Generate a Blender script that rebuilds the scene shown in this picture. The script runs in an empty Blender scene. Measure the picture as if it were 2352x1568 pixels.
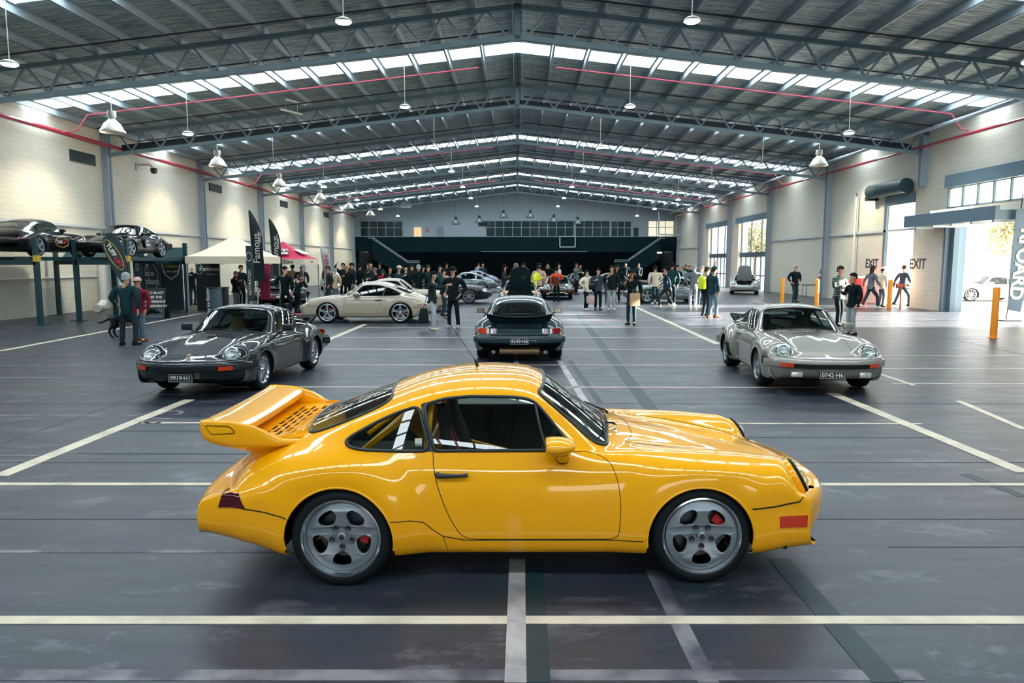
import bpy, bmesh, math, random
import numpy as np
from mathutils import Vector, Matrix
PI = math.pi
random.seed(7); np.random.seed(7)
S = bpy.context.scene
C = S.collection

# ---------------------------------------------------------------- camera
F = 1640.0; CX = 1176.0; CY = 784.0; CAMH = 1.98
th = math.atan(181 / F); ps = math.atan(12 / F * math.cos(th))
cd = bpy.data.cameras.new('camera'); cam = bpy.data.objects.new('camera', cd); C.objects.link(cam)
cam.location = (0, 0, CAMH); cam.rotation_euler = (PI / 2 - th, 0, ps)
cd.sensor_width = 36; cd.lens = F / 2352 * 36; cd.clip_end = 500; cd.clip_start = .05
cd.dof.use_dof = True; cd.dof.focus_distance = 4.6; cd.dof.aperture_fstop = 9.0
S.camera = cam

# ---------------------------------------------------------------- world, sun, exposure
W = bpy.data.worlds.new('world'); S.world = W; W.use_nodes = True
bg = W.node_tree.nodes['Background']
bg.inputs['Color'].default_value = (1.0, .985, .93, 1); bg.inputs['Strength'].default_value = 5.0
sl = bpy.data.lights.new('sun', 'SUN'); sl.energy = 120; sl.angle = math.radians(1.2); sl.color = (1, .90, .74)
so = bpy.data.objects.new('sun', sl); C.objects.link(so); so.location = (60, 40, 18)
so.rotation_euler = Vector((-1, -.02, -.30)).to_track_quat('-Z', 'Y').to_euler()
S.view_settings.view_transform = 'Standard'; S.view_settings.look = 'None'
S.view_settings.gamma = 1; S.view_settings.use_curve_mapping = False
S.view_settings.exposure = -0.08

# ---------------------------------------------------------------- materials
MATS = {}
def mat(name, col=(.5, .5, .5), rough=.5, metal=0, coat=0, emit=0, spec=.5, trans=0, alpha=1):
    if name in MATS: return MATS[name]
    m = bpy.data.materials.new(name); m.use_nodes = True
    b = m.node_tree.nodes['Principled BSDF']
    b.inputs['Base Color'].default_value = (*col, 1); b.inputs['Roughness'].default_value = rough
    b.inputs['Metallic'].default_value = metal; b.inputs['Coat Weight'].default_value = coat
    b.inputs['Coat Roughness'].default_value = .03; b.inputs['Specular IOR Level'].default_value = spec
    b.inputs['Transmission Weight'].default_value = trans
    if emit: b.inputs['Emission Color'].default_value = (*col, 1); b.inputs['Emission Strength'].default_value = emit
    MATS[name] = m; return m
def paint(name, col, rough=.4, metal=0): return mat(name, col, rough, metal, coat=1, spec=.15)
def noise_mat(name, c1, c2, scale=5, rough=.6, bump=0, stretch=(1, 1, 1), detail=4, lo=.35, hi=.65):
    m = mat(name, c1, rough); nt = m.node_tree; b = nt.nodes['Principled BSDF']
    tc = nt.nodes.new('ShaderNodeTexCoord'); mp = nt.nodes.new('ShaderNodeMapping'); mp.inputs['Scale'].default_value = stretch
    n = nt.nodes.new('ShaderNodeTexNoise'); n.inputs['Scale'].default_value = scale; n.inputs['Detail'].default_value = detail
    r = nt.nodes.new('ShaderNodeValToRGB'); r.color_ramp.elements[0].color = (*c1, 1); r.color_ramp.elements[1].color = (*c2, 1)
    r.color_ramp.elements[0].position = lo; r.color_ramp.elements[1].position = hi
    nt.links.new(tc.outputs['Object'], mp.inputs[0]); nt.links.new(mp.outputs[0], n.inputs['Vector'])
    nt.links.new(n.outputs[0], r.inputs[0]); nt.links.new(r.outputs[0], b.inputs['Base Color'])
    if bump:
        bp = nt.nodes.new('ShaderNodeBump'); bp.inputs['Strength'].default_value = bump; bp.inputs['Distance'].default_value = .02
        nt.links.new(n.outputs[0], bp.inputs['Height']); nt.links.new(bp.outputs[0], b.inputs['Normal'])
    return m
def glass_mat(name, tint=(.5, .6, .6), clear=.75, rough=.0):
    m = bpy.data.materials.new(name); m.use_nodes = True; nt = m.node_tree
    for n in list(nt.nodes): nt.nodes.remove(n)
    o = nt.nodes.new('ShaderNodeOutputMaterial'); t = nt.nodes.new('ShaderNodeBsdfTransparent'); t.inputs[0].default_value = (*[c * clear for c in tint], 1)
    g = nt.nodes.new('ShaderNodeBsdfGlossy'); g.inputs['Roughness'].default_value = rough; g.inputs[0].default_value = (1, 1, 1, 1)
    lw = nt.nodes.new('ShaderNodeLayerWeight'); lw.inputs[0].default_value = .5; pw = nt.nodes.new('ShaderNodeMath'); pw.operation = 'POWER'; pw.inputs[1].default_value = 4
    f = nt.nodes.new('ShaderNodeMath'); f.operation = 'MULTIPLY_ADD'; f.inputs[1].default_value = .90; f.inputs[2].default_value = .055; nt.links.new(lw.outputs['Facing'], pw.inputs[0]); nt.links.new(pw.outputs[0], f.inputs[0])
    mx = nt.nodes.new('ShaderNodeMixShader')
    nt.links.new(f.outputs[0], mx.inputs[0]); nt.links.new(t.outputs[0], mx.inputs[1]); nt.links.new(g.outputs[0], mx.inputs[2]); nt.links.new(mx.outputs[0], o.inputs[0])
    MATS[name] = m; return m

# ---------------------------------------------------------------- object helpers
def tag(o, label, cat, group=None, kind=None):
    if label: o['label'] = label
    if cat: o['category'] = cat
    if group: o['group'] = group
    if kind: o['kind'] = kind
    return o
def link(o, parent=None):
    C.objects.link(o)
    if parent is not None: o.parent = parent
    return o
def thing(name, label, cat, loc=(0, 0, 0), rotz=0, group=None, scale=1):
    o = bpy.data.objects.new(name, None); C.objects.link(o); o.empty_display_size = .1
    o.location = loc; o.rotation_euler = (0, 0, rotz); o.scale = (scale,) * 3
    return tag(o, label, cat, group)
def me_obj(name, me, m=None, parent=None):
    o = bpy.data.objects.new(name, me)
    if m is not None:
        if len(me.materials) == 0: me.materials.append(m)
        if me.materials[0] != m:
            o.material_slots[0].link = 'OBJECT'; o.material_slots[0].material = m
    return link(o, parent)
def mesh(name, V, Fc, smooth=False):
    me = bpy.data.meshes.new(name); me.from_pydata([tuple(v) for v in V], [], [tuple(int(i) for i in f) for f in Fc])
    if smooth: me.shade_smooth()
    me.update(); return me
def mk(name, V, Fc, m, parent=None, smooth=False): return me_obj(name, mesh(name, V, Fc, smooth), m, parent)
def bm_obj(name, bm, m, parent=None, smooth=False, ang=None):
    me = bpy.data.meshes.new(name); bm.to_mesh(me); bm.free()
    if smooth:
        me.shade_smooth()
        if ang: me.set_sharp_from_angle(angle=math.radians(ang))
    return me_obj(name, me, m, parent)
def struct(o): o['kind'] = 'structure'; return o

class G:
    """collects shapes that become ONE mesh"""
    def __init__(s): s.V = []; s.F = []; s.M = []; s.mats = []
    def add(s, V, Fc, mi=0):
        n = len(s.V); s.V += [tuple(v) for v in V]; s.F += [tuple(i + n for i in f) for f in Fc]; s.M += [mi] * len(Fc); return s
    def box(s, x0, x1, y0, y1, z0, z1, M=None, mi=0):
        V = [Vector((x, y, z)) for x in (x0, x1) for y in (y0, y1) for z in (z0, z1)]
        if M is not None: V = [M @ v for v in V]
        return s.add(V, [(0, 1, 3, 2), (4, 6, 7, 5), (0, 4, 5, 1), (2, 3, 7, 6), (0, 2, 6, 4), (1, 5, 7, 3)], mi)
    def cbox(s, c, d, M=None, mi=0):
        return s.box(c[0] - d[0] / 2, c[0] + d[0] / 2, c[1] - d[1] / 2, c[1] + d[1] / 2, c[2] - d[2] / 2, c[2] + d[2] / 2, M, mi)
    def bar(s, a, b, w, h, up=(0, 0, 1), mi=0):
        a = Vector(a); b = Vector(b); d = b - a; L = d.length; d.normalize(); u = Vector(up)
        sd = d.cross(u)
        if sd.length < 1e-4: sd = d.cross(Vector((1, 0, 0)))
        sd.normalize(); u = sd.cross(d)
        V = [a + d * (L * i) + sd * (w / 2 * j) + u * (h / 2 * k) for i in (0, 1) for j in (-1, 1) for k in (-1, 1)]
        return s.add(V, [(0, 1, 3, 2), (4, 6, 7, 5), (0, 4, 5, 1), (2, 3, 7, 6), (0, 2, 6, 4), (1, 5, 7, 3)], mi)
    def tube(s, P, r, n=8, closed=False, mi=0):
        P = [Vector(p) for p in P]; N = len(P); R = r if hasattr(r, '__len__') else [r] * N
        T = []
        for i in range(N):
            a = P[(i - 1) % N] if (closed or i > 0) else P[i]; b = P[(i + 1) % N] if (closed or i < N - 1) else P[i]
            d = b - a; T.append(d.normalized() if d.length > 1e-9 else Vector((0, 0, 1)))
        u = T[0].cross(Vector((0, 0, 1)))
        if u.length < 1e-3: u = T[0].cross(Vector((0, 1, 0)))
        u.normalize(); V = []
        for i in range(N):
            u = u - T[i] * u.dot(T[i]); u.normalize(); w = T[i].cross(u)
            for k in range(n):
                a = 2 * PI * k / n; V.append(P[i] + (u * math.cos(a) + w * math.sin(a)) * R[i])
        Fc = []
        for i in range(N if closed else N - 1):
            j = (i + 1) % N
            for k in range(n): Fc.append((i * n + k, i * n + (k + 1) % n, j * n + (k + 1) % n, j * n + k))
        if not closed: Fc += [tuple(range(n))[::-1], tuple((N - 1) * n + k for k in range(n))]
        return s.add(V, Fc, mi)
    def lathe(s, prof, n=24, M=None, mi=0, axis='Z'):
        """prof list of (r, h) about Z, optionally transformed by M"""
        V = []; Fc = []
        for r, h in prof:
            for k in range(n):
                a = 2 * PI * k / n; v = Vector((r * math.cos(a), r * math.sin(a), h))
                if axis == 'Y': v = Vector((v.x, v.z, v.y))
                if M is not None: v = M @ v
                V.append(v)
        for i in range(len(prof) - 1):
            for k in range(n): Fc.append((i * n + k, i * n + (k + 1) % n, (i + 1) * n + (k + 1) % n, (i + 1) * n + k))
        return s.add(V, Fc, mi)
    def quad(s, a, b, c, d, mi=0): return s.add([a, b, c, d], [(0, 1, 2, 3)], mi)
    def mesh(s, name, smooth=False, ang=40):
        me = mesh(name, s.V, s.F)
        if smooth:
            me.shade_smooth(); me.set_sharp_from_angle(angle=math.radians(ang))
        return me
    def obj(s, name, m, parent=None, smooth=False, bevel=0, ang=40):
        me = s.mesh(name, smooth, ang)
        if bevel:
            bm = bmesh.new(); bm.from_mesh(me); bmesh.ops.bevel(bm, geom=[e for e in bm.edges if e.calc_face_angle(0) > .5], offset=bevel, segments=2, profile=.6, affect='EDGES', clamp_overlap=True)
            bm.to_mesh(me); bm.free(); me.shade_smooth(); me.set_sharp_from_angle(angle=math.radians(35))
        if isinstance(m, (list, tuple)):
            for q in m: me.materials.append(q)
            if len(s.M) == len(me.polygons): me.polygons.foreach_set('material_index', s.M)
            return link(bpy.data.objects.new(name, me), parent)
        return me_obj(name, me, m, parent)

def arc_pts(c, r, a0, a1, n): return [(c[0] + r * math.cos(a0 + (a1 - a0) * i / n), c[1] + r * math.sin(a0 + (a1 - a0) * i / n)) for i in range(n + 1)]
def rpoly(P, r, n=6):
    """closed polygon with rounded corners; r scalar or list"""
    out = []; N = len(P)
    for i in range(N):
        a = Vector(P[i - 1]); b = Vector(P[i]); c = Vector(P[(i + 1) % N]); rr = r[i] if hasattr(r, '__len__') else r
        if rr <= 0: out.append(tuple(b)); continue
        d1 = min(rr, (a - b).length * .5); d2 = min(rr, (c - b).length * .5)
        p0 = b + (a - b).normalized() * d1; p1 = b + (c - b).normalized() * d2
        for k in range(n + 1):
            t = k / n; out.append(tuple(p0 * (1 - t) ** 2 + b * 2 * t * (1 - t) + p1 * t * t))
    return out
def flat_shape(name, outline, holes=(), ext=.01, bevel=0, fill=True):
    """filled 2D outline with holes, extruded along Z -> mesh"""
    cu = bpy.data.curves.new(name, 'CURVE'); cu.dimensions = '2D'; cu.fill_mode = 'BOTH'; cu.extrude = ext; cu.bevel_depth = bevel; cu.bevel_resolution = 1
    for pl in [outline] + list(holes):
        sp = cu.splines.new('POLY'); sp.points.add(len(pl) - 1); sp.use_cyclic_u = True
        for i, p in enumerate(pl): sp.points[i].co = (p[0], p[1], 0, 1)
    ob = bpy.data.objects.new(name, cu); me = bpy.data.meshes.new_from_object(ob); bpy.data.objects.remove(ob); me.name = name
    return me
_T = {}
def text_mesh(txt, size=1, ext=.002, bold=0, space=1, align='CENTER', shear=0):
    k = (txt, size, ext, bold, space, align, shear)
    if k in _T: return _T[k]
    cu = bpy.data.curves.new('lettering', 'FONT'); cu.body = txt; cu.size = size; cu.extrude = ext; cu.offset = bold; cu.space_character = space
    cu.align_x = align; cu.align_y = 'CENTER'; cu.resolution_u = 3; cu.shear = shear
    ob = bpy.data.objects.new('lettering', cu); me = bpy.data.meshes.new_from_object(ob); bpy.data.objects.remove(ob); me.name = 'lettering'
    me.materials.clear(); _T[k] = me; return me
def place(me, name, m, M, parent=None):
    """own transformed copy of a mesh"""
    me = me.copy(); me.transform(M); return me_obj(name, me, m, parent)
def frame_M(o, ux, uy):
    ux = Vector(ux).normalized(); uy = Vector(uy).normalized(); uz = ux.cross(uy).normalized(); uy = uz.cross(ux)
    M = Matrix((ux, uy, uz)).transposed().to_4x4(); M.translation = Vector(o); return M
def copy_tree(o, parent=None, **kw):
    c = o.copy(); link(c, parent)
    for k, v in kw.items(): setattr(c, k, v)
    for ch in list(o.children): copy_tree(ch, c)
    return c
# pixel -> world (used to read positions off the photograph)
_fw = Vector((-math.sin(ps) * math.cos(th), math.cos(ps) * math.cos(th), -math.sin(th))); _rt = Vector((math.cos(ps), math.sin(ps), 0)); _up = _rt.cross(_fw)
def _ray(px, py): return _fw * F + _rt * (px - CX) - _up * (py - CY)
def gz(px, py, z=0):
    r = _ray(px, py); return Vector((0, 0, CAMH)) + r * ((z - CAMH) / r.z)
def gy(px, py, Y):
    r = _ray(px, py); return Vector((0, 0, CAMH)) + r * (Y / r.y)

BLACK = mat('black_rubber', (.004, .008, .010), .65, spec=.25)
DARK = mat('dark_trim', (.007, .013, .016), .35)
CHROME = mat('chrome', (.75, .78, .8), .12, 1)
STEELG = mat('steel_grey_paint', (.16, .21, .26), .5)
WHITE = mat('white_paint', (.72, .72, .66), .5)
# ================================================================ HALL
HW = 17.75; RW = 17.4; Y0 = -24.4; YB = 78.0; SL = .115; RIDGE = 9.74
TR = [-15.15 + 9.25 * k for k in range(11)]         # truss lines, 3.7 .. 83.7
def roof_z(x): return RIDGE - SL * abs(x)
def brick_mat(name, c, cm, axis='Y', sx=.39, sz=.19, rough=.75):
    m = mat(name, c, rough); nt = m.node_tree; b = nt.nodes['Principled BSDF']
    tc = nt.nodes.new('ShaderNodeTexCoord'); sp = nt.nodes.new('ShaderNodeSeparateXYZ'); cb = nt.nodes.new('ShaderNodeCombineXYZ')
    nt.links.new(tc.outputs['Object'], sp.inputs[0]); nt.links.new(sp.outputs[axis], cb.inputs['X']); nt.links.new(sp.outputs['Z'], cb.inputs['Y'])
    br = nt.nodes.new('ShaderNodeTexBrick'); br.inputs['Color1'].default_value = (*c, 1); br.inputs['Color2'].default_value = (*[k * .95 for k in c], 1); br.inputs['Mortar'].default_value = (*cm, 1)
    br.inputs['Scale'].default_value = 1; br.inputs['Brick Width'].default_value = sx; br.inputs['Row Height'].default_value = sz; br.inputs['Mortar Size'].default_value = .008; br.inputs['Mortar Smooth'].default_value = .3
    nt.links.new(cb.outputs[0], br.inputs['Vector'])
    n = nt.nodes.new('ShaderNodeTexNoise'); n.inputs['Scale'].default_value = .35; n.inputs['Detail'].default_value = 3
    r = nt.nodes.new('ShaderNodeMapRange'); r.inputs[3].default_value = .88; r.inputs[4].default_value = 1.08; nt.links.new(tc.outputs['Object'], n.inputs['Vector']); nt.links.new(n.outputs[0], r.inputs[0])
    mx = nt.nodes.new('ShaderNodeVectorMath'); mx.operation = 'SCALE'; nt.links.new(br.outputs[0], mx.inputs[0]); nt.links.new(r.outputs[0], mx.inputs['Scale']); nt.links.new(mx.outputs[0], b.inputs['Base Color'])
    bp = nt.nodes.new('ShaderNodeBump'); bp.inputs['Strength'].default_value = .4; bp.inputs['Distance'].default_value = .01; bp.invert = True
    nt.links.new(br.outputs['Fac'], bp.inputs['Height']); nt.links.new(bp.outputs[0], b.inputs['Normal']); return m
BLOCK = brick_mat('painted_block', (.60, .58, .49), (.47, .46, .40), 'Y', .4, .2)
BLOCKX = brick_mat('painted_block_end', (.60, .58, .49), (.47, .46, .40), 'X', .4, .2)
PANEL = noise_mat('painted_panel', (.50, .50, .45), (.60, .59, .52), .5, .6)
GABLE = noise_mat('blue_grey_gable_paint', (.38, .48, .55), (.42, .52, .58), .4, .6)
STEEL = noise_mat('truss_steel_paint', (.11, .18, .21), (.15, .22, .25), 2, .45)
PURL = mat('galvanised_purlin', (.30, .37, .42), .4, .2)
COLM = mat('column_paint', (.28, .33, .38), .5)
REDP = mat('red_pipe_paint', (.36, .03, .05), .35, coat=.3); BLKP = mat('black_pipe', (.012, .02, .024), .5)

def floor_mat():
    m = mat('polished_concrete', (.1, .11, .14), .34); nt = m.node_tree; b = nt.nodes['Principled BSDF']; L = nt.links.new
    tc = nt.nodes.new('ShaderNodeTexCoord')
    def noise(scale, det, st=(1, 1, 1), rough=.6, dist=0):
        mp = nt.nodes.new('ShaderNodeMapping'); mp.inputs['Scale'].default_value = st; n = nt.nodes.new('ShaderNodeTexNoise'); n.inputs['Scale'].default_value = scale; n.inputs['Detail'].default_value = det; n.inputs['Roughness'].default_value = rough; n.inputs['Distortion'].default_value = dist
        L(tc.outputs['Object'], mp.inputs[0]); L(mp.outputs[0], n.inputs['Vector']); return n.outputs[0]
    def ramp(src, stops):
        r = nt.nodes.new('ShaderNodeValToRGB'); e = r.color_ramp.elements
        while len(e) < len(stops): e.new(.5)
        for q, (p, c) in zip(e, stops): q.position = p; q.color = (*c, 1)
        L(src, r.inputs[0]); return r.outputs[0]
    def mix(a, b_, f, mode='MIX'):
        x = nt.nodes.new('ShaderNodeMix'); x.data_type = 'RGBA'; x.blend_type = mode; L(a, x.inputs[6]); L(b_, x.inputs[7])
        if isinstance(f, float): x.inputs[0].default_value = f
        else: L(f, x.inputs[0])
        return x.outputs[2]
    base = ramp(noise(.7, 8, (1, 1.3, 1), .7), [(.36, (.014, .026, .034)), (.48, (.031, .034, .052)), (.60, (.026, .041, .052))])
    fine = ramp(noise(9, 6, (.25, 1.6, 1), .7), [(.28, (.68, .70, .72)), (.75, (1.2, 1.18, 1.16))])
    col = mix(base, fine, 1.0, 'MULTIPLY')
    worn = ramp(noise(1.5, 9, (.8, 1.4, 1), .74, .3), [(.545, (0, 0, 0)), (.62, (1, 1, 1))])
    near = nt.nodes.new('ShaderNodeTexCoord')
    w2 = nt.nodes.new('ShaderNodeRGB'); w2.outputs[0].default_value = (.125, .13, .155, 1); f1 = nt.nodes.new('ShaderNodeMath'); f1.operation = 'MULTIPLY'; f1.inputs[1].default_value = .62
    L(worn, f1.inputs[0]); col = mix(col, w2.outputs[0], f1.outputs[0])
    dk = ramp(noise(1.4, 8, (1, 1, 1), .78, .2), [(.33, (1, 1, 1)), (.39, (0, 0, 0))]); w3 = nt.nodes.new('ShaderNodeRGB'); w3.outputs[0].default_value = (.012, .032, .038, 1)
    f2 = nt.nodes.new('ShaderNodeMath'); f2.operation = 'MULTIPLY'; f2.inputs[1].default_value = .7; L(dk, f2.inputs[0]); col = mix(col, w3.outputs[0], f2.outputs[0])
    L(col, b.inputs['Base Color'])
    rr = nt.nodes.new('ShaderNodeMapRange'); rr.inputs[3].default_value = .24; rr.inputs[4].default_value = .52; L(noise(1.6, 7, (.35, 2.2, 1), .7), rr.inputs[0]); L(rr.outputs[0], b.inputs['Roughness'])
    bp = nt.nodes.new('ShaderNodeBump'); bp.inputs['Strength'].default_value = .13; bp.inputs['Distance'].default_value = .01; L(noise(3, 8, (.5, 1.6, 1), .6), bp.inputs['Height']); L(bp.outputs[0], b.inputs['Normal'])
    return m
FLOORM = floor_mat()
struct(G().box(-HW - .3, RW + .8, Y0 - .3, 86, -.2, 0).obj('floor', FLOORM))
def worn_line_mat(name, c1, c2, lo=.4, hi=.55, rough=.5):
    return noise_mat(name, c1, c2, 3.5, rough, 0, (1, 1, 1), 8, lo, hi)
LINE = worn_line_mat('cream_line_paint', (.42, .37, .30), (.64, .56, .43), .30, .55); FADED = worn_line_mat('faded_line_paint', (.05, .055, .075), (.20, .19, .21), .40, .62)
DKLINE = worn_line_mat('dark_cover_paint', (.006, .022, .028), (.012, .034, .042), .3, .7); JOINT = mat('floor_joint', (.02, .03, .038), .7)
CLINE = worn_line_mat('centre_line_paint', (.16, .15, .17), (.42, .39, .38), .32, .55)
_ln = [0]
def line(a, b, w, m, z=.004, name='floor_marking'):
    _ln[0] += 1
    a = Vector((a[0], a[1], 0)); b = Vector((b[0], b[1], 0)); d = (b - a).normalized(); n = Vector((-d.y, d.x, 0)) * (w / 2)
    g = G(); N = max(1, int((b - a).length / .5)); V = []
    for k in (0, 1): pass
    V = [a - n, b - n, b + n, a + n]; V2 = [v + Vector((0, 0, z)) for v in V]
    g.add(V + V2, [(4, 5, 6, 7), (0, 1, 5, 4), (1, 2, 6, 5), (2, 3, 7, 6), (3, 0, 4, 7)]); o = g.obj(name, m); struct(o); return o
def pl(a, b, w, m, z=.004, name='floor_marking'):
    return line(gz(*a), gz(*b), w, m, z, name)
def lat(py, x0, x1, w, m, z=.004, name='floor_marking', tl=-.0075):
    Y = gz(1188, py).y; return line((x0, Y - x0 * tl), (x1, Y - x1 * tl), w, m, z, name)
for py in (1424, 1112, 972, 889, 838, 802, 775, 752.5, 735, 722):
    if py == 1424: lat(py, -9, 10, .088, LINE)
    elif py > 800: lat(py, -4.85, 5.0, .06 if py < 1000 else .07, LINE, tl=-.006 if py > 1000 else -.002)
    else: lat(py, -4.85, 5.0, .06, LINE, tl=0)
lat(1112, -9, -4.9, .07, LINE, tl=-.006); lat(1112, 5.05, 9.5, .07, LINE, tl=-.006)
lat(1550, -4.6, 1.95, .09, FADED, .002); lat(1266, -4.8, -.4, .05, FADED, .002)
for py in (1048, 955, 906, 868, 840, 815, 796): lat(py, -15, -4.95, .045, FADED, .002, tl=0)
for py in (879, 845, 815): lat(py, 6.2, 16, .06, LINE, .002, tl=0)
lat(1043, -4.6, -1.6, .07, DKLINE, .002, tl=0); lat(991, -4.9, -1.5, .06, DKLINE, .002, tl=0); lat(1003, 2.4, 4.9, .045, DKLINE, .002, tl=0)
pl((0, 1093), (435, 918), .16, LINE, .005); pl((738, 787), (838, 745), .16, LINE, .005); pl((1910, 903), (2352, 1085), .16, LINE, .005); pl((1455, 703), (1648, 790), .16, LINE, .005)
pl((2200, 920), (2352, 985), .10, LINE, .003); pl((0, 806), (470, 718), .16, LINE, .005); pl((2000, 852), (2100, 885), .08, LINE, .003); pl((1730, 690), (1900, 735), .1, LINE, .003)
pl((1184, 1568), (1188, 1283), .105, CLINE, .005); pl((1186, 838), (1187, 812), .10, CLINE, .005)
pl((1237, 1568), (1228, 1283), .115, DKLINE, .003); pl((1194, 838), (1193, 812), .05, DKLINE, .003)
pl((1285, 828), (1345, 925), .11, CLINE, .004); pl((1309, 828), (1378, 925), .10, DKLINE, .002); pl((1500, 1310), (1628, 1568), .10, FADED, .003)
pl((1320, 712), (1500, 945), .20, DKLINE, .003); pl((1788, 1283), (2040, 1568), .145, DKLINE, .003); pl((2215, 1088), (2352, 1140), .11, DKLINE, .002)
for x0, y0 in ((1330, 825), (1350, 848), (1370, 885), (1395, 925)):
    for k in range(3): a = gz(x0, y0 + k * 6); line((a.x, a.y), (a.x + .35, a.y), .03, FADED, .002)
for py in (927, 1192, 1062): lat(py, -17, 17, .016, JOINT, .0015, 'floor_joint')
pl((0, 1020), (370, 893), .018, JOINT, .0012, 'floor_joint'); lat(1256, 2.6, 17, .014, JOINT, .0012, 'floor_joint'); pl((1990, 735), (2352, 815), .02, JOINT, .0012, 'floor_joint')
me = text_mesh('C 12', .42, .001, .006); o = place(me, 'bay_number', FADED, Matrix.Translation((gz(370, 958).x, gz(370, 958).y, .003)) @ Matrix.Rotation(-PI / 2, 4, 'Z')); struct(o)

# walls -----------------------------------------------------------
struct(G().box(-HW - .3, -HW, Y0, 86, 0, 7.85).obj('wall_left', BLOCK))
g = G(); X0_, X1_ = RW, RW + .75; TOP = 7.85
for y0, y1, z0, z1 in ((Y0, 22.0, 0, TOP), (22.0, 29.4, 4.98, TOP), (22.0, 29.4, 3.80, 4.14), (29.4, 31.8, 0, TOP), (31.8, 34.0, 4.7, TOP), (34.0, 50.0, 0, TOP), (50.0, 56.9, 5.15, TOP), (56.9, 59.4, 0, TOP), (59.4, 65.8, 5.15, TOP), (65.8, 86, 0, TOP)):
    g.box(X0_, X1_ - (.45 if y1 - y0 > 8 else 0), y0, y1, z0, z1)
struct(g.obj('wall_right', BLOCK))
struct(G().box(-HW, RW, 80.2, 80.5, 4.5, 9.8).obj('wall_back', GABLE))
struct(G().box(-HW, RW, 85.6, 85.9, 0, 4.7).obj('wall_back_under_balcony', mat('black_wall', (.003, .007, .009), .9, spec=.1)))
g = G()   # end wall behind the camera, with an unseen opening added for frontal fill light
for x0, x1, z0, z1 in ((-HW, 2, 0, 9.7), (10, RW, 0, 9.7), (2, 10, 4.2, 9.7)): g.box(x0, x1, Y0 - .3, Y0, z0, z1)
struct(g.obj('wall_front', BLOCKX))
# roof: wrinkled foil insulation under each slope
def foil():
    m = mat('foil_insulation', (.22, .26, .27), .42, .3); nt = m.node_tree; b = nt.nodes['Principled BSDF']; L = nt.links.new
    tc = nt.nodes.new('ShaderNodeTexCoord'); mp = nt.nodes.new('ShaderNodeMapping'); mp.inputs['Scale'].default_value = (.8, 9, 1); n = nt.nodes.new('ShaderNodeTexNoise'); n.inputs['Scale'].default_value = 1.6; n.inputs['Detail'].default_value = 5; n.inputs['Distortion'].default_value = .8
    L(tc.outputs['Object'], mp.inputs[0]); L(mp.outputs[0], n.inputs['Vector'])
    bp = nt.nodes.new('ShaderNodeBump'); bp.inputs['Strength'].default_value = 1; bp.inputs['Distance'].default_value = .10; L(n.outputs[0], bp.inputs['Height']); L(bp.outputs[0], b.inputs['Normal'])
    br = nt.nodes.new('ShaderNodeTexBrick'); br.offset = 0; br.inputs['Scale'].default_value = 1; br.inputs['Brick Width'].default_value = .3; br.inputs['Row Height'].default_value = .15; br.inputs['Mortar Size'].default_value = .006; br.inputs['Color1'].default_value = (1, 1, 1, 1); br.inputs['Color2'].default_value = (1, 1, 1, 1); br.inputs['Mortar'].default_value = (.45, .45, .45, 1)
    L(tc.outputs['Object'], br.inputs['Vector'])
    r = nt.nodes.new('ShaderNodeValToRGB'); e = r.color_ramp.elements; e[0].position = .35; e[0].color = (.13, .23, .25, 1); e[1].position = .65; e[1].color = (.62, .70, .68, 1); L(n.outputs[0], r.inputs[0])
    x = nt.nodes.new('ShaderNodeMix'); x.data_type = 'RGBA'; x.blend_type = 'MULTIPLY'; x.inputs[0].default_value = 1; L(r.outputs[0], x.inputs[6]); L(br.outputs[0], x.inputs[7]); L(x.outputs[2], b.inputs['Base Color']); return m
FOIL = foil()
SKY0, SKY1 = 4.45, 5.70
for sd, nm in ((-1, 'ceiling_left'), (1, 'ceiling_right')):
    g = G(); ys = [Y0]
    for t in TR[:-1]: ys += [t + SKY0, t + SKY1]
    ys.append(86); xe = HW + .3
    for i in range(0, len(ys), 2):
        a, b = ys[i], ys[i + 1]; za, zb = roof_z(0), roof_z(xe)
        V = [(0, a, za), (sd * xe, a, zb), (sd * xe, b, zb), (0, b, za), (0, a, za + .12), (sd * xe, a, zb + .12), (sd * xe, b, zb + .12), (0, b, za + .12)]
        g.add(V, [(0, 1, 2, 3), (4, 5, 6, 7), (0, 3, 7, 4), (1, 2, 6, 5), (0, 1, 5, 4), (3, 2, 6, 7)])
    struct(g.obj(nm, FOIL))
# translucent roof sheets: one strip per bay and slope
SKYL = mat('translucent_sheet', (.84, .95, 1.0), .4, emit=15)
PIT = 17.4 / 14
for sd in (-1, 1):
    root0 = None
    for bi, t in enumerate(TR[:-1]):
        sideword = 'left' if sd < 0 else 'right'
        nth = ['behind the viewpoint', 'behind the viewpoint', 'above the foreground', 'above the foreground', 'in front of the nearest visible truss', 'between the first and second visible trusses', 'between the second and third visible trusses', 'between the third and fourth visible trusses', 'between the fourth and fifth visible trusses', 'last before the gable'][bi]
        r = thing('skylight', 'bright translucent roof strip on the %s slope, %s' % (sideword, nth), 'skylight', (0, t, 0), 0, 'roof skylights')
        if root0 is None:
            root0 = r
            for k in range(14):
                xa, xb = (k * PIT + .0) * sd, ((k + 1) * PIT if k < 13 else 18.1) * sd
                za, zb = roof_z(xa) + .06, roof_z(xb) + .06
                g = G(); g.add([(xa, SKY0, za), (xb, SKY0, zb), (xb, SKY1, zb), (xa, SKY1, za), (xa, SKY0, za + .02), (xb, SKY0, zb + .02), (xb, SKY1, zb + .02), (xa, SKY1, za + .02)], [(0, 1, 2, 3), (4, 5, 6, 7), (0, 1, 5, 4), (1, 2, 6, 5), (2, 3, 7, 6), (3, 0, 4, 7)])
                g.obj('pane', SKYL, r)
        else:
            for ch in root0.children: c = ch.copy(); link(c, r)
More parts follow.
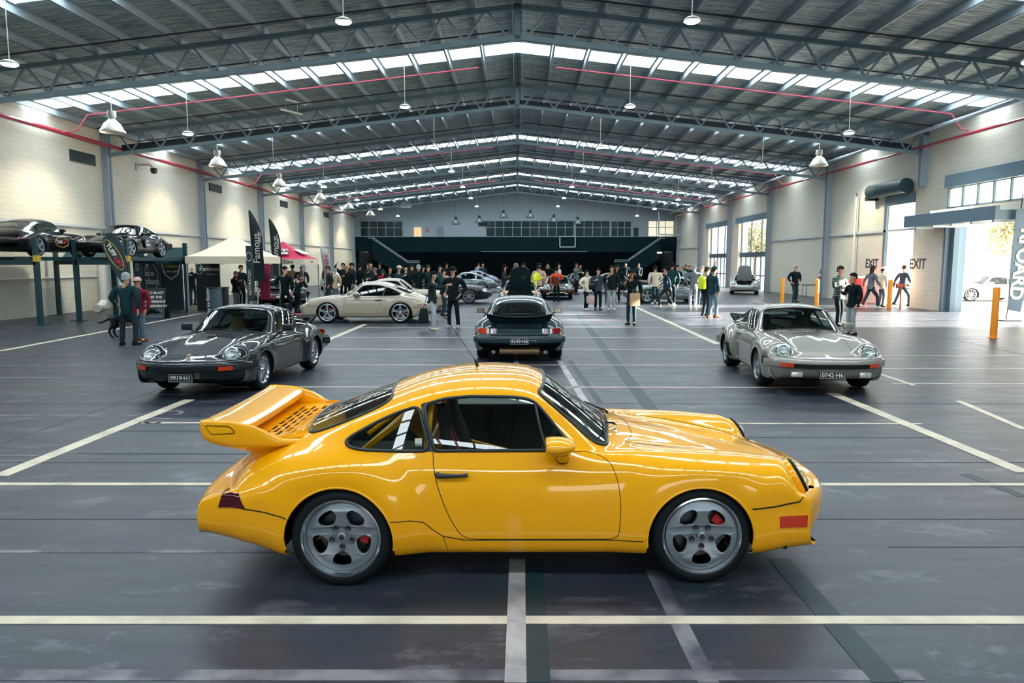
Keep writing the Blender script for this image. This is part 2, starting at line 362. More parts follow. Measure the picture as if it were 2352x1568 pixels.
# purlins
g = G(); L_ = YB + 2.2 - Y0
for a in ((0, 0, 0, .012, .22),): pass
g.box(-.006, .006, Y0, 80.2, -.24, 0).box(-.006, .07, Y0, 80.2, -.012, 0).box(-.07, .006, Y0, 80.2, -.24, -.225)
pm = g.mesh('roof_purlin')
for sd in (-1, 1):
    for k in range(1, 15):
        x = sd * k * PIT; o = me_obj('roof_purlin', pm, PURL); o.location = (x, 0, roof_z(x)); 
        if sd > 0: o.scale = (-1, 1, 1)
        tag(o, 'long galvanised purlin under the %s roof slope, number %d out from the ridge' % ('left' if sd < 0 else 'right', k), 'purlin', 'roof purlins')
o = G().box(-.16, -.14, Y0, 80.2, 9.38, 9.74).box(.14, .16, Y0, 80.2, 9.38, 9.74).obj('ridge_beam', PURL); tag(o, 'pair of dark purlins running under the roof ridge', 'beam')
# trusses
def truss():
    r = thing('roof_truss', None, 'truss', (0, 0, 0))
    BT = lambda x: 8.56 - SL * abs(x); TP = lambda x: 9.43 - SL * abs(x)
    for sd in (-1, 1):
        G().bar((0, 0, TP(0)), (sd * 17.4, 0, TP(17.4)), .14, .14).obj('top_chord', STEEL, r)
        G().bar((0, 0, BT(0)), (sd * 17.4, 0, BT(17.4)), .14, .14).obj('bottom_chord', STEEL, r)
        for k in range(14):
            xt = (k + .5) * PIT + .30; xb0 = xt - PIT / 2; xb1 = xt + PIT / 2
            for xb in (xb0, xb1):
                if xb > 17.3: continue
                G().bar((sd * (xt + (.06 if xb > xt else -.06)), 0, TP(xt) - .05), (sd * xb, 0, BT(xb) + .05), .07, .055).obj('web_member', STEEL, r)
    G().box(-.09, .09, -.07, .07, 8.45, 9.5).obj('king_post', STEEL, r)
    return r
t0 = truss(); first = True
tl = {2: 'roof truss nearest the viewpoint, overhead', 3: 'roof truss high over the yellow car', 4: 'grey lattice roof truss, nearest in view, crossing the top of the photo', 5: 'grey lattice roof truss, second nearest in view, above the first bell lamp', 6: 'grey lattice roof truss, third in view', 7: 'grey lattice roof truss, fourth in view', 8: 'grey lattice roof truss, fifth in view', 9: 'grey lattice roof truss farthest away, just before the gable'}
for i, t in enumerate(TR[:-1]):
    if i < 3: continue
    r = t0 if first else copy_tree(t0); first = False; r.location = (0, t, 0); tag(r, tl[i], 'truss', 'roof trusses')
# columns with wall brackets and drain pipe
def column(sd):
    X = -HW if sd < 0 else RW; r = thing('steel_column', None, 'column')
    s_ = 1 if sd < 0 else -1
    G().box(*(sorted((X, X + s_ * .30))), -.10, .10, 0, 7.5).obj('web', COLM, r)
    G().box(*(sorted((X + s_ * .27, X + s_ * .30))), -.16, .16, 0, 7.5).obj('flange', COLM, r)
    G().tube([(X + s_ * .12, .34, 0.25), (X + s_ * .12, .34, 7.3)], .09, 10).obj('drain_pipe', mat('pale_column', (.42, .46, .50), .5), r, True)
    return r
for sd in (-1, 1):
    c0 = column(sd); f = True; n = 0
    for i, t in enumerate(TR):
        if i < 3 or (i == 10 and False): continue
        y = t + .0
        r = c0 if f else copy_tree(c0); f = False; r.location = (0, y, 0); n += 1
        if sd > 0 and i == 5: r.location = (0, y, 5.2); r.scale = (1, 1, .28)
        w_ = 'left' if sd < 0 else 'right'
        lab = {3: 'steel column on the %s wall, outside the frame nearest the viewpoint', 4: 'steel column on the %s wall carrying the nearest visible truss', 5: 'steel column on the %s wall at the second visible truss', 6: 'steel column on the %s wall at the third visible truss', 7: 'steel column on the %s wall at the fourth visible truss', 8: 'steel column on the %s wall at the fifth visible truss', 9: 'steel column on the %s wall at the farthest truss', 10: 'steel column on the %s wall beside the balcony'}[i] % w_
        tag(r, lab, 'column', 'wall columns')
for i in range(4, 10):
    for sd in (-1, 1):
        y0, y1 = TR[i] + .5, TR[i + 1] - .2; X = -HW + .05 if sd < 0 else RW - .05
        if sd > 0 and i in (4, 7, 8): continue
        o = G().cbox((X, (y0 + y1) / 2, 3.45), (.1, y1 - y0, .10)).obj('wall_rail', mat('pale_column', (.42, .46, .50), .5))
        tag(o, 'horizontal steel rail on the %s wall, %s bay from the viewpoint' % ('left' if sd < 0 else 'right', ['first', 'second', 'third', 'fourth', 'fifth', 'sixth'][i - 4]), 'rail', 'wall rails')
# pipes
tag(G().tube([(-HW + .32, 12, 6.92), (-HW + .32, 78, 6.96)], .085, 8).obj('sprinkler_main', REDP, None, True), 'thick dark red sprinkler main along the left wall top', 'pipe')
tag(G().tube([(RW - .4, 12, 6.75), (RW - .4, 78, 6.95)], .06, 8).obj('sprinkler_main', REDP, None, True), 'dark red sprinkler main along the right wall top', 'pipe')
tag(G().tube([(RW - 1.2, 12, 7.2), (RW - 1.2, 78, 7.2)], .07, 8).obj('cable_tray', COLM, None, True), 'grey conduit running along the right eaves', 'pipe')
for bi, t in enumerate(TR[3:-1]):
    for sd in (-1, 1):
        w_ = 'left' if sd < 0 else 'right'; y = t + 5.9; where = ['overhead', 'nearest bay in view', 'second bay in view', 'third bay in view', 'fourth bay in view', 'fifth bay in view', 'last bay'][bi]
        pts = [(sd * 1.45, y, roof_z(1.45) - .32), (sd * 16.3, y, roof_z(16.3) - .32), (sd * 16.35, y, roof_z(16.3) - .36), (sd * 16.7, y, 7.0), (sd * 17.0, y, 6.93), (sd * (17.38 if sd < 0 else 17.0), y, 6.9)]
        if bi in (1, 3, 5): tag(G().tube(pts, .024, 6).obj('sprinkler_branch', mat('pink_pipe', (.32, .04, .07), .5), None), 'thin red sprinkler pipe under the %s roof slope, %s' % (w_, where), 'pipe', 'red sprinkler branch pipes')
        for y2, q in ((t + 2.2, 'near'), (t + 8.2, 'far')):
            tag(G().tube([(sd * .3, y2, roof_z(.3) - .27), (sd * 17.3, y2, roof_z(17.3) - .27)], .026, 5).obj('bridging_rod', BLKP, None), 'thin black rod across purlins, %s slope, %s, %s side' % (w_, where, q), 'rod', 'black bridging rods')
tag(G().bar((-17.3, 31.95, 6.6 + .35), (0, 31.95, 8.55 + .3), .2, .28).obj('duct_beam', BLKP, None), 'black beam along the second visible truss, left slope', 'beam')
tag(G().bar((17.1, 31.95, 6.6 + .35), (0, 31.95, 8.55 + .3), .2, .28).obj('duct_beam', BLKP, None), 'black beam along the second visible truss, right slope', 'beam')
# pendant LED lamps
LEDM = mat('led_diffuser', (1, .97, .88), .4, emit=28); LCH = mat('lamp_body_white', (.55, .56, .52), .4)
def led(zr):
    r = thing('pendant_light', None, 'lamp'); G().lathe([(.0, .05), (.10, .05), (.19, 0), (.19, -.05)], 16).obj('lamp_body', LCH, r, True)
    G().lathe([(.18, -.05), (.15, -.075), (0, -.08)], 16).obj('diffuser', LEDM, r, True); G().tube([(0, 0, .05), (0, 0, zr)], .012, 5).obj('rod', LCH, r); return r
for X, z in ((4.07, 7.62), (12.0, 6.68)):
    p = led(roof_z(X) + .03 - z); f = True
    for k in range(-1, 7):
        y = 17.4 + 9.2 * k
        for sd in (-1, 1):
            r = p if f else copy_tree(p); f = False; r.location = (sd * X, y, z)
            tag(r, 'small bright LED pendant on a rod, %s %s row, %s' % ('inner' if X < 9 else 'outer', 'left' if sd < 0 else 'right', ['above the foreground', 'nearest in view', 'second in view', 'third in view', 'fourth in view', 'fifth in view', 'sixth in view', 'farthest'][k + 1]), 'lamp', 'LED pendants')
for k, (px, py, Y) in enumerate(((680, 234, 30), (670, 257, 30), (1702, 237, 33))):
    q = gy(px, py, Y); r = thing('batten_light', ['white tube batten hanging on rods under the left roof slope, upper', 'white tube batten hanging under the left roof slope, lower', 'white tube batten under the right roof slope'][k], 'lamp', q, 0, 'tube battens')
    G().tube([(-.28, -.5, .0), (.28, .5, 0)], .05, 8).obj('tube', LCH, r, True); G().tube([(-.15, -.3, .04), (-.15, -.3, roof_z(q.x) - q.z)], .012, 5).tube([(.15, .3, .04), (.15, .3, roof_z(q.x) - q.z)], .012, 5).obj('rods', LCH, r)
# white bell lamps by the walls
BELL = mat('bell_glass', (.72, .68, .58), .35)
def bell(m, mat_body, ztop):
    r = thing('bell_lamp', None, 'lamp')
    G().lathe([(.07, .55), (.15, .55), (.16, .38), (.13, .30), (.10, .28)], 20).obj('gear_box', mat_body, r, True)
    G().lathe([(.10, .28), (.15, .22), (.28, .10), (.38, -.10), (.44, -.17), (.445, -.21), (.42, -.21), (.36, -.10), (.26, .08), (.1, .2), (0, .22)], 28).obj('shade', m, r, True)
    G().tube([(0, 0, .55), (0, 0, ztop)], .012, 5).obj('rod', mat_body, r); return r
p = bell(BELL, LCH, 1.17); f = True
for sd in (-1, 1):
    for k in range(0, 6):
        if sd > 0 and k != 1: continue
        r = p if f else copy_tree(p); f = False; r.location = (sd * 14.75, 26.6 + 9.2 * k, 6.90)
        tag(r, 'white bell-shaped high bay lamp %s' % ('on the right side, near the second truss' if sd > 0 else 'along the left wall, ' + ['nearest', 'second from the front', 'third', 'fourth', 'fifth', 'farthest'][k]), 'lamp', 'bell lamps')
PB = mat('pendant_black', (.02, .04, .045), .4)
for k, (px, py) in enumerate(((1047, 510), (1101, 507), (1156, 495), (1218, 495), (1272, 505), (1327, 510))):
    q = gy(px, py, 74); r = bell(PB, PB, roof_z(q.x) + .03 - q.z); r.location = q
    tag(r, 'dark bell pendant hanging before the gable, %s from the left' % ['first', 'second', 'third', 'fourth', 'fifth', 'sixth'][k], 'lamp', 'dark pendants before the gable')
# warm spill from the wall lamps onto the block walls
for k in range(0, 6):
    for sd in (-1, 1):
        l = bpy.data.lights.new('wall_lamp_glow', 'SPOT'); l.energy = 1100; l.color = (1, .90, .68); l.spot_size = 1.7; l.spot_blend = .9; l.shadow_soft_size = .2
        o = bpy.data.objects.new('wall_lamp_glow', l); C.objects.link(o); o.location = (sd * 14.75, 26.6 + 9.2 * k, 6.72); o.rotation_euler = Vector((sd * .55, 0, -1)).to_track_quat('-Z', 'Y').to_euler()
        if sd > 0 and k != 1: bpy.data.objects.remove(o)
# wall vents and cameras
for k, (y, y2, z) in enumerate(((28.8, 30.5, 6.23), (41.7, 43.4, 6.33), (54.1, 55.8, 6.4), (66.2, 67.8, 6.4))):
    r = thing('wall_vent', 'dark louvred wall vent on the left wall, %s' % ['nearest the front', 'second from the front', 'third', 'farthest'][k], 'vent', (-HW, (y + y2) / 2, z), 0, 'wall vents')
    G().cbox((.02, 0, 0), (.06, y2 - y, .45)).obj('frame', mat('vent_dark', (.03, .05, .055), .5), r)
    for j in range(4): G().cbox((.055, 0, -.15 + j * .1), (.02, y2 - y - .1, .05)).obj('louvre', BLKP, r)
r = thing('security_camera', 'domed security camera on a bracket high on the left wall', 'camera', (-HW, 34.1, 6.4))
G().bar((0, -.3, .2), (0, -.3, -.15), .12, .12).obj('bracket', LCH, r); G().tube([(0, -.3, .1), (.5, 0, .15), (.6, .1, 0)], .05, 8).obj('arm', LCH, r, True); G().lathe([(0, -.22), (.12, -.18), (.16, -.05), (.15, .05), (0, .08)], 16, Matrix.Translation((.6, .15, -.05))).obj('dome', DARK, r, True)
tag(G().tube([(-HW + .04, 18, 1.40), (-HW + .04, 30.6, 1.40)], .03, 6).obj('wall_conduit', LCH, None), 'thin grey conduit low on the left wall', 'pipe')
tag(G().tube([(-HW + .35, 29.9, 1.9), (-HW + .35, 29.9, .4), (-HW + .5, 29.5, .2), (-HW + 1.0, 28.3, .17)], .16, 10).obj('floor_pipe', LCH, None, True), 'fat grey pipe bending out of the wall foot behind the lift', 'pipe')
# ================================================================ balcony end, doors, outside
BLKW = mat('balcony_black', (.002, .014, .018), .8, spec=.12); WINM = mat('aluminium_mullion', (.34, .41, .45), .45)
WG = mat('dark_window_glass', (.02, .05, .06), .12)
tag(G().box(-HW, RW - .0, 78.0, 78.25, 3.15, 4.75).box(-HW, RW, 78.25, 80.2, 4.4, 4.5).obj('balcony', BLKW), 'black solid-fronted balcony across the far end of the hall', 'balcony')
tag(G().box(-HW, RW, 77.98, 78.27, 4.75, 4.79).obj('balcony_rail', WINM), 'thin grey cap rail along the top of the black balcony', 'rail')
tag(G().box(-3.9, 7.6, 77.95, 78.0, 3.16, 3.2).obj('cable_strip', WINM), 'pale strip under the balcony edge', 'strip')
q = [gy(x, y, 77.9) for x, y in ((1286, 543), (1286, 567), (1321, 567), (1321, 543))]
tag(G().bar(q[0], q[1], .09, .09).bar(q[1], q[2], .09, .09).bar(q[2], q[3], .09, .09).bar(q[3], q[0], .09, .09).obj('basketball_frame', mat('pale_frame', (.5, .55, .57), .5)), 'white square outline frame fixed to the black balcony front', 'frame')
# end recess: dark side returns
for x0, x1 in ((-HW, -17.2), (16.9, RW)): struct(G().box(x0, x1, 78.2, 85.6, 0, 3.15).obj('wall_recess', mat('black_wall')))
def stair(nm, lab, top, landing, Yf, sgn):
    r = thing(nm, lab, 'stairs')
    a = gy(*top, Yf); b = gy(*landing[0], Yf); c = gy(*landing[1], Yf)
    V = []; P = [(a.x - sgn * 2.0 if False else a.x, a.z), (b.x, b.z), (c.x, c.z), (c.x, 0), (b.x, 0), (b.x - sgn * 1.3, b.z - 1.9 if b.z > 1.9 else .1), (a.x, a.z - 2.1)]
    P = [(a.x, a.z), (b.x, b.z), (c.x, c.z), (c.x, .0), (b.x + sgn * .6, .0), (a.x, a.z - 2.3)]
    for y in (Yf, Yf + .12): V += [(x, y, z) for x, z in P]
    n = len(P); g = G(); g.add(V, [tuple(range(n)), tuple(range(2 * n - 1, n - 1, -1))] + [(i, (i + 1) % n, n + (i + 1) % n, n + i) for i in range(n)]); g.obj('parapet', BLKW, r)
    g = G(); g.tube([a + Vector((-sgn * .4, -.06, .05)), a + Vector((0, -.06, .05)), b + Vector((0, -.06, .05)), c + Vector((0, -.06, .05))], .035, 6); g.obj('handrail', WINM, r)
    g = G(); g.tube([a + Vector((-sgn * .4, -.06, -.1)), a + Vector((0, -.06, -.12)), b + Vector((0, -.06, -.12)), c + Vector((0, -.06, -.12))], .03, 6); g.obj('lower_rail', WINM, r)
    g = G(); N = 22; bx = b.x; bz = max(b.z - 1.0, .3)
    for i in range(N):
        t = i / N; x = a.x + (bx - a.x) * t; z = (a.z - 1) + (bz - a.z + 1) * t; g.box(min(x, x + sgn * .3), max(x, x + sgn * .3), Yf + .12, Yf + 1.4, z - .35, z)
    g.obj('steps', BLKW, r); return r
stair('staircase', 'black staircase descending from the balcony on the left', (855, 545), ((936, 600), (964, 600)), 77.4, 1)
stair('staircase', 'black staircase descending from the balcony on the right', (1518, 545), ((1441, 598), (1411, 598)), 77.4, -1)
def window_grid(n, lab, p0, p1, cols, rows, m, Y=80.15, frame=WINM, cat='window'):
    a = gy(*p0, Y); b = gy(*p1, Y); r = bpy.data.objects.new('window_%d' % n, None); C.objects.link(r); r['kind'] = 'structure'; r['label'] = lab; r.location = (0, 0, 0)
    x0, x1, z0, z1 = a.x, b.x, b.z, a.z; w = (x1 - x0) / cols; zs = [z0, z0 + (z1 - z0) * .58, z1] if rows == 2 else [z0, z1]
    g = G()
    for i in range(cols):
        for j in range(rows): g.box(x0 + w * i + .03, x0 + w * (i + 1) - .03, Y - .02, Y, zs[j] + .03, zs[j + 1] - .03)
    g.obj('glazing', m, r); g = G()
    for i in range(cols + 1): g.box(x0 + w * i - .035, x0 + w * i + .035, Y - .06, Y, z0, z1)
    for z in zs: g.box(x0, x1, Y - .06, Y, z - .035, z + .035)
    g.obj('window_frame', frame, r); return r
LITW = mat('lit_window', (1.0, .93, .72), .4, emit=.75); GREYW = mat('grey_panel', (.25, .32, .37), .5)
window_grid(1, 'grid window at the far left of the gable', (828, 508), (925, 543), 5, 2, WG)
window_grid(2, 'long grid window across the gable centre', (1117, 507), (1318, 543), 10, 2, WG)
window_grid(3, 'grid window right of the gable centre', (1322, 507), (1400, 543), 4, 2, WG)
window_grid(4, 'grid window near the gable right end', (1404, 508), (1449, 543), 3, 2, WG)
window_grid(5, 'brightly lit window at the right end of the gable', (1489, 507), (1547, 543), 3, 2, LITW)
window_grid(6, 'small pane beside the long gable window', (1098, 507), (1117, 520), 1, 1, WG)
def gable_door(n, p0, p1, m):
    a = gy(*p0, 80.15); b = gy(*p1, 80.15); o = G().box(a.x, b.x, 80.1, 80.16, b.z, a.z).obj('door_%d' % n, m); struct(o)
gable_door(1, (951, 522), (968, 543), mat('lit_doorway', (1.0, .62, .32), .5, emit=.7)); gable_door(2, (1003, 521), (1019, 543), GREYW); gable_door(3, (1455, 523), (1466, 543), WG)
a = gy(981, 525, 80.1); tag(G().cbox((a.x, 80.14, a.z - .1), (.4, .03, .5)).obj('notice', mat('notice_pink', (.45, .25, .28), .6)), 'small pink notice on the gable wall beside the lit doorway', 'sign')
a = gy(932, 465, 76); tag(G().cbox(a, (1.1, .1, 1.1)).obj('hanging_board', mat('grey_board', (.35, .40, .42), .5)), 'grey square board hung in the roof at the far left', 'board')
a = gy(1515, 580, 77.3); tag(G().cbox(a, (.5, .1, .12)).obj('stair_light', mat('led_diffuser2', (1, .97, .85), .4, emit=6)), 'small bright light under the right stair', 'lamp')
tag(G().tube([gy(1513, 485, 76.5), gy(1513, 538, 76.5), gy(1565, 540, 76.5)], .09, 8).obj('elbow_pipe', WINM, None), 'grey elbow pipe in front of the right end of the gable', 'pipe')
for k, (px, py, s_) in enumerate(((1190, 503, .5), (1420, 457, .8))):
    a = gy(px, py, 80); 
# ---- right wall doors
JAMB = mat('door_jamb_blue_grey', (.10, .16, .21), .45)
def R(px, py, X=RW):
    r = _ray(px, py); return Vector((0, 0, CAMH)) + r * (X / r.x)
d = thing('roller_door', 'big open roller doorway frame with canopy at the right edge', 'door', (RW, 27.2, 0))
G().box(-.10, .74, 2.05, 2.19, 0, 3.42).box(.1, .3, 1.8, 2.05, 0, 3.42).obj('door_guide', JAMB, d)
G().box(-1.1, .05, -2.4, 3.4, 3.44, 3.78).obj('canopy_beam', JAMB, d); G().box(-1.1, -.95, -2.4, 3.4, 3.78, 3.92).obj('canopy_edge', JAMB, d)
for k in range(5): G().box(-1.0, .05, -2.2 + k * 1.2, -2.1 + k * 1.2, 3.36, 3.44).obj('canopy_rib', mat('pale_frame', (.5, .55, .57), .5), d)
G().cbox((-1.0, .3, 3.97), (.08, 2.6, .07)).obj('tube_lamp', mat('led_diffuser2', (1, .97, .85), .4, emit=6), d)
G().box(-.2, -.0, -2.4, 2.2, 4.95, 5.45).obj('roller_box', JAMB, d)
w = struct(bpy.data.objects.new('window_7', None)); C.objects.link(w); g = G()
for k in range(9): y = 29.4 - k * .92; g.box(RW - .02, RW + .06, y - .03, y + .03, 4.14, 4.98)
g.box(RW - .02, RW + .08, 22.0, 29.4, 4.14, 4.2).box(RW - .02, RW + .08, 22.0, 29.4, 4.92, 4.98); g.obj('window_frame', JAMB, w)
G().box(RW + .28, RW + .29, 22.02, 29.38, 4.16, 4.96).obj('glazing', glass_mat('clear_glass', (.97, .99, 1), .97), w)
d = thing('roller_door', 'open roller doorway with dark drum left of the thick pillar', 'door', (RW, 32.9, 0))
G().tube([(-.38, -1.0, 5.35), (-.38, 2.15, 5.35)], .32, 20).obj('roller_drum', mat('drum_dark', (.02, .05, .06), .5), d, True)
G().box(-.10, -.0, 1.12, 1.35, 0, 5.0).obj('door_guide', JAMB, d); G().box(-.1, -.0, -1.1, 1.15, 4.6, 5.1).obj('curtain_edge', JAMB, d); G().box(-.5, 0, 2.15, 2.5, 4.95, 5.15).obj('chain_motor', DARK, d)
for n, (y0, y1, lab) in enumerate(((50.0, 56.9, 'tall glazed shopfront doors on the right wall, nearer pair'), (59.4, 65.8, 'tall glazed shopfront doors on the right wall, farther pair'))):
    d = thing('glazed_door', lab, 'door', (RW, y0, 0)); L_ = y1 - y0; g = G()
    for k in range(7): y = L_ * k / 6; g.box(.25, .35, y - .05, y + .05, 0, 2.42)
    g.box(.2, .4, 0, L_, 2.4, 2.76)
    for k in range(4): y = L_ * k / 3; g.box(.25, .35, y - .04, y + .04, 2.76, 5.15)
    g.box(.25, .35, 0, L_, 1.0, 1.08); g.obj('mullions', mat('mullion_dark', (.05, .09, .12), .5), d); G().box(.30, .31, .02, L_ - .02, 0.02, 5.12).obj('glazing', MATS['clear_glass'], d)
    G().box(-.2, 0, -.2, L_ + .2, 5.0, 5.45).obj('shutter_box', JAMB, d)
for lab, px, py in (('black EXIT lettering painted on the right wall beside the roller door', 2002, 606), ('black EXIT lettering painted on the thick door pillar', 2107, 607)):
    a = R(px, py, RW - .01); me = text_mesh('EXIT', .62, .003, .012); o = place(me, 'exit_lettering', mat('sign_black', (.015, .03, .04), .6), Matrix.Translation((RW - .006, a.y, a.z)) @ frame_M((0, 0, 0), (0, -1, 0), (0, 0, 1))); struct(o)
# bollards
OR = mat('bollard_orange', (.95, .30, .01), .4); ORR = mat('bollard_red_orange', (.85, .09, .01), .4); YO = mat('bollard_amber', (.90, .34, .01), .4)
def bollard(px, py, h, r_, m, lab):
    p = gz(px, py); r = thing('bollard', lab, 'bollard', p, 0, 'orange bollards'); G().lathe([(r_, 0), (r_, h - r_ * .5), (r_ * .8, h - r_ * .15), (0, h)], 20).obj('post', m, r, True); G().lathe([(r_ * 1.5, 0), (r_ * 1.5, .015), (r_, .02)], 20).obj('base_ring', m, r)
bollard(2281, 776, 1.35, .085, OR, 'orange bollard in the big doorway at the right, nearest')
bollard(2042, 708, 1.25, .09, OR, 'orange bollard before the left roller door'); bollard(1875, 704, 1.25, .085, YO, 'amber bollard standing behind the silver coupe roof'); bollard(1796, 697, 1.25, .085, YO, 'amber bollard beside the man in a dark jacket')
p = gz(2067, 708); r = thing('signal_post', 'thin red post with a flat head between the walkers and door pillar', 'post', p); G().tube([(0, 0, 0), (0, 0, .95)], .035, 8).obj('post', ORR, r, True); G().cbox((0, 0, 1.0), (.30, .12, .10)).obj('head', ORR, r)
p = Vector((17.2, 36.9, 0)); r = thing('tall_pole', 'tall thin white pole standing against the right wall', 'pole', p); G().tube([(0, 0, 0), (0, 0, 5.3)], .05, 8).obj('pole', WHITE, r, True); G().tube([(0, 0, 5.3), (0, 0, 5.5)], .02, 6).obj('tip', DARK, r)
p = gz(1979, 700); p.x -= .35; r = thing('ticket_machine', 'red cabinet with a white top behind the couple by the silver car', 'cabinet', p); G().cbox((.15, 0, .62), (.62, .45, 1.24)).obj('cabinet', mat('machine_red', (.75, .03, .03), .4), r, bevel=.03); G().cbox((.15, 0, 1.29), (.64, .47, .10)).obj('top', WHITE, r, bevel=.02); G().cbox((.15, -.235, .55), (.08, .01, .10)).obj('lock', DARK, r)
# ---- outside
GRD = noise_mat('outside_asphalt', (.42, .41, .37), (.50, .49, .44), 1.5, .8)
struct(G().box(RW + .3, 90, -30, 120, -.25, -.005).obj('ground_outside', GRD)); 
LEAF = noise_mat('sunlit_leaves', (.26, .26, .15), (.40, .38, .24), 3, .7); BARK = mat('bark', (.16, .12, .08), .8)
def tree(x, y, h, lab, seed):
    rnd = random.Random(seed); r = thing('tree', lab, 'tree', (x, y, 0), 0, 'trees outside'); V = []; Fc = []
    for k in range(2600):
        a = rnd.random() * 2 * PI; b = math.acos(2 * rnd.random() - 1); q = rnd.random() ** .4
        bl = rnd.choice([(-.5, 0, .55), (.5, .2, .6), (0, -.3, .85), (.1, .3, .7), (-.3, .4, .8)])
        c = Vector((math.sin(b) * math.cos(a), math.sin(b) * math.sin(a), math.cos(b))) * (q * h * .24) + Vector((bl[0] * h * .4, bl[1] * h * .4, bl[2] * h)); s_ = .16 + .12 * rnd.random()
        u = Vector((rnd.gauss(0, 1), rnd.gauss(0, 1), rnd.gauss(0, 1))).normalized(); w = u.cross(Vector((rnd.gauss(0, 1), rnd.gauss(0, 1), rnd.gauss(0, 1)))).normalized()
        n = len(V); V += [c - u * s_, c + w * s_ * .5, c + u * s_, c - w * s_ * .5]; Fc.append((n, n + 1, n + 2, n + 3))
    mk('foliage', V, Fc, LEAF, r); G().tube([(0, 0, 0), (0, 0, h * .35), (.1, 0, h * .6)], [.25, .2, .1], 8).tube([(0, 0, h * .35), (h * .2, 0, h * .6)], [.12, .06], 6).tube([(0, 0, h * .35), (-h * .2, .2, h * .6)], [.12, .06], 6).obj('trunk', BARK, r, True)
tree(46, 66, 7.2, 'pale sunlit tree beyond the car park, seen through the big doorway', 3); tree(42.5, 59, 4.6, 'yellow-green low tree beside the pale one outside', 5); tree(38, 92, 8, 'tree seen through the glazed doors', 8); tree(33, 100, 7, 'farther tree seen through the glazed doors', 9)
tree(61, 84, 8.5, 'faint tree at the far right beyond the parked cars', 12)
# ================================================================ CARS
def cr(P, n):
    """Catmull-Rom through rows of array P -> n samples per span"""
    P = np.asarray(P, float); out = []
    N = len(P)
    for i in range(N - 1):
        p0 = P[max(i - 1, 0)]; p1 = P[i]; p2 = P[i + 1]; p3 = P[min(i + 2, N - 1)]
        for k in range(n):
            t = k / n
            m1 = (p2 - p0) / 2; m2 = (p3 - p1) / 2
            out.append((2 * t**3 - 3 * t**2 + 1) * p1 + (t**3 - 2 * t**2 + t) * m1 + (-2 * t**3 + 3 * t**2) * p2 + (t**3 - t**2) * m2)
    out.append(P[-1]); return np.array(out)
def resample(A, n):
    """resample the first axis evenly by mean arc length"""
    d = np.linalg.norm(np.diff(A, axis=0), axis=2).mean(1) + 1e-4; s = np.concatenate([[0], np.cumsum(d)]); q = np.linspace(0, s[-1], n)
    i = np.clip(np.searchsorted(s, q) - 1, 0, len(s) - 2); f = (q - s[i]) / (s[i + 1] - s[i])
    return A[i] * (1 - f)[:, None, None] + A[i + 1] * f[:, None, None]
def blur(A, it, ax):
    A = np.moveaxis(A, ax, 0).copy()
    for _ in range(it):
        B = A.copy(); B[1:-1] = A[1:-1] * .5 + (A[:-2] + A[2:]) * .25; A = B
    return np.moveaxis(A, 0, ax)

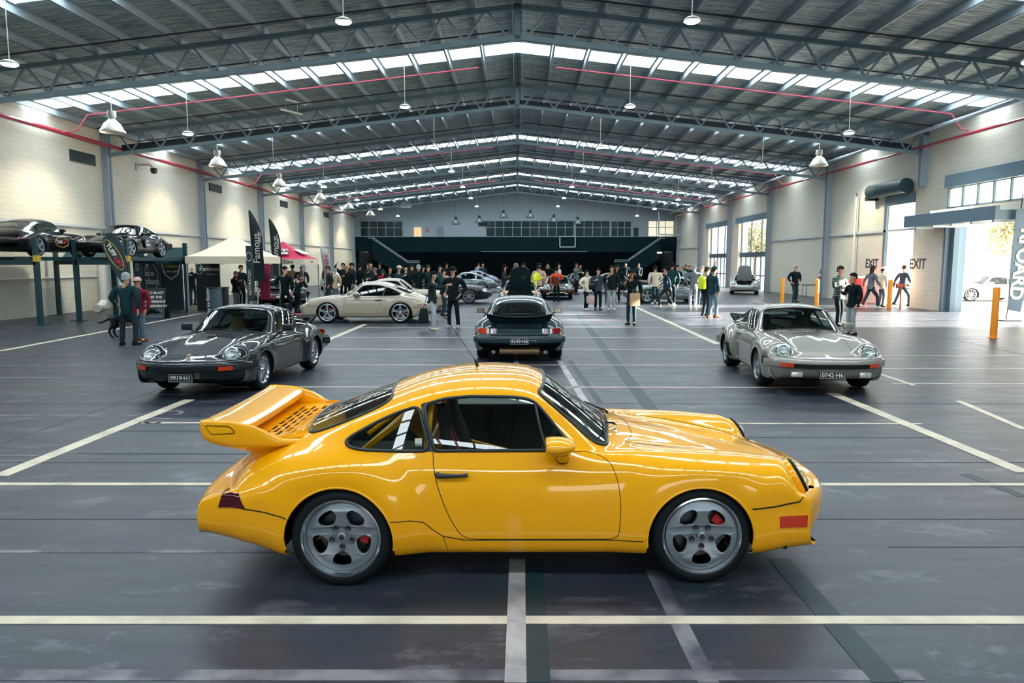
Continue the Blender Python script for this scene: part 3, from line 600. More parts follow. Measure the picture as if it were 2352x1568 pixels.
# body net: rows (x centre, bend, [(y,z) for 12 columns])
LOW = [(.70, .17), (.79, .19), (.825, .30), (.838, .47), (.83, .63)]
def row(x, b, low, up): return (x, b, list(low) + list(up))
def cap(x, b, z, zt=None, w=1.0, low=LOW, up=((.79, .75), (.73, .8), (.65, .8), (.55, .8), (.42, .8), (.22, .8), (0, .8))):
    pts = []
    for (y, zz) in list(low) + list(up): pts.append((y * w, min(zz, z)))
    return (x, b, pts)
def net911(kind):
    R = []
    LF = [(.70, .17), (.795, .195), (.832, .31), (.842, .47), (.838, .62)]
    LR = [(.70, .17), (.795, .195), (.838, .31), (.852, .47), (.848, .62)]
    # front face, from underneath up
    R.append(cap(2.02, .30, .20, low=LF, w=.93)); R.append(cap(2.085, .32, .27, low=LF, w=.97)); R.append(cap(2.12, .33, .38, low=LF, w=.99))
    R.append(cap(2.13, .33, .49, low=LF)); R.append(cap(2.10, .31, .55, low=LF))
    R.append((2.02, .26, LF[:4] + [(.85, .57), (.80, .578), (.74, .58), (.65, .58), (.54, .578), (.42, .578), (.22, .58), (0, .582)]))
    R.append((1.94, .22, LF[:4] + [(.85, .59), (.81, .60), (.74, .57), (.65, .55), (.54, .565), (.42, .595), (.22, .605), (0, .61)]))
    R.append((1.87, .19, LF[:4] + [(.852, .60), (.818, .655), (.745, .66), (.65, .65), (.54, .63), (.42, .618), (.22, .628), (0, .634)]))
    R.append((1.785, .16, LF[:4] + [(.856, .615), (.82, .70), (.745, .748), (.64, .762), (.535, .735), (.42, .652), (.22, .652), (0, .658)]))
    R.append((1.62, .12, LF[:4] + [(.86, .62), (.823, .715), (.74, .767), (.64, .785), (.53, .762), (.42, .69), (.22, .684), (0, .692)]))
    R.append((1.42, .08, LF + [(.828, .73), (.74, .785), (.64, .803), (.53, .785), (.42, .728), (.22, .728), (0, .738)]))
    R.append((1.18, .05, LF + [(.825, .738), (.74, .797), (.64, .817), (.53, .803), (.42, .768), (.22, .775), (0, .785)]))
    R.append((.95, .08, LF + [(.812, .742), (.735, .805), (.645, .825), (.535, .82), (.42, .80), (.22, .815), (0, .826)]))
    R.append((.76, .17, LOW + [(.795, .745), (.735, .81), (.66, .829), (.55, .832), (.42, .835), (.22, .85), (0, .862)]))
    # windscreen
    R.append((.62, .235, LOW + [(.79, .745), (.74, .813), (.70, .828), (.645, .842), (.47, .868), (.24, .882), (0, .888)]))
    R.append((.47, .20, LOW + [(.787, .75), (.74, .825), (.695, .87), (.63, .93), (.47, .98), (.24, 1.0), (0, 1.005)]))
    R.append((.31, .155, LOW + [(.787, .75), (.74, .83), (.685, .92), (.61, 1.03), (.45, 1.095), (.23, 1.118), (0, 1.125)]))
    R.append((.15, .10, LOW + [(.787, .75), (.738, .83), (.675, .97), (.588, 1.12), (.435, 1.195), (.225, 1.228), (0, 1.237)]))
    R.append((0, .05, LOW + [(.787, .75), (.737, .83), (.672, .99), (.578, 1.165), (.42, 1.235), (.22, 1.265), (0, 1.272)]))
    R.append((-.22, .0, LOW + [(.788, .75), (.737, .83), (.672, .995), (.575, 1.185), (.42, 1.248), (.22, 1.276), (0, 1.284)]))
    R.append((-.45, -.02, LOW + [(.79, .752), (.738, .832), (.672, .99), (.575, 1.172), (.42, 1.235), (.22, 1.264), (0, 1.273)]))
    R.append((-.68, -.05, [(.70, .17), (.79, .19), (.835, .30), (.85, .47), (.845, .63), (.805, .76), (.745, .842), (.672, .975), (.573, 1.13), (.42, 1.192), (.22, 1.222), (0, 1.232)]))
    R.append((-.90, -.08, [(.70, .17), (.80, .19), (.85, .30), (.868, .47), (.866, .63), (.83, .765), (.76, .855), (.675, .955), (.573, 1.072), (.42, 1.125), (.22, 1.15), (0, 1.158)]))
    R.append((-1.15, -.09, LR + [(.845, .762), (.775, .85), (.68, .925), (.575, 1.0), (.42, 1.04), (.22, 1.062), (0, 1.07)]))
    R.append((-1.40, -.10, LR + [(.845, .75), (.775, .823), (.68, .873), (.58, .915), (.42, .945), (.22, .962), (0, .968)]))
    R.append((-1.62, -.13, LR + [(.83, .72), (.765, .783), (.675, .82), (.57, .843), (.42, .858), (.22, .87), (0, .874)]))
    R.append((-1.78, -.15, LR[:4] + [(.868, .60), (.80, .685), (.735, .73), (.65, .755), (.55, .768), (.42, .778), (.22, .785), (0, .787)]))
    R.append((-1.88, -.16, LR[:4] + [(.85, .585), (.785, .655), (.72, .685), (.64, .70), (.55, .705), (.42, .708), (.22, .71), (0, .712)]))
    R.append((-1.93, -.16, LR[:4] + [(.84, .575), (.78, .63), (.71, .645), (.64, .65), (.55, .65), (.42, .65), (.22, .65), (0, .65)]))
    R.append(cap(-1.965, -.15, .60, low=LR, w=.985)); R.append(cap(-2.07, -.13, .582, low=LR, w=.995))
    R.append(cap(-2.135, -.12, .545, low=LR)); R.append(cap(-2.155, -.12, .46, low=LR, w=1.0)); R.append(cap(-2.14, -.12, .36, low=LR, w=.99))
    R.append(cap(-2.08, -.12, .27, low=LR, w=.97)); R.append(cap(-2.0, -.12, .22, low=LR, w=.93))
    return R

class Body:
    def __init__(s, nu=400, nt=120, kind='964', wf=0, wr=0, warp=None):
        R = net911(kind); A = []
        for x, b, pts in R:
            A.append([(x - b * (min(y, .86) / .86) ** 2.4, y, z) for y, z in pts])
        A = np.array(A)                                   # rows, cols, 3
        A = cr(A, 12); A = np.moveaxis(cr(np.moveaxis(A, 1, 0), 12), 0, 1)
        A = resample(A, nu); A = np.moveaxis(resample(np.moveaxis(A, 1, 0), nt), 0, 1)
        c = A[:, -1, 1].copy()
        k = max(nu / 400, .3)
        yy0 = A[:, -1].copy()
        A1 = blur(A, int(26 * k * k), 0); A0 = blur(A, max(1, int(5 * k * k)), 0)
        wgt = np.clip((1.50 - A[..., 0]) / .25, 0, 1) * np.clip((A[..., 0] + 1.80) / .2, 0, 1); A = A1 * wgt[..., None] + A0 * (1 - wgt[..., None])
        # mirror-blur across the section so the centre stays smooth
        B = np.concatenate([A, A[:, -2::-1] * np.array([1, -1, 1])], 1); B = blur(B, int(12 * k * k) + 1, 1); A = B[:, :nt]
        A[:, -1, 1] = 0
        # wheel-arch flares
        x, y, z = A[..., 0], A[..., 1], A[..., 2]
        for xc, amt in ((1.130, .024 + wf), (-1.145, .042 + wr)):
            r = np.hypot(x - xc, (z - .32) * 1.0)
            g = np.clip((.60 - r) / (.60 - .37), 0, 1); g = g * g * (3 - 2 * g)
            side = np.clip((y - .60) / .18, 0, 1)
            A[..., 1] += amt * g * side
        x, z = A[..., 0], A[..., 2]
        dz = np.clip(-1.52 - x, 0, .5) * .27 * np.clip((.48 - z) / .28, 0, 1) + np.clip(x - 1.50, 0, .5) * .13 * np.clip((.40 - z) / .2, 0, 1); A[..., 2] += dz
        if warp: A = warp(A)
        s.A = A; s.nu = nu; s.nt = nt
        du = np.gradient(A, axis=0); dt = np.gradient(A, axis=1); s.du = du; s.dt = dt
        N = np.cross(dt, du); N /= (np.linalg.norm(N, axis=2, keepdims=True) + 1e-12)
        if N[nu // 2, -1, 2] < 0: N = -N
        N[:, -1, 1] = 0; s.N = N
        s.uv = np.stack(np.meshgrid(np.arange(nu, dtype=float), np.arange(nt, dtype=float), indexing='ij'), -1)
        s.lab = np.zeros((nu - 1, nt - 1), int); s.names = ['body_shell']; s.moved = np.zeros((nu, nt), bool)
        s.colcap = None
    def samp(s, G_, u, t):
        u = np.clip(u, 0, s.nu - 1.001); t = np.clip(t, 0, s.nt - 1.001); i = u.astype(int); j = t.astype(int); a = (u - i)[..., None]; b = (t - j)[..., None]
        return G_[i, j] * (1 - a) * (1 - b) + G_[i + 1, j] * a * (1 - b) + G_[i, j + 1] * (1 - a) * b + G_[i + 1, j + 1] * a * b
    def region(s, name, poly, proj='xz', mask=None, over=None):
        ax = {'xz': (0, 2), 'xy': (0, 1), 'yz': (1, 2)}[proj]
        P = np.array(poly, float); cur = s.samp(s.A, s.uv[..., 0], s.uv[..., 1])
        ce = (cur[:-1, :-1] + cur[1:, :-1] + cur[:-1, 1:] + cur[1:, 1:]) / 4; px = ce[..., ax[0]]; py = ce[..., ax[1]]
        ins = np.zeros(px.shape, bool); n = len(P)
        for i in range(n):
            x1, y1 = P[i - 1]; x2, y2 = P[i]
            if y1 == y2: continue
            c = ((y1 > py) != (y2 > py)) & (px < (x2 - x1) * (py - y1) / (y2 - y1) + x1); ins ^= c
        if mask is not None: ins &= mask(ce[..., 0], ce[..., 1], ce[..., 2])
        if over is not None: ins &= np.isin(s.lab, [s.names.index(o) for o in over])
        if name in s.names: k = s.names.index(name)
        else: s.names.append(name); k = len(s.names) - 1
        s.lab[ins] = k
        # snap boundary vertices
        pad = np.full((s.nu + 1, s.nt + 1), 2); pad[1:-1, 1:-1] = ins
        q = np.stack([pad[:-1, :-1], pad[1:, :-1], pad[:-1, 1:], pad[1:, 1:]])
        bd = ((q == 1).any(0) & (q == 0).any(0))
        bd[:, -1] = False
        idx = np.argwhere(bd)
        if len(idx) == 0: return
        A0 = np.roll(P, 1, axis=0); D = P - A0; L2 = (D ** 2).sum(1) + 1e-12
        for _ in range(3):
            uv = s.uv[idx[:, 0], idx[:, 1]]; p3 = s.samp(s.A, uv[:, 0], uv[:, 1]); p = p3[:, ax]
            t = np.clip(((p[:, None] - A0[None]) * D[None]).sum(2) / L2, 0, 1); near = A0[None] + D[None] * t[..., None]
            d = near - p[:, None]; m = (d ** 2).sum(2).argmin(1); dd = d[np.arange(len(p)), m]
            if _ == 0:
                cell = np.linalg.norm(s.samp(s.du, uv[:, 0], uv[:, 1]), axis=1) + np.linalg.norm(s.samp(s.dt, uv[:, 0], uv[:, 1]), axis=1)
                ok = np.linalg.norm(dd, axis=1) < cell * 1.3
            J1 = s.samp(s.du, uv[:, 0], uv[:, 1])[:, ax]; J2 = s.samp(s.dt, uv[:, 0], uv[:, 1])[:, ax]
            det = J1[:, 0] * J2[:, 1] - J1[:, 1] * J2[:, 0]; good = ok & (np.abs(det) > 1e-9)
            a = (dd[:, 0] * J2[:, 1] - dd[:, 1] * J2[:, 0]) / np.where(good, det, 1); b = (J1[:, 0] * dd[:, 1] - J1[:, 1] * dd[:, 0]) / np.where(good, det, 1)
            a = np.clip(np.where(good, a, 0), -1.2, 1.2); b = np.clip(np.where(good, b, 0), -1.2, 1.2)
            s.uv[idx[:, 0], idx[:, 1], 0] += a; s.uv[idx[:, 0], idx[:, 1], 1] += b
    def limit(s, idx): pass
    def curve(s, poly, proj='xz', off=.0, mask=None, side=1, closed=True):
        """project a polyline in side/top view onto the skin; returns 3D points"""
        ax = {'xz': (0, 2), 'xy': (0, 1), 'yz': (1, 2)}[proj]
        fl = s.A.reshape(-1, 3); ok = np.ones(len(fl), bool) if mask is None else mask(fl[:, 0], fl[:, 1], fl[:, 2])
        ids = np.nonzero(ok)[0]; fp = fl[ids][:, ax]; out = []
        # densify
        Q = []; n = len(poly)
        for i in range(n if closed else n - 1):
            a = np.array(poly[i]); b = np.array(poly[(i + 1) % n]); m = max(1, int(np.linalg.norm(b - a) / .025))
            for k in range(m): Q.append(a + (b - a) * k / m)
        if not closed: Q.append(np.array(poly[-1]))
        for q in Q:
            j = ids[((fp - q) ** 2).sum(1).argmin()]; u, t = float(j // s.nt), float(j % s.nt)
            for _ in range(4):
                U = np.array([u]); T_ = np.array([t]); p = s.samp(s.A, U, T_)[0]; J1 = s.samp(s.du, U, T_)[0][list(ax)]; J2 = s.samp(s.dt, U, T_)[0][list(ax)]
                dd = q - p[list(ax)]; det = J1[0] * J2[1] - J1[1] * J2[0]
                if abs(det) < 1e-9: break
                u += float(np.clip((dd[0] * J2[1] - dd[1] * J2[0]) / det, -2, 2)); t += float(np.clip((J1[0] * dd[1] - J1[1] * dd[0]) / det, -2, 2))
            p = s.samp(s.A, np.array([u]), np.array([t]))[0] + s.samp(s.N, np.array([u]), np.array([t]))[0] * off
            out.append((p[0], p[1] * side, p[2]))
        return out
    def point(s, a, b, proj='xz', mask=None, side=1):
        """3D point and normal of skin at given view coordinates"""
        ax = {'xz': (0, 2), 'xy': (0, 1), 'yz': (1, 2)}[proj]; fl = s.A.reshape(-1, 3)
        ok = np.ones(len(fl), bool) if mask is None else mask(fl[:, 0], fl[:, 1], fl[:, 2]); ids = np.nonzero(ok)[0]
        j = ids[((fl[ids][:, ax] - np.array([a, b])) ** 2).sum(1).argmin()]; p = fl[j]; n = s.N.reshape(-1, 3)[j]
        return Vector((p[0], p[1] * side, p[2])), Vector((n[0], n[1] * side, n[2]))
    def part_mesh(s, name, sides=(1, -1), off=0, sel=None, flip=False):
        k = s.names.index(name) if sel is None else None; F_ = np.argwhere(s.lab == k) if sel is None else np.argwhere(sel)
        cur = s.samp(s.A, s.uv[..., 0], s.uv[..., 1]); nor = s.samp(s.N, s.uv[..., 0], s.uv[..., 1]); nor /= np.linalg.norm(nor, axis=2, keepdims=True) + 1e-12
        if off: cur = cur + nor * off
        i, j = F_[:, 0], F_[:, 1]; nt = s.nt
        q = np.stack([i * nt + j, (i + 1) * nt + j, (i + 1) * nt + j + 1, i * nt + j + 1], 1)
        V = []; NN = []; FF = []; base = 0; both = len(sides) == 2
        fl = cur.reshape(-1, 3); fn = nor.reshape(-1, 3); used, inv = np.unique(q, return_inverse=True); inv = inv.reshape(q.shape)
        for sd in sides:
            v = fl[used] * np.array([1, sd, 1]); n = fn[used] * np.array([1, sd, 1]); V.append(v); NN.append(n)
            f = inv + base; FF.append(f if sd == 1 else f[:, ::-1]); base += len(used)
        V = np.concatenate(V); NN = np.concatenate(NN); FF = np.concatenate(FF)
        if both:   # weld centre line
            key = np.arange(len(V)); n0 = len(used); cl = np.nonzero(np.abs(V[:n0, 1]) < 1e-6)[0]; key[cl + n0] = cl; FF = key[FF]
            u2, inv = np.unique(FF, return_inverse=True); FF = inv.reshape(FF.shape); V = V[u2]; NN = NN[u2]
        # orient
        a = V[FF[:, 1]] - V[FF[:, 0]]; b = V[FF[:, 2]] - V[FF[:, 0]]; fnn = np.cross(a, b); w = (fnn * NN[FF[:, 0]]).sum(1)
        if w.sum() < 0: FF = FF[:, ::-1]
        me = mesh(name, V, FF, True)
        if name in ('side_window', 'quarter_window', 'windscreen', 'rear_window'):
            X, Y, Z = V[:, 0] - V[:, 0].mean(), V[:, 1], V[:, 2] - V[:, 2].mean()
            Bm = np.stack([np.ones(len(V)), X, Z], 1) if name in ('side_window', 'quarter_window') else np.stack([np.ones(len(V)), Y, Y * Y, Z], 1)
            cf = np.linalg.lstsq(Bm, NN, rcond=None)[0]; NN = Bm @ cf; NN /= np.linalg.norm(NN, axis=1, keepdims=True)
        if not off: me.normals_split_custom_set_from_vertices([tuple(n) for n in NN])
        return me

SIDE = lambda x, y, z: y > .55
# polygons read in side view (x, z)
DOOR = [(.40, .835), (.50, .815), (.565, .775), (.605, .67), (.622, .53), (.618, .40), (.61, .292), (.30, .292), (0, .292), (-.30, .292), (-.36, .302), (-.405, .345), (-.46, .445), (-.505, .56), (-.54, .67), (-.56, .76), (-.566, .835)]
SIDEW = [(.335, .848), (.255, .935), (.165, 1.045), (.09, 1.125), (.03, 1.15), (-.08, 1.162), (-.33, 1.166), (-.50, 1.150), (-.635, 1.112), (-.61, 1.0), (-.583, .92), (-.56, .842), (-.2, .842), (.15, .845)]
QUART = [(-.668, 1.104), (-.80, 1.065), (-.93, 1.01), (-1.04, .955), (-1.115, .915), (-1.128, .89), (-1.09, .868), (-1.0, .856), (-.80, .847), (-.592, .842), (-.615, .92), (-.64, 1.0)]
DOOR = rpoly(DOOR, [0] + [.08] * (len(DOOR) - 2) + [0], 5); SIDEW = rpoly(SIDEW, .035, 4); QUART = rpoly(QUART, .05, 5)
def smooth_half(P): return [tuple(p) for p in cr(np.array(P), 4)]
def arch(xc, r, zc=.305, n=40, low=.10):
    return [(xc - r, low)] + arc_pts((xc, zc), r, PI, 0, n) + [(xc + r, low)]
def mirror_half(P, ax=1): P = smooth_half(P); return P + ([(x, -y) for x, y in reversed(P)] if ax else [(-x, y) for x, y in reversed(P)])

def wheel_parts(style, R=.318, w=.235, rim=.245, col=None, dish=.035, seg=64):
    """builds meshes of one wheel, axis along Y, outer face towards -Y. returns list of (name, mesh, material)"""
    out = []; t = G(); hw = w / 2
    t.lathe([(rim - .004, -hw + .012), (rim + .006, -hw + .004), (rim + .022, -hw), (R - .03, -hw + .004), (R - .01, -hw + .018), (R, -hw + .045), (R, hw - .045), (R - .01, hw - .018), (R - .03, hw), (rim, hw)], seg, axis='Y')
    for q in (-.06, -.02, .02, .06): pass
    out.append(('tyre', t.mesh('tyre', True, 60), BLACK))
    g = G(); lip = [(rim + .004, -hw + .006), (rim + .004, -hw + .001), (rim - .006, -hw - .001), (rim - .009, -hw + .004), (rim - .012, -hw + .016), (rim - .017, -hw + .020), (rim - .020, -hw + dish), (rim - .026, -hw + dish + .012), (rim - .028, hw - .01)]
    g.lathe(lip, seg, axis='Y'); out.append(('rim', g.mesh('rim', True, 50), MATS['polished_rim'] if style in ('cup', 'mesh') else col or MATS['wheel_silver']))
    face = col or MATS['wheel_silver']; yf = -hw + dish + .004; Rf = rim - .012
    if style == 'cup':
        cen = [arc_pts((0, 0), 1, 0, 2 * PI, 72)[:-1]]
        Rf = rim - .026; ol = [(x * (Rf + .0), y * Rf) for x, y in cen[0]]; holes = []
        for k in range(5):
            a = PI / 2 + 2 * PI * (k + .5) / 5; r0, r1 = .098, Rf - .038
            pts = []
            # rounded window: wide at rim, narrowing to the hub
            for (rr, da) in ((r1 + .008, -.30), (r1 + .012, 0), (r1 + .008, .30), (r1 - .018, .43), (r1 - .055, .42), (r0 + .006, .26), (r0 - .012, 0), (r0 + .006, -.26), (r1 - .055, -.42), (r1 - .018, -.43)):
                pts.append((rr * math.cos(a + da), rr * math.sin(a + da)))
            holes.append(rpoly(pts, .02, 3))
            al = PI / 2 + 2 * PI * k / 5 
        lug = [[(.058 * math.cos(PI / 2 + 2 * PI * k / 5) + .0105 * math.cos(b), .058 * math.sin(PI / 2 + 2 * PI * k / 5) + .0105 * math.sin(b)) for b in [2 * PI * i / 14 for i in range(14)]] for k in range(5)]
        me = flat_shape('spokes', ol, holes, .007, .005)
        bm = bmesh.new(); bm.from_mesh(me)
        bmesh.ops.triangulate(bm, faces=bm.faces); bmesh.ops.subdivide_edges(bm, edges=[e for e in bm.edges if e.calc_length() > .03], cuts=2)
        for v in bm.verts:
            r = math.hypot(v.co.x, v.co.y); v.co.z += .030 * max(0, min(1, (r - .05) / .12)) ** 1.3 * (1 if r < .17 else max(.2, 1 - (r - .17) / .06)) - .012
        bm.to_mesh(me); bm.free()
        me.transform(Matrix(((1, 0, 0, 0), (0, 0, -1, 0), (0, 1, 0, 0), (0, 0, 0, 1)))); me.transform(Matrix.Translation((0, yf - .012, 0))); me.shade_smooth(); me.set_sharp_from_angle(angle=.7)
        # face bulges toward -Y at the spokes
        out.append(('spokes', me, face))
        b = G()
        for k in range(36):
            a = 2 * PI * k / 36; b.lathe([(0, -.006), (.0035, -.006), (.0035, 0)], 6, Matrix.Translation(((Rf - .010) * math.cos(a), yf - .012, (Rf - .010) * math.sin(a))), axis='Y')
        out.append(('rim_bolts', b.mesh('rim_bolts'), CHROME))
    elif style in ('five', 'fuchs', 'sport', 'black', 'multi', 'mesh', 'twist'):
        n = {'five': 5, 'fuchs': 5, 'sport': 5, 'black': 5, 'multi': 10, 'mesh': 16, 'twist': 5}[style]
        holes = []
        r1 = Rf - (.012 if style != 'mesh' else .02); r0 = {'five': .085, 'fuchs': .10, 'sport': .06, 'black': .06, 'multi': .07, 'mesh': .07, 'twist': .075}[style]
        wb = {'five': .24, 'fuchs': .30, 'sport': .13, 'black': .11, 'multi': .06, 'mesh': .035, 'twist': .2}[style]; wt = {'five': .30, 'fuchs': .18, 'sport': .20, 'black': .18, 'multi': .07, 'mesh': .05, 'twist': .25}[style]
        for k in range(n):
            a = PI / 2 + 2 * PI * (k + .5) / n; h = PI / n; sw = .25 if style == 'twist' else 0
            dt = max(h - wt, .03); db = max(h - wb * .12 / r0, .03)
            pts = [(r1 * math.cos(a - dt + sw), r1 * math.sin(a - dt + sw)), (r1 * math.cos(a + sw), r1 * math.sin(a + sw)), (r1 * math.cos(a + dt + sw), r1 * math.sin(a + dt + sw)), (r0 * math.cos(a + db), r0 * math.sin(a + db)), (r0 * math.cos(a - db), r0 * math.sin(a - db))]
            holes.append(rpoly(pts, [.012, 0, .012, .008, .008] if style != 'mesh' else 0, 3))
        ol = arc_pts((0, 0), Rf, 0, 2 * PI, 64)[:-1]
        me = flat_shape('spokes', ol, holes, .006, .003)
        me.transform(Matrix(((1, 0, 0, 0), (0, 0, -1, 0), (0, 1, 0, 0), (0, 0, 0, 1)))); me.transform(Matrix.Translation((0, yf - .004, 0))); me.shade_smooth(); me.set_sharp_from_angle(angle=.7)
        out.append(('spokes', me, face))
    if style == 'cup':
        e = G(); e.lathe([(.019, yf - .0345), (.012, yf - .036), (0, yf - .036)], 6, axis='Y'); out.append(('cap_emblem', e.mesh('cap_emblem'), MATS['pocket_grey']))
        for k in range(5):
            b = G(); a = PI / 2 + 2 * PI * k / 5 + (PI if style == 'cup' else 0); b.lathe([(0, .004), (.009, .002), (.0175, -.004), (.0185, -.002), (.019, .006)], 16, Matrix.Translation((.066 * math.cos(a), yf - .026, .066 * math.sin(a))), axis='Y')
            out.append(('lug_pocket', b.mesh('lug_pocket', True), MATS['pocket_grey']))
    h = G(); h.lathe([(0, yf - .034), (.024, yf - .034), (.029, yf - .03), (.031, yf - .004)], 24, axis='Y'); out.append(('centre_cap', h.mesh('centre_cap', True), face))
    d = G(); d.lathe([(.06, yf + .05), (.155, yf + .05), (.155, yf + .075), (.06, yf + .075)], 40, axis='Y'); out.append(('brake_disc', d.mesh('brake_disc', True), MATS['disc_steel']))
    return out
mat('pocket_grey', (.05, .055, .06), .4, .5); mat('polished_rim', (.62, .65, .68), .14, 1); mat('wheel_silver', (.30, .34, .38), .36, .6); mat('disc_steel', (.12, .13, .14), .4, 1)
mat('wheel_black', (.015, .018, .02), .3); mat('caliper_red', (.55, .01, .015), .35, coat=.5)
def make_wheel(car, x, z, track, side, style, parts, cal=None, steer=0):
    """side -1: right side (outer face -Y)"""
    root = bpy.data.objects.new('wheel', None); link(root, car); root.empty_display_size = .1
    root.location = (x, side * track, z); root.rotation_euler = (0, 0, (0 if side < 0 else PI) + steer)
    for n, me, m in parts: me_obj(n, me, m, root)
    if cal: me_obj('brake_caliper', cal, MATS['caliper_red'], root)
    return root
def caliper_mesh(front=True, yf=-.07, a0=.55):
    g = G(); V = []
    n = 8
    for i in range(n + 1):
        a = a0 - .4 + .8 * i / n
        for r, y in ((.112, yf - .0), (.165, yf), (.170, yf + .03), (.165, yf + .09), (.112, yf + .09)): V.append((r * math.cos(a), y, r * math.sin(a)))
    Fc = [(i * 5 + k, i * 5 + (k + 1) % 5, (i + 1) * 5 + (k + 1) % 5, (i + 1) * 5 + k) for i in range(n) for k in range(5)] + [(0, 1, 2, 3, 4), tuple(n * 5 + k for k in (4, 3, 2, 1, 0))]
    g.add(V, Fc); return g.mesh('brake_caliper')

GLASS = glass_mat('car_glass', (.55, .68, .66), .78); GLASSD = glass_mat('dark_car_glass', (.30, .38, .38), .5)
LENS = glass_mat('lamp_lens', (.9, .95, .95), .95)
mat('lamp_reflector', (.75, .78, .78), .25, .6); mat('lamp_orange', (.62, .035, .004), .15, coat=1); mat('lamp_red', (.30, .002, .006), .12, coat=1); mat('lamp_dark_red', (.07, .002, .008), .12, coat=1)
mat('cabin_black', (.015, .02, .022), .7); mat('tan_leather', (.40, .22, .06), .5); mat('plate_black', (.006, .008, .01), .4); mat('plate_silver', (.7, .74, .75), .4)

def seat_mesh():
    g = G(); 
    # bucket seat: backrest with shoulders and head rest, cushion, built as lofted slabs
    sec = [(.0, .20, .10, .12), (.10, .24, .06, .14), (.30, .25, .02, .12), (.48, .235, -.03, .10), (.58, .17, -.06, .085), (.66, .125, -.075, .08), (.76, .115, -.09, .07), (.80, .08, -.095, .05)]
    V = []
    for z, hw, x, th_ in sec:
        for k in range(12):
            a = 2 * PI * k / 12; cx, cy = math.cos(a), math.sin(a)
            V.append((x + th_ / 2 * math.copysign(abs(cx) ** .7, cx), hw * math.copysign(abs(cy) ** .7, cy), .26 + z))
    n = len(sec); Fc = [(i * 12 + k, i * 12 + (k + 1) % 12, (i + 1) * 12 + (k + 1) % 12, (i + 1) * 12 + k) for i in range(n - 1) for k in range(12)] + [tuple(range(11, -1, -1)), tuple((n - 1) * 12 + k for k in range(12))]
    g.add(V, Fc); g.box(.02, .50, -.22, .22, .24, .36); g.box(.02, .50, -.25, -.20, .24, .42); g.box(.02, .50, .20, .25, .24, .42)
    return g.mesh('seat', True, 50)
SEAT = seat_mesh()

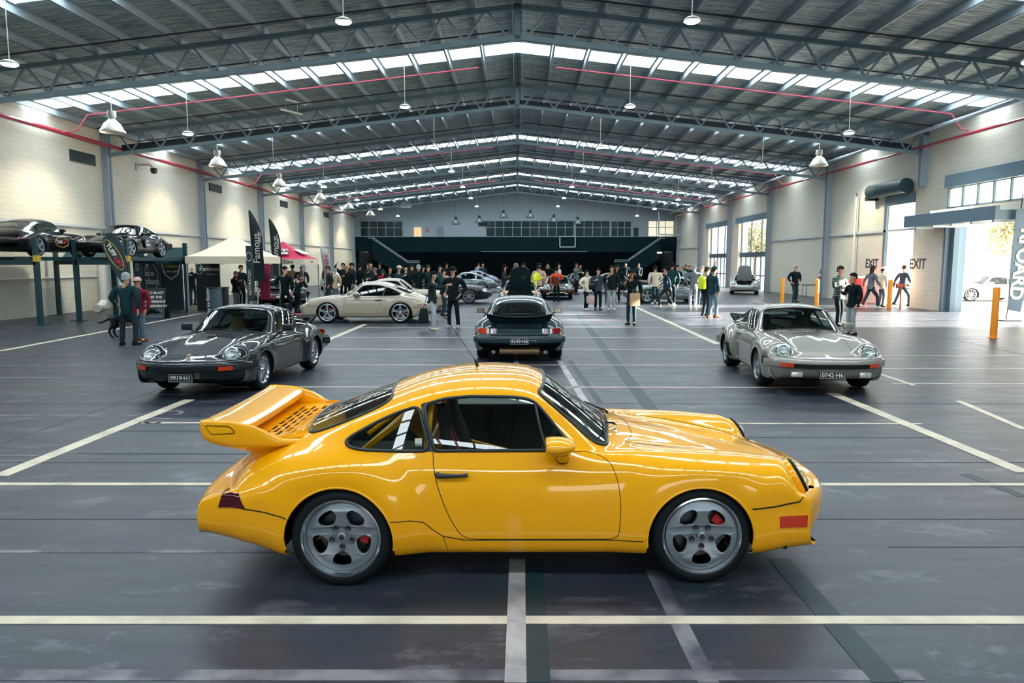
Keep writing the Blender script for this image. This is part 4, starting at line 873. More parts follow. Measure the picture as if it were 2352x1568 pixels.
BODY = {}
def get_body(key, **kw):
    """splits the skin into named panels once; returns (Body, {panel: mesh})"""
    if key in BODY: return BODY[key]
    hi = kw.get('hi', False); imp = kw.get('impact', False)
    B = Body(400 if hi else 230, 120 if hi else 72, wf=kw.get('wf', 0), wr=kw.get('wr', 0), warp=kw.get('warp'))
    rf = kw.get('rf', .337); rr = kw.get('rr', .347); z0 = .300
    ff = lambda x, y, z: (y > .5)
    if not imp:
        B.region('front_bumper', [(1.40, .503), (1.60, .518), (1.74, .545), (1.78, .60), (2.4, .60), (2.4, -.1), (1.40, -.1)], 'xz', lambda x, y, z: (z < .595))
        B.region('rear_bumper', [(-1.44, .435), (-1.60, .487), (-1.73, .500), (-1.80, .512), (-1.87, .60), (-2.3, .60), (-2.3, -.1), (-1.44, -.1)])
        B.region('side_skirt', [(.90, .284), (.60, .287), (-.36, .287), (-.50, .315), (-.56, .36), (-.62, .415), (-.70, .436), (-.90, .436), (-.90, -.1), (.90, -.1)], 'xz', SIDE)
    else:
        B.region('side_skirt', [(.90, .245), (-.90, .245), (-.90, -.1), (.90, -.1)], 'xz', lambda x, y, z: y > .55)
    B.region('void', [(.640 + .092 * math.cos(2 * PI * k / 32), .648 + .080 * math.sin(2 * PI * k / 32)) for k in range(32)], 'yz', lambda x, y, z: x > 1.6)
    B.region('void', arch(1.127, rf, z0), 'xz', SIDE); B.region('void', arch(-1.15, rr, z0), 'xz', SIDE)
    B.region('door', DOOR, 'xz', SIDE, over=['body_shell'])
    B.region('window_pillar', [(-.66, 1.115), (-.61, 1.13), (-.54, .838), (-.61, .838)], 'xz', lambda x, y, z: y > .5, over=['body_shell', 'door'])
    B.region('side_window', SIDEW, 'xz', lambda x, y, z: (y > .5)); B.region('quarter_window', QUART, 'xz', lambda x, y, z: y > .5)
    # windscreen in front view (y, z)
    ws = mirror_half([(0, .893), (.30, .884), (.46, .868), (.575, .845), (.615, .855), (.612, .90), (.585, .98), (.555, 1.07), (.525, 1.14), (.49, 1.175), (.40, 1.196), (.22, 1.215), (0, 1.223)], 0)
    B.region('windscreen', ws, 'yz', lambda x, y, z: (x > 0.02) & (z > .84) & (x < .75))
    rw = mirror_half([(-.905, 0), (-.895, .25), (-.875, .40), (-.90, .475), (-.98, .52), (-1.15, .555), (-1.30, .565), (-1.385, .545), (-1.42, .47), (-1.44, .25), (-1.445, 0)])
    B.region('rear_window', rw, 'xy', lambda x, y, z: z > .80)
    hood = mirror_half([(.79, 0), (.78, .25), (.74, .40), (.70, .47), (.80, .485), (1.1, .48), (1.5, .44), (1.85, .39), (1.93, .36), (1.955, .20), (1.965, 0)])
    if not kw.get('open'): B.region('front_lid', hood, 'xy', lambda x, y, z: (z > .57) & (x > .6))
    else: B.region('void', hood, 'xy', lambda x, y, z: (z > .57) & (x > .6))
    lid = mirror_half([(-1.475, 0), (-1.475, .30), (-1.49, .42), (-1.56, .45), (-1.70, .44), (-1.80, .42), (-1.845, .38), (-1.86, .2), (-1.865, 0)])
    B.region('engine_lid', lid, 'xy', lambda x, y, z: (z > .60) & (x < -1.3))
    P = {}
    for n in B.names:
        if n == 'void' or not (B.lab == B.names.index(n)).any(): continue
        if n in ('door', 'side_window', 'quarter_window', 'side_skirt', 'window_pillar'):
            for sd, nm in ((1, 'L'), (-1, 'R')): P[n + nm] = B.part_mesh(n, (sd,))
        else: P[n] = B.part_mesh(n)
    # window rubbers, shut lines, arch lips (each one mesh per panel group)
    L = {'B': B, 'P': P}
    r = .0026
    for sd, nm in ((1, 'L'), (-1, 'R')):
        g = G(); g.tube(B.curve(DOOR, 'xz', -.0005, SIDE, sd), r, 5, True); P['door_gap' + nm] = g.mesh('door_gap')
        g = G(); g.tube(B.curve(SIDEW, 'xz', .002, lambda x, y, z: y > .5, sd), .011, 8, True); P['window_frame' + nm] = g.mesh('window_frame', True, 80)
        g = G(); g.tube(B.curve(QUART, 'xz', .002, lambda x, y, z: y > .5, sd), .011, 8, True); P['quarter_frame' + nm] = g.mesh('window_frame', True, 80)
        g = G()
        for q_, (xc, R_) in enumerate(((1.127, rf), (-1.15, rr))): g = G(); g.tube(B.curve(arc_pts((xc, z0), R_ + .002, PI + .18, -.18, 40), 'xz', -.004, SIDE, sd, False), .0085, 8); P['arch_lip%d%s' % (q_, nm)] = g.mesh('arch_lip', True, 80)
        g = G()
        # inner wheel wells
        for q_, (xc, R_) in enumerate(((1.127, rf), (-1.15, rr))):
            g = G(); V = []; n = 24; A_ = arc_pts((xc, z0), R_ + .012, PI + .45, -.45, n); yo = [abs(p[1]) for p in B.curve(A_, 'xz', -.02, SIDE, 1, False)]
            cv = B.curve(arc_pts((xc, z0), R_ + .012, PI + .18, -.18, n), 'xz', -.012, SIDE, sd, False)
            m = len(cv); V = []
            for p in cv: V += [p, (p[0], sd * .42, p[2])]
            ctr = len(V); V.append((xc, sd * .42, z0)); Fc = [(2 * i, 2 * i + 2, 2 * i + 3, 2 * i + 1) for i in range(m - 1)] + [(2 * i + 1, 2 * i + 3, ctr) for i in range(m - 1)]
            g.add(V, Fc); P['wheel_well%d%s' % (q_, nm)] = g.mesh('wheel_well')
    P['windscreen_seal'] = G().tube(B.curve(ws, 'yz', .003, lambda x, y, z: (x > .02) & (x < .75) & (z > .83)), .013, 8, False).mesh('s') if False else None
    def sym(poly, proj, mask, rad, off):
        h = poly[:len(poly) // 2]; c1 = B.curve(h, proj, off, mask, 1, False); c2 = [(x, -y, z) for x, y, z in reversed(c1)]
        return G().tube(c1 + c2[1 if abs(c1[-1][1]) < 1e-3 else 0:-1 if abs(c1[0][1]) < 1e-3 else None], rad, 8, True).mesh('seal', True, 80)
    P['windscreen_seal'] = sym(ws, 'yz', lambda x, y, z: (x > .02) & (x < .75) & (z > .83), .012, .002)
    P['rear_seal'] = sym(rw, 'xy', lambda x, y, z: (z > .80) & (x < -.6), .010, .002)
    P['lid_gap'] = sym(hood, 'xy', lambda x, y, z: (z > .57) & (x > .6), r, -.0005)
    P['engine_gap'] = sym(lid, 'xy', lambda x, y, z: (z > .60) & (x < -1.3), r, -.0005)
    if not imp:
        g = G()
        for sd in (1, -1):
            g.tube(B.curve([(1.44, .504), (1.60, .518), (1.74, .545), (1.765, .575)], 'xz', 0, SIDE, sd, False), .005, 6)
            g.tube(B.curve([(-1.455, .443), (-1.50, .466), (-1.60, .487), (-1.73, .500), (-1.80, .512)], 'xz', 0, SIDE, sd, False), .004, 6)
            g.tube(B.curve([(.765, .286), (.60, .287), (-.36, .287), (-.50, .315), (-.56, .36), (-.62, .415), (-.70, .436), (-.82, .436)], 'xz', 0, SIDE, sd, False), .003, 6)
            g.tube(B.curve([(-.50, .315), (-.47, .20)], 'xz', 0, SIDE, sd, False), .002, 6)
        P['panel_seams'] = g.mesh('panel_seams')
    # under tray and cabin lining
    cur = B.A; nu, nt = B.nu, B.nt
    lo = [i for i in range(nu)]; step = max(1, nu // 60); V = []
    for i in range(0, nu, step): V += [(cur[i, 0, 0], cur[i, 0, 1], cur[i, 0, 2]), (cur[i, 0, 0], -cur[i, 0, 1], cur[i, 0, 2])]
    V = [(x, y if abs(x - 1.127) > .45 and abs(x + 1.15) > .45 else math.copysign(.42, y), z) for x, y, z in V]
    P['underbody'] = mesh('underbody', V, [(2 * i, 2 * i + 1, 2 * i + 3, 2 * i + 2) for i in range(len(V) // 2 - 1)])
    lab = B.lab; glassy = np.isin(lab, [B.names.index(n) for n in ('side_window', 'quarter_window', 'windscreen', 'rear_window', 'void') if n in B.names])
    ce = (cur[:-1, :-1] + cur[1:, 1:]) / 2
    sel = (~glassy) & (ce[..., 0] > -1.5) & (ce[..., 0] < .66) & (ce[..., 2] > .2)
    P['cabin_lining'] = B.part_mesh('body_shell', off=-.018, sel=sel & (ce[..., 0] > -.64)); P['rear_lining'] = B.part_mesh('body_shell', off=-.018, sel=sel & (ce[..., 0] <= -.64))
    BODY[key] = L; return L

def ring_disc(c, n, r, prof, seg=32):
    """lathe profile about normal n at c; prof (r,h)"""
    n = Vector(n).normalized(); u = n.cross(Vector((0, 0, 1))); u = u.normalized() if u.length > 1e-3 else Vector((1, 0, 0)); w = n.cross(u)
    M = Matrix((u, w, n)).transposed().to_4x4(); M.translation = Vector(c); return G().lathe(prof, seg, M)
def headlights(car, paintm, style='964', k=1):
    for sd in (1, -1):
        c = Vector((1.806, sd * .635, .645)); n = Vector((.87, sd * .10, .46)).normalized()
        u = n.cross(Vector((0, 0, 1))).normalized(); w = n.cross(u)
        r = .112
        a = ring_disc(c - n * .06, n, 1, [(r + .002, 0), (r + .016, .035), (r + .012, .05), (r + .004, .064), (r - .004, .066)], 40); h = a.obj('headlight', CHROME if style == 'chrome' else paintm, car, True)
        ring_disc(c - n * .06, n, 1, [(r + .001, .030), (r + .011, .038), (r + .011, .066), (r + .002, .074), (r - .012, .072)], 40).obj('rim_seal', BLACK if style == '964' else CHROME, h, True)
        ring_disc(c - n * .06, n, 1, [(r - .01, .060), (.06, .01), (.025, -.01), (0, -.012)], 32).obj('reflector', MATS['lamp_reflector'], h, True)
        ring_disc(c - n * .06, n, 1, [(r - .008, .068), (r * .9, .085), (r * .7, .098), (r * .4, .108), (0, .111)], 40).obj('lens', LENS, h, True)
        ring_disc(c - n * .06, n, 1, [(0, .06), (.024, .058), (.028, .02), (.02, .0)], 16).obj('bulb_cap', MATS['lamp_reflector'], h, True)
def patch(B, name, poly, m, car, side=1, off=.006, proj='xz', mask=SIDE, n=10):
    """raised skin patch following the body inside a convex 4-corner polygon"""
    a, b, c, d = [np.array(p) for p in poly]; V = []
    rows = []
    for i in range(n + 1):
        l = a + (d - a) * i / n; r = b + (c - b) * i / n
        rows.append(B.curve([tuple(l + (r - l) * j / n) for j in range(n + 1)][:], proj, off, mask, side, False) if False else None)
    pts = []
    for i in range(n + 1):
        for j in range(n + 1):
            t = i / n; q = j / n; p = (a * (1 - q) + b * q) * (1 - t) + (d * (1 - q) + c * q) * t; pts.append(tuple(p))
    out = B.curve_pts(pts, proj, off, mask, side)
    Fc = [(i * (n + 1) + j, i * (n + 1) + j + 1, (i + 1) * (n + 1) + j + 1, (i + 1) * (n + 1) + j) for i in range(n) for j in range(n)]
    edge = [j for j in range(n + 1)] + [i * (n + 1) + n for i in range(1, n + 1)] + [n * (n + 1) + j for j in range(n - 1, -1, -1)] + [i * (n + 1) for i in range(n - 1, 0, -1)]
    inn = B.curve_pts([pts[i] for i in edge], proj, -.01, mask, side); base = len(out); V = out + inn
    for i in range(len(edge)): j = (i + 1) % len(edge); Fc.append((edge[i], edge[j], base + j, base + i))
    me = mesh(name, V, Fc, True); me.set_sharp_from_angle(angle=.8)
    bm = bmesh.new(); bm.from_mesh(me); bmesh.ops.recalc_face_normals(bm, faces=bm.faces); bm.to_mesh(me); bm.free()
    return me_obj(name, me, m, car)
def _cp(s, pts, proj, off, mask, side):
    out = []
    ax = {'xz': (0, 2), 'xy': (0, 1), 'yz': (1, 2)}[proj]; fl = s.A.reshape(-1, 3); ok = mask(fl[:, 0], fl[:, 1], fl[:, 2]); ids = np.nonzero(ok)[0]; fp = fl[ids][:, ax]
    for q in pts:
        q = np.array(q); j = ids[((fp - q) ** 2).sum(1).argmin()]; u, t = float(j // s.nt), float(j % s.nt)
        for _ in range(4):
            U = np.array([u]); T_ = np.array([t]); p = s.samp(s.A, U, T_)[0]; J1 = s.samp(s.du, U, T_)[0][list(ax)]; J2 = s.samp(s.dt, U, T_)[0][list(ax)]; dd = q - p[list(ax)]; det = J1[0] * J2[1] - J1[1] * J2[0]
            if abs(det) < 1e-9: break
            u += float(np.clip((dd[0] * J2[1] - dd[1] * J2[0]) / det, -2, 2)); t += float(np.clip((J1[0] * dd[1] - J1[1] * dd[0]) / det, -2, 2))
        p = s.samp(s.A, np.array([u]), np.array([t]))[0] + s.samp(s.N, np.array([u]), np.array([t]))[0] * off; out.append((p[0], p[1] * side, p[2]))
    return out
Body.curve_pts = _cp

def base_car(root, L, paintm, glass, wheel, interior=None, lining=None, seatm=None, cal=False, steer=0, tf=.0, tr=.0, detail=True):
    P = L['P']; inner = lining or MATS['cabin_black']
    body = me_obj('body_shell', P['body_shell'], paintm, root)
    for k in ('front_bumper', 'rear_bumper', 'front_lid', 'engine_lid'):
        if k in P: me_obj(k, P[k], paintm, root)
    for s_ in 'LR':
        if 'side_skirt' + s_ in P: me_obj('side_skirt', P['side_skirt' + s_], paintm if not L.get('black_sill') else DARK, root)
        d = me_obj('door', P['door' + s_], paintm, root)
        me_obj('door_gap', P['door_gap' + s_], BLACK, d)
        sg = -1 if s_ == 'R' else 1
        if detail:
            p, n = L['B'].point(-.44, .712, 'xz', SIDE, sg)
            h = G(); h.tube([p + Vector((-.09, sg * .006, 0)), p + Vector((-.085, sg * .022, 0)), p + Vector((.05, sg * .026, .002)), p + Vector((.10, sg * .012, .002))], [.021, .018, .011, .013], 8)
            h.obj('door_handle', DARK, d, True)
        if 'window_pillar' + s_ in P: me_obj('window_pillar', P['window_pillar' + s_], DARK, root)
        w = me_obj('side_window', P['side_window' + s_], glass, root); me_obj('window_frame', P['window_frame' + s_], DARK, w)
        w = me_obj('quarter_window', P['quarter_window' + s_], glass, root); me_obj('window_frame', P['quarter_frame' + s_], DARK, w)
        for q_ in '01': me_obj('arch_lip', P['arch_lip' + q_ + s_], paintm, root); me_obj('wheel_well', P['wheel_well' + q_ + s_], BLACK, root)
    # B pillar and vent divider
    w = me_obj('windscreen', P['windscreen'], glass, root); me_obj('window_seal', P['windscreen_seal'], DARK, w)
    w = me_obj('rear_window', P['rear_window'], glass, root); me_obj('window_seal', P['rear_seal'], DARK, w)
    me_obj('lid_gap', P['lid_gap'], BLACK, root); me_obj('engine_lid_gap', P['engine_gap'], BLACK, root)
    if 'panel_seams' in P: me_obj('panel_seam', P['panel_seams'], BLACK, root)
    me_obj('underbody', P['underbody'], BLACK, root); me_obj('cabin_lining', P['cabin_lining'], MATS['cabin_black'], root); me_obj('rear_lining', P['rear_lining'], inner, root)
    # cabin floor, dashboard, seats, steering wheel
    sm = seatm or MATS['cabin_black']
    G().box(-.74, .70, -.70, .70, .22, .26).box(-1.45, -.74, -.41, .41, .30, .62).obj('cabin_floor', MATS['cabin_black'], root)
    g = G(); g.box(.30, .62, -.66, .66, .60, .80); g.obj('dashboard', MATS['cabin_black'], root, bevel=.03)
    for y in (.34, -.34):
        o = me_obj('seat', SEAT, sm, root); o.location = (-.45, y, 0)
    st = G(); c = Vector((.16, -.34 if not L.get('lhd') else .34, .76)); R = .185; nrm = Vector((-.9, 0, .42)).normalized(); u = Vector((0, 1, 0)); v = nrm.cross(u)
    st.tube([c + (u * math.cos(a) + v * math.sin(a)) * R for a in [2 * PI * i / 28 for i in range(28)]], .014, 6, True)
    for a in (-.3, PI + .3, -PI / 2): st.bar(c, c + (u * math.cos(a) + v * math.sin(a)) * R, .03, .012)
    st.bar(c, c - nrm * .2, .04, .04); st.obj('steering_wheel', BLACK, root, True)
    g = G(); g.cbox((.20, 0, 1.13), (.02, .24, .06)); g.bar((.20, 0, 1.13), (.20, 0, 1.19), .015, .015); g.obj('rear_view_mirror', BLACK, root, bevel=.01)
    # wheels
    wf, wr, capm = wheel
    cm = caliper_mesh() if cal else None; cm2 = caliper_mesh(a0=.05) if cal else None
    for sd in (1, -1):
        make_wheel(root, 1.136, .318, .735 + tf, sd, '', wf, cm, steer); make_wheel(root, -1.136, .318, .745 + tr, sd, '', wr, cm2)
    return body
def wipers(root, B):
    for y0, y1 in ((-.12, .36), (-.58, -.08)) if False else ((.28, -.18), (-.20, -.60)):
        p, n = B.point(y0, .87, 'yz', lambda x, y, z: (x > .3) & (x < .8), 1) if y0 > 0 else B.point(-y0, .87, 'yz', lambda x, y, z: (x > .3) & (x < .8), -1)
    for y0, ya, yb in ((.22, .12, .50), (-.22, -.50, -.02)):
        def onf(y, z):
            p, n = B.point(abs(y), z, 'yz', lambda x, yy, zz: (x > .2) & (x < .8), 1 if y >= 0 else -1); return p + n * .025
        a = onf(y0, .868); b = onf((ya + yb) / 2, .90); g = G(); g.tube([a - Vector((-.02, 0, .01)), a + Vector((0, 0, .012)), b], [.012, .008, .005], 6)
        g.tube([onf(ya + (yb - ya) * i / 6, .885 + .015 * (i % 7) / 6) for i in range(7)], .006, 5); g.obj('wiper', BLACK, root, True)
def mirror(root, m, sd, style='cup', glassm=None):
    if style == 'cup':
        sec = [(.0, .0), (.012, .42), (.04, .72), (.08, .93), (.12, 1), (.155, .98), (.185, .9), (.19, .8)]
        V = []; n = 20
        for t, k in sec:
            for j in range(n):
                a = 2 * PI * j / n; V.append((.335 - t - .0, sd * (.870 + .095 * k * math.cos(a) - .02 * (1 - k)), .903 + .060 * k * math.sin(a) * (1 - .12 * math.cos(a)) ))
        Fc = [(i * n + j, i * n + (j + 1) % n, (i + 1) * n + (j + 1) % n, (i + 1) * n + j) for i in range(len(sec) - 1) for j in range(n)] + [tuple((len(sec) - 1) * n + j for j in range(n))]
        o = mk('door_mirror', V, Fc, m, root, True)
        g = G(); g.lathe([(.038, -.02), (.036, .02), (.042, .05)], 16, Matrix.Translation((.255, sd * .80, .82)) @ Matrix.Rotation(-sd * .6, 4, 'X')); g.obj('mirror_foot', m, o, True)
        g = G(); g.lathe([(.041, -.024), (.041, -.014)], 16, Matrix.Translation((.255, sd * .80, .82)) @ Matrix.Rotation(-sd * .6, 4, 'X')); g.obj('foot_seal', BLACK, o, True)
    else:
        g = G(); g.box(.20, .275, sd * .80, sd * .98, .855, .97) if sd > 0 else g.box(.20, .275, -.98, -.80, .855, .97)
        o = g.obj('door_mirror', m, root, bevel=.022)
        G().tube([(.245, sd * .74, .82), (.24, sd * .80, .85), (.24, sd * .86, .885)], [.022, .018, .02], 8).obj('mirror_foot', m, o, True)
        G().cbox((.198, sd * .89, .912), (.004, .15, .088)).obj('mirror_glass', CHROME, o)
    return o
def plate(root, txt, x, z, front=True, w=.37, h=.125, tilt=0, nx=None):
    s_ = 1 if front else -1
    g = G(); g.cbox((0, 0, 0), (.01, w, h)); M = Matrix.Translation((x, 0, z)) @ Matrix.Rotation(tilt, 4, 'Y')
    me = g.mesh('number_plate'); me.transform(M); pl = me_obj('number_plate', me, MATS['plate_black'], root)
    fr = G(); t = .004
    for a, b in (((-w / 2, -h / 2), (w / 2, -h / 2)), ((w / 2, -h / 2), (w / 2, h / 2)), ((w / 2, h / 2), (-w / 2, h / 2)), ((-w / 2, h / 2), (-w / 2, -h / 2))):
        fr.bar((s_ * .006, a[0] * .95, a[1] * .9), (s_ * .006, b[0] * .95, b[1] * .9), t, t)
    me = fr.mesh('plate_border'); me.transform(M); me_obj('plate_border', me, MATS['plate_silver'], pl)
    T_ = frame_M((s_ * .007, 0, 0), (0, s_, 0), (0, 0, 1)); place(text_mesh(txt, h * .78, .001, .0015, 1.0), 'lettering', MATS['plate_silver'], M @ T_, pl)
    return pl
def tail_lamps(root, B, old=False, z0=.505, z1=.60, wrap=True):
    for sd in (1, -1):
        q = [(-1.735, .508), (-1.905, .513), (-1.878, .600), (-1.782, .596)]
        patch(B, 'tail_lamp', q, MATS['lamp_dark_red'] if not old else MATS['lamp_orange'], root, sd, .006, 'xz', lambda x, y, z: y > .62)
def sweep_bar(name, root, m, path, prof):
    """sweep 2D profile (out, up) along plan path [(x,y,z)], horizontally"""
    P = [Vector(p) for p in path]; V = []; n = len(prof)
    for i, p in enumerate(P):
        d = (P[min(i + 1, len(P) - 1)] - P[max(i - 1, 0)]); d.z = 0; d.normalize(); o = Vector((d.y, -d.x, 0))
        for a, b in prof: V.append(p + o * a + Vector((0, 0, b)))
    Fc = [(i * n + k, i * n + (k + 1) % n, (i + 1) * n + (k + 1) % n, (i + 1) * n + k) for i in range(len(P) - 1) for k in range(n)] + [tuple(range(n)), tuple((len(P) - 1) * n + k for k in reversed(range(n)))]
    me = mesh(name, V, Fc, True); me.set_sharp_from_angle(angle=.6); bm = bmesh.new(); bm.from_mesh(me); bmesh.ops.recalc_face_normals(bm, faces=bm.faces); bm.to_mesh(me); bm.free()
    return me_obj(name, me, m, root)
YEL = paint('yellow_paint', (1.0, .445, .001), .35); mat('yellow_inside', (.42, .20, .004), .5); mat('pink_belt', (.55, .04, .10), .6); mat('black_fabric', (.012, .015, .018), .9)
def yellow_car():
    L = get_body('hero', hi=True, wf=.0, wr=.0); B = L['B']
    root = thing('sports_car', 'glossy yellow coupe with big rear wing parked broadside in the foreground', 'car', (X_Y, Y_Y, 0), 0.010, None, .973)
    wf = wheel_parts('cup', .318, .225, .247, MATS['wheel_silver'], .030); wr = wheel_parts('cup', .320, .27, .247, MATS['wheel_silver'], .055)
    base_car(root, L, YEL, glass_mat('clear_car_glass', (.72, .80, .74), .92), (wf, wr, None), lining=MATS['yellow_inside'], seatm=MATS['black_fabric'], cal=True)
    headlights(root, YEL); wipers(root, B)
    for sd in (1, -1): mirror(root, YEL, sd)
    # indicators, tail lamps, exhaust, splitter, plate
    for sd in (1, -1):
        o = patch(B, 'indicator_lamp', [(1.625, .375), (1.80, .378), (1.80, .456), (1.62, .448)], MATS['lamp_orange'], root, sd, .005, 'xz', lambda x, y, z: (y > .45) & (z < .55))
    tail_lamps(root, B)
    G().tube([(-1.90, -.60, .36), (-2.10, -.60, .345)], .04, 16).obj('exhaust_pipe', CHROME, root, True)
    lipc = [(1.96 - .34 * (abs(y) / .86) ** 2.4 - .0, y, .242) for y in np.linspace(-.80, .80, 41)]
    sweep_bar('front_splitter', root, BLACK, lipc, [(-.05, -.02), (.012, -.025), (.016, .0), (-.05, .012)])
    pl = [(-2.02 + .20 * (abs(y) / .86) ** 2.4, y, .34) for y in np.linspace(-.70, .70, 31)][::-1]
    sweep_bar('rear_valance', root, BLACK, pl, [(-.25, -.09), (-.04, -.02), (-.03, .02), (-.25, .03)])
    # pop-out divider of the door window
    for sd in (1, -1):
        g = G(); c = B.curve([(.085, 1.12), (.115, .98), (.155, .845)], 'xz', .004, lambda x, y, z: y > .5, sd, False); g.tube(c, .009, 6); g.obj('window_divider', DARK, root, True)
    # rear wing -----------------------------------------------------
    rw = wing(root)
    # cowl details
    G().tube([(.66, -.30, .875), (.66, -.30, .905)], .006, 6).cbox((.66, -.30, .875), (.02, .05, .012)).cbox((.66, -.30, .905), (.012, .025, .008)).obj('washer_jet', CHROME, root)
    g = G(); g.tube([(-.315, .0, 1.28), (-.325, 0, 1.31), (-.335, 0, 1.33)], [.012, .008, .005], 8); g.tube([(-.335, 0, 1.33), (-.60, 0, 1.72)], .0022, 5); g.obj('aerial', BLACK, root, True)
    p, n = B.point(1.93, .0, 'xy', lambda x, y, z: z > .58); crest(root, p + n * .002, n, .055)
    plate_y = G().cbox((2.145, 0, .40), (.012, .40, .12)).obj('number_plate', MATS['plate_black'], root)
    # roll cage and harness
    g = G(); R = .021
    g.tube([(-.62, -.60, .30), (-.62, -.60, .86), (-.60, -.50, 1.10), (-.60, -.38, 1.17), (-.60, .38, 1.17), (-.60, .50, 1.10), (-.62, .60, .86), (-.62, .60, .30)], R, 10)
    for sd in (1, -1):
        g.tube([(-.62, sd * .46, 1.12), (-1.22, sd * .48, .66)], R, 10)
        g.tube([(-.62, sd * .60, .62), (.45, sd * .62, .34)], R, 10)
    g.tube([(-.62, .5, 1.08), (-1.2, -.45, .66)], R, 10); g.tube([(-.62, -.60, .80), (-.62, .60, .80)], R, 10); g.obj('roll_cage', YEL, root, True)
    g = G()
    for y in (-.40, -.28): g.bar((-.58, y, .82), (-.50, y, .93), .045, .006, (1, 0, 0)); g.bar((-.50, y, .93), (-.36, y, .60), .045, .006, (1, 0, 0))
    g.obj('harness', MATS['pink_belt'], root)
    # lug recesses and crest on each wheel cap are in the wheel meshes
    p, n = B.point(-.66, .89, 'xz', lambda x, y, z: y > .5, -1)
    G().cbox(p + Vector((0, -.004, 0)), (.045, .002, .05)).obj('window_sticker', WHITE, root)
    return root
def crest(root, p, n, h):
    n = Vector(n).normalized(); up = Vector((-1, 0, .25)) if abs(n.z) > .5 else Vector((0, 0, 1)); ux = up.cross(n).normalized(); uy = n.cross(ux)
    sh = [(-.5, .55), (0, .6), (.5, .55), (.5, 0), (.3, -.45), (0, -.65), (-.3, -.45), (-.5, 0)]
    V = [Vector(p) + ux * (x * h * .8) + uy * (y * h) + n * .002 for x, y in sh]; V2 = [Vector(p) + ux * (x * h * .5) + uy * (y * h * .6) + n * .0035 for x, y in sh]
    c = mk('crest', V, [tuple(range(8))], mat('crest_gold', (.6, .35, .08), .3, .8), root); mk('crest_field', V2, [tuple(range(8))], mat('crest_red', (.35, .01, .01), .4), c)
def wing(root):
    """fixed tail: blade between two upright end plates growing out of the engine lid"""
    # tub: surface over the engine lid
    T = G(); n = 24; m = 16
    def plan(t):   # outline half, from front centre round to rear
        return t
    # side plates: outer skin, inner skin and top edge, lofted in x
    xs = [-1.40, -1.47, -1.56, -1.63, -1.73, -1.86, -1.97, -2.045, -2.075]
    yo = [.52, .59, .635, .65, .662, .672, .675, .675, .665]
    top = [.885, .888, .897, .935, .985, 1.018, 1.028, 1.03, 1.025]
    bot = [.872, .858, .85, .846, .844, .848, .868, .90, .95]
    th_ = [.02, .03, .035, .035, .035, .035, .035, .032, .02]
    A = cr(np.array([[x, y, t, b, h] for x, y, t, b, h in zip(xs, yo, top, bot, th_)]), 5)
    V = []; k = 9
    for x, y, t, b, h in A:
        h = max(h, .012)
        V += [(x, y - h * .5, b - .006), (x, y - h * .1, b), (x, y + .002, b + (t - b) * .25), (x, y + .004, b + (t - b) * .6), (x, y - .002, t - .012), (x, y - h * .3, t), (x, y - h * .75, t - .012), (x, y - h, b + (t - b) * .5), (x, y - h * 1.0, b + .01)]
    N = len(A); Fc = [(i * k + j, i * k + (j + 1) % k, (i + 1) * k + (j + 1) % k, (i + 1) * k + j) for i in range(N - 1) for j in range(k)] + [tuple(range(k)), tuple((N - 1) * k + j for j in reversed(range(k)))]
    V2 = [(x, -y, z) for x, y, z in V]; Fc2 = [tuple(reversed(f)) for f in Fc]
    w = None
    pts = [(-2.075, 1.018), (-2.05, 1.026), (-2.0, 1.026), (-1.94, 1.020), (-1.87, 1.010), (-1.81, .998), (-1.785, .985)]
    lo = [(-1.79, .94), (-1.84, .915), (-1.93, .91), (-2.02, .925), (-2.08, .985)]
    prof = pts + lo; ys = [-.655, -.45, -.2, 0, .2, .45, .655]; Vb = []
    for y in ys: Vb += [(x, y, z - .012 * (1 - (y / .69) ** 2)) for x, z in prof]
    q = len(prof); Fb = [(i * q + j, i * q + (j + 1) % q, (i + 1) * q + (j + 1) % q, (i + 1) * q + j) for i in range(len(ys) - 1) for j in range(q)]
    me = mesh('rear_wing', Vb, Fb, True); me.set_sharp_from_angle(angle=.9)
    bm = bmesh.new(); bm.from_mesh(me); bmesh.ops.recalc_face_normals(bm, faces=bm.faces); bm.to_mesh(me); bm.free()
    w = me_obj('rear_wing', me, YEL, root)
    for VV, FF, sd in ((V, Fc, 1), (V2, Fc2, -1)):
        e = mk('end_plate', VV, FF, YEL, w, True); bm = bmesh.new(); bm.from_mesh(e.data); bmesh.ops.recalc_face_normals(bm, faces=bm.faces); bm.to_mesh(e.data); bm.free()
        gg = G(); q_ = rpoly([(-2.04, .995), (-1.88, .99), (-1.84, .945), (-2.0, .935)], .02, 3); pp = [Vector((x, sd * .679, z)) for x, z in q_]
        gg.tube(pp, .0022, 5, True); gg.obj('recess_line', BLACK, e)
    # pedestal: from lid up to the underside of the tub, concave
    V = []; rings = [(.68, -1.30, -1.93, .57), (.74, -1.32, -1.87, .555), (.78, -1.34, -1.86, .56), (.815, -1.36, -1.89, .585), (.842, -1.37, -1.95, .62), (.86, -1.38, -2.01, .64), (.90, -1.40, -2.04, .64)]
    nn = 32
    for z, xa, xb, hw in rings:
        for j in range(nn):
            a = 2 * PI * j / nn; c_, s_ = math.cos(a), math.sin(a); e_ = .45
            V.append(((xa + xb) / 2 + (xa - xb) / 2 * math.copysign(abs(c_) ** e_, c_), hw * math.copysign(abs(s_) ** e_, s_) * (1 if c_ < 0 else 1 - .22 * c_), z + (.05 * c_ if z > .8 else .0)))
    Fc = [(i * nn + j, i * nn + (j + 1) % nn, (i + 1) * nn + (j + 1) % nn, (i + 1) * nn + j) for i in range(len(rings) - 1) for j in range(nn)]
    p = mk('wing_pedestal', V, Fc, YEL, w, True)
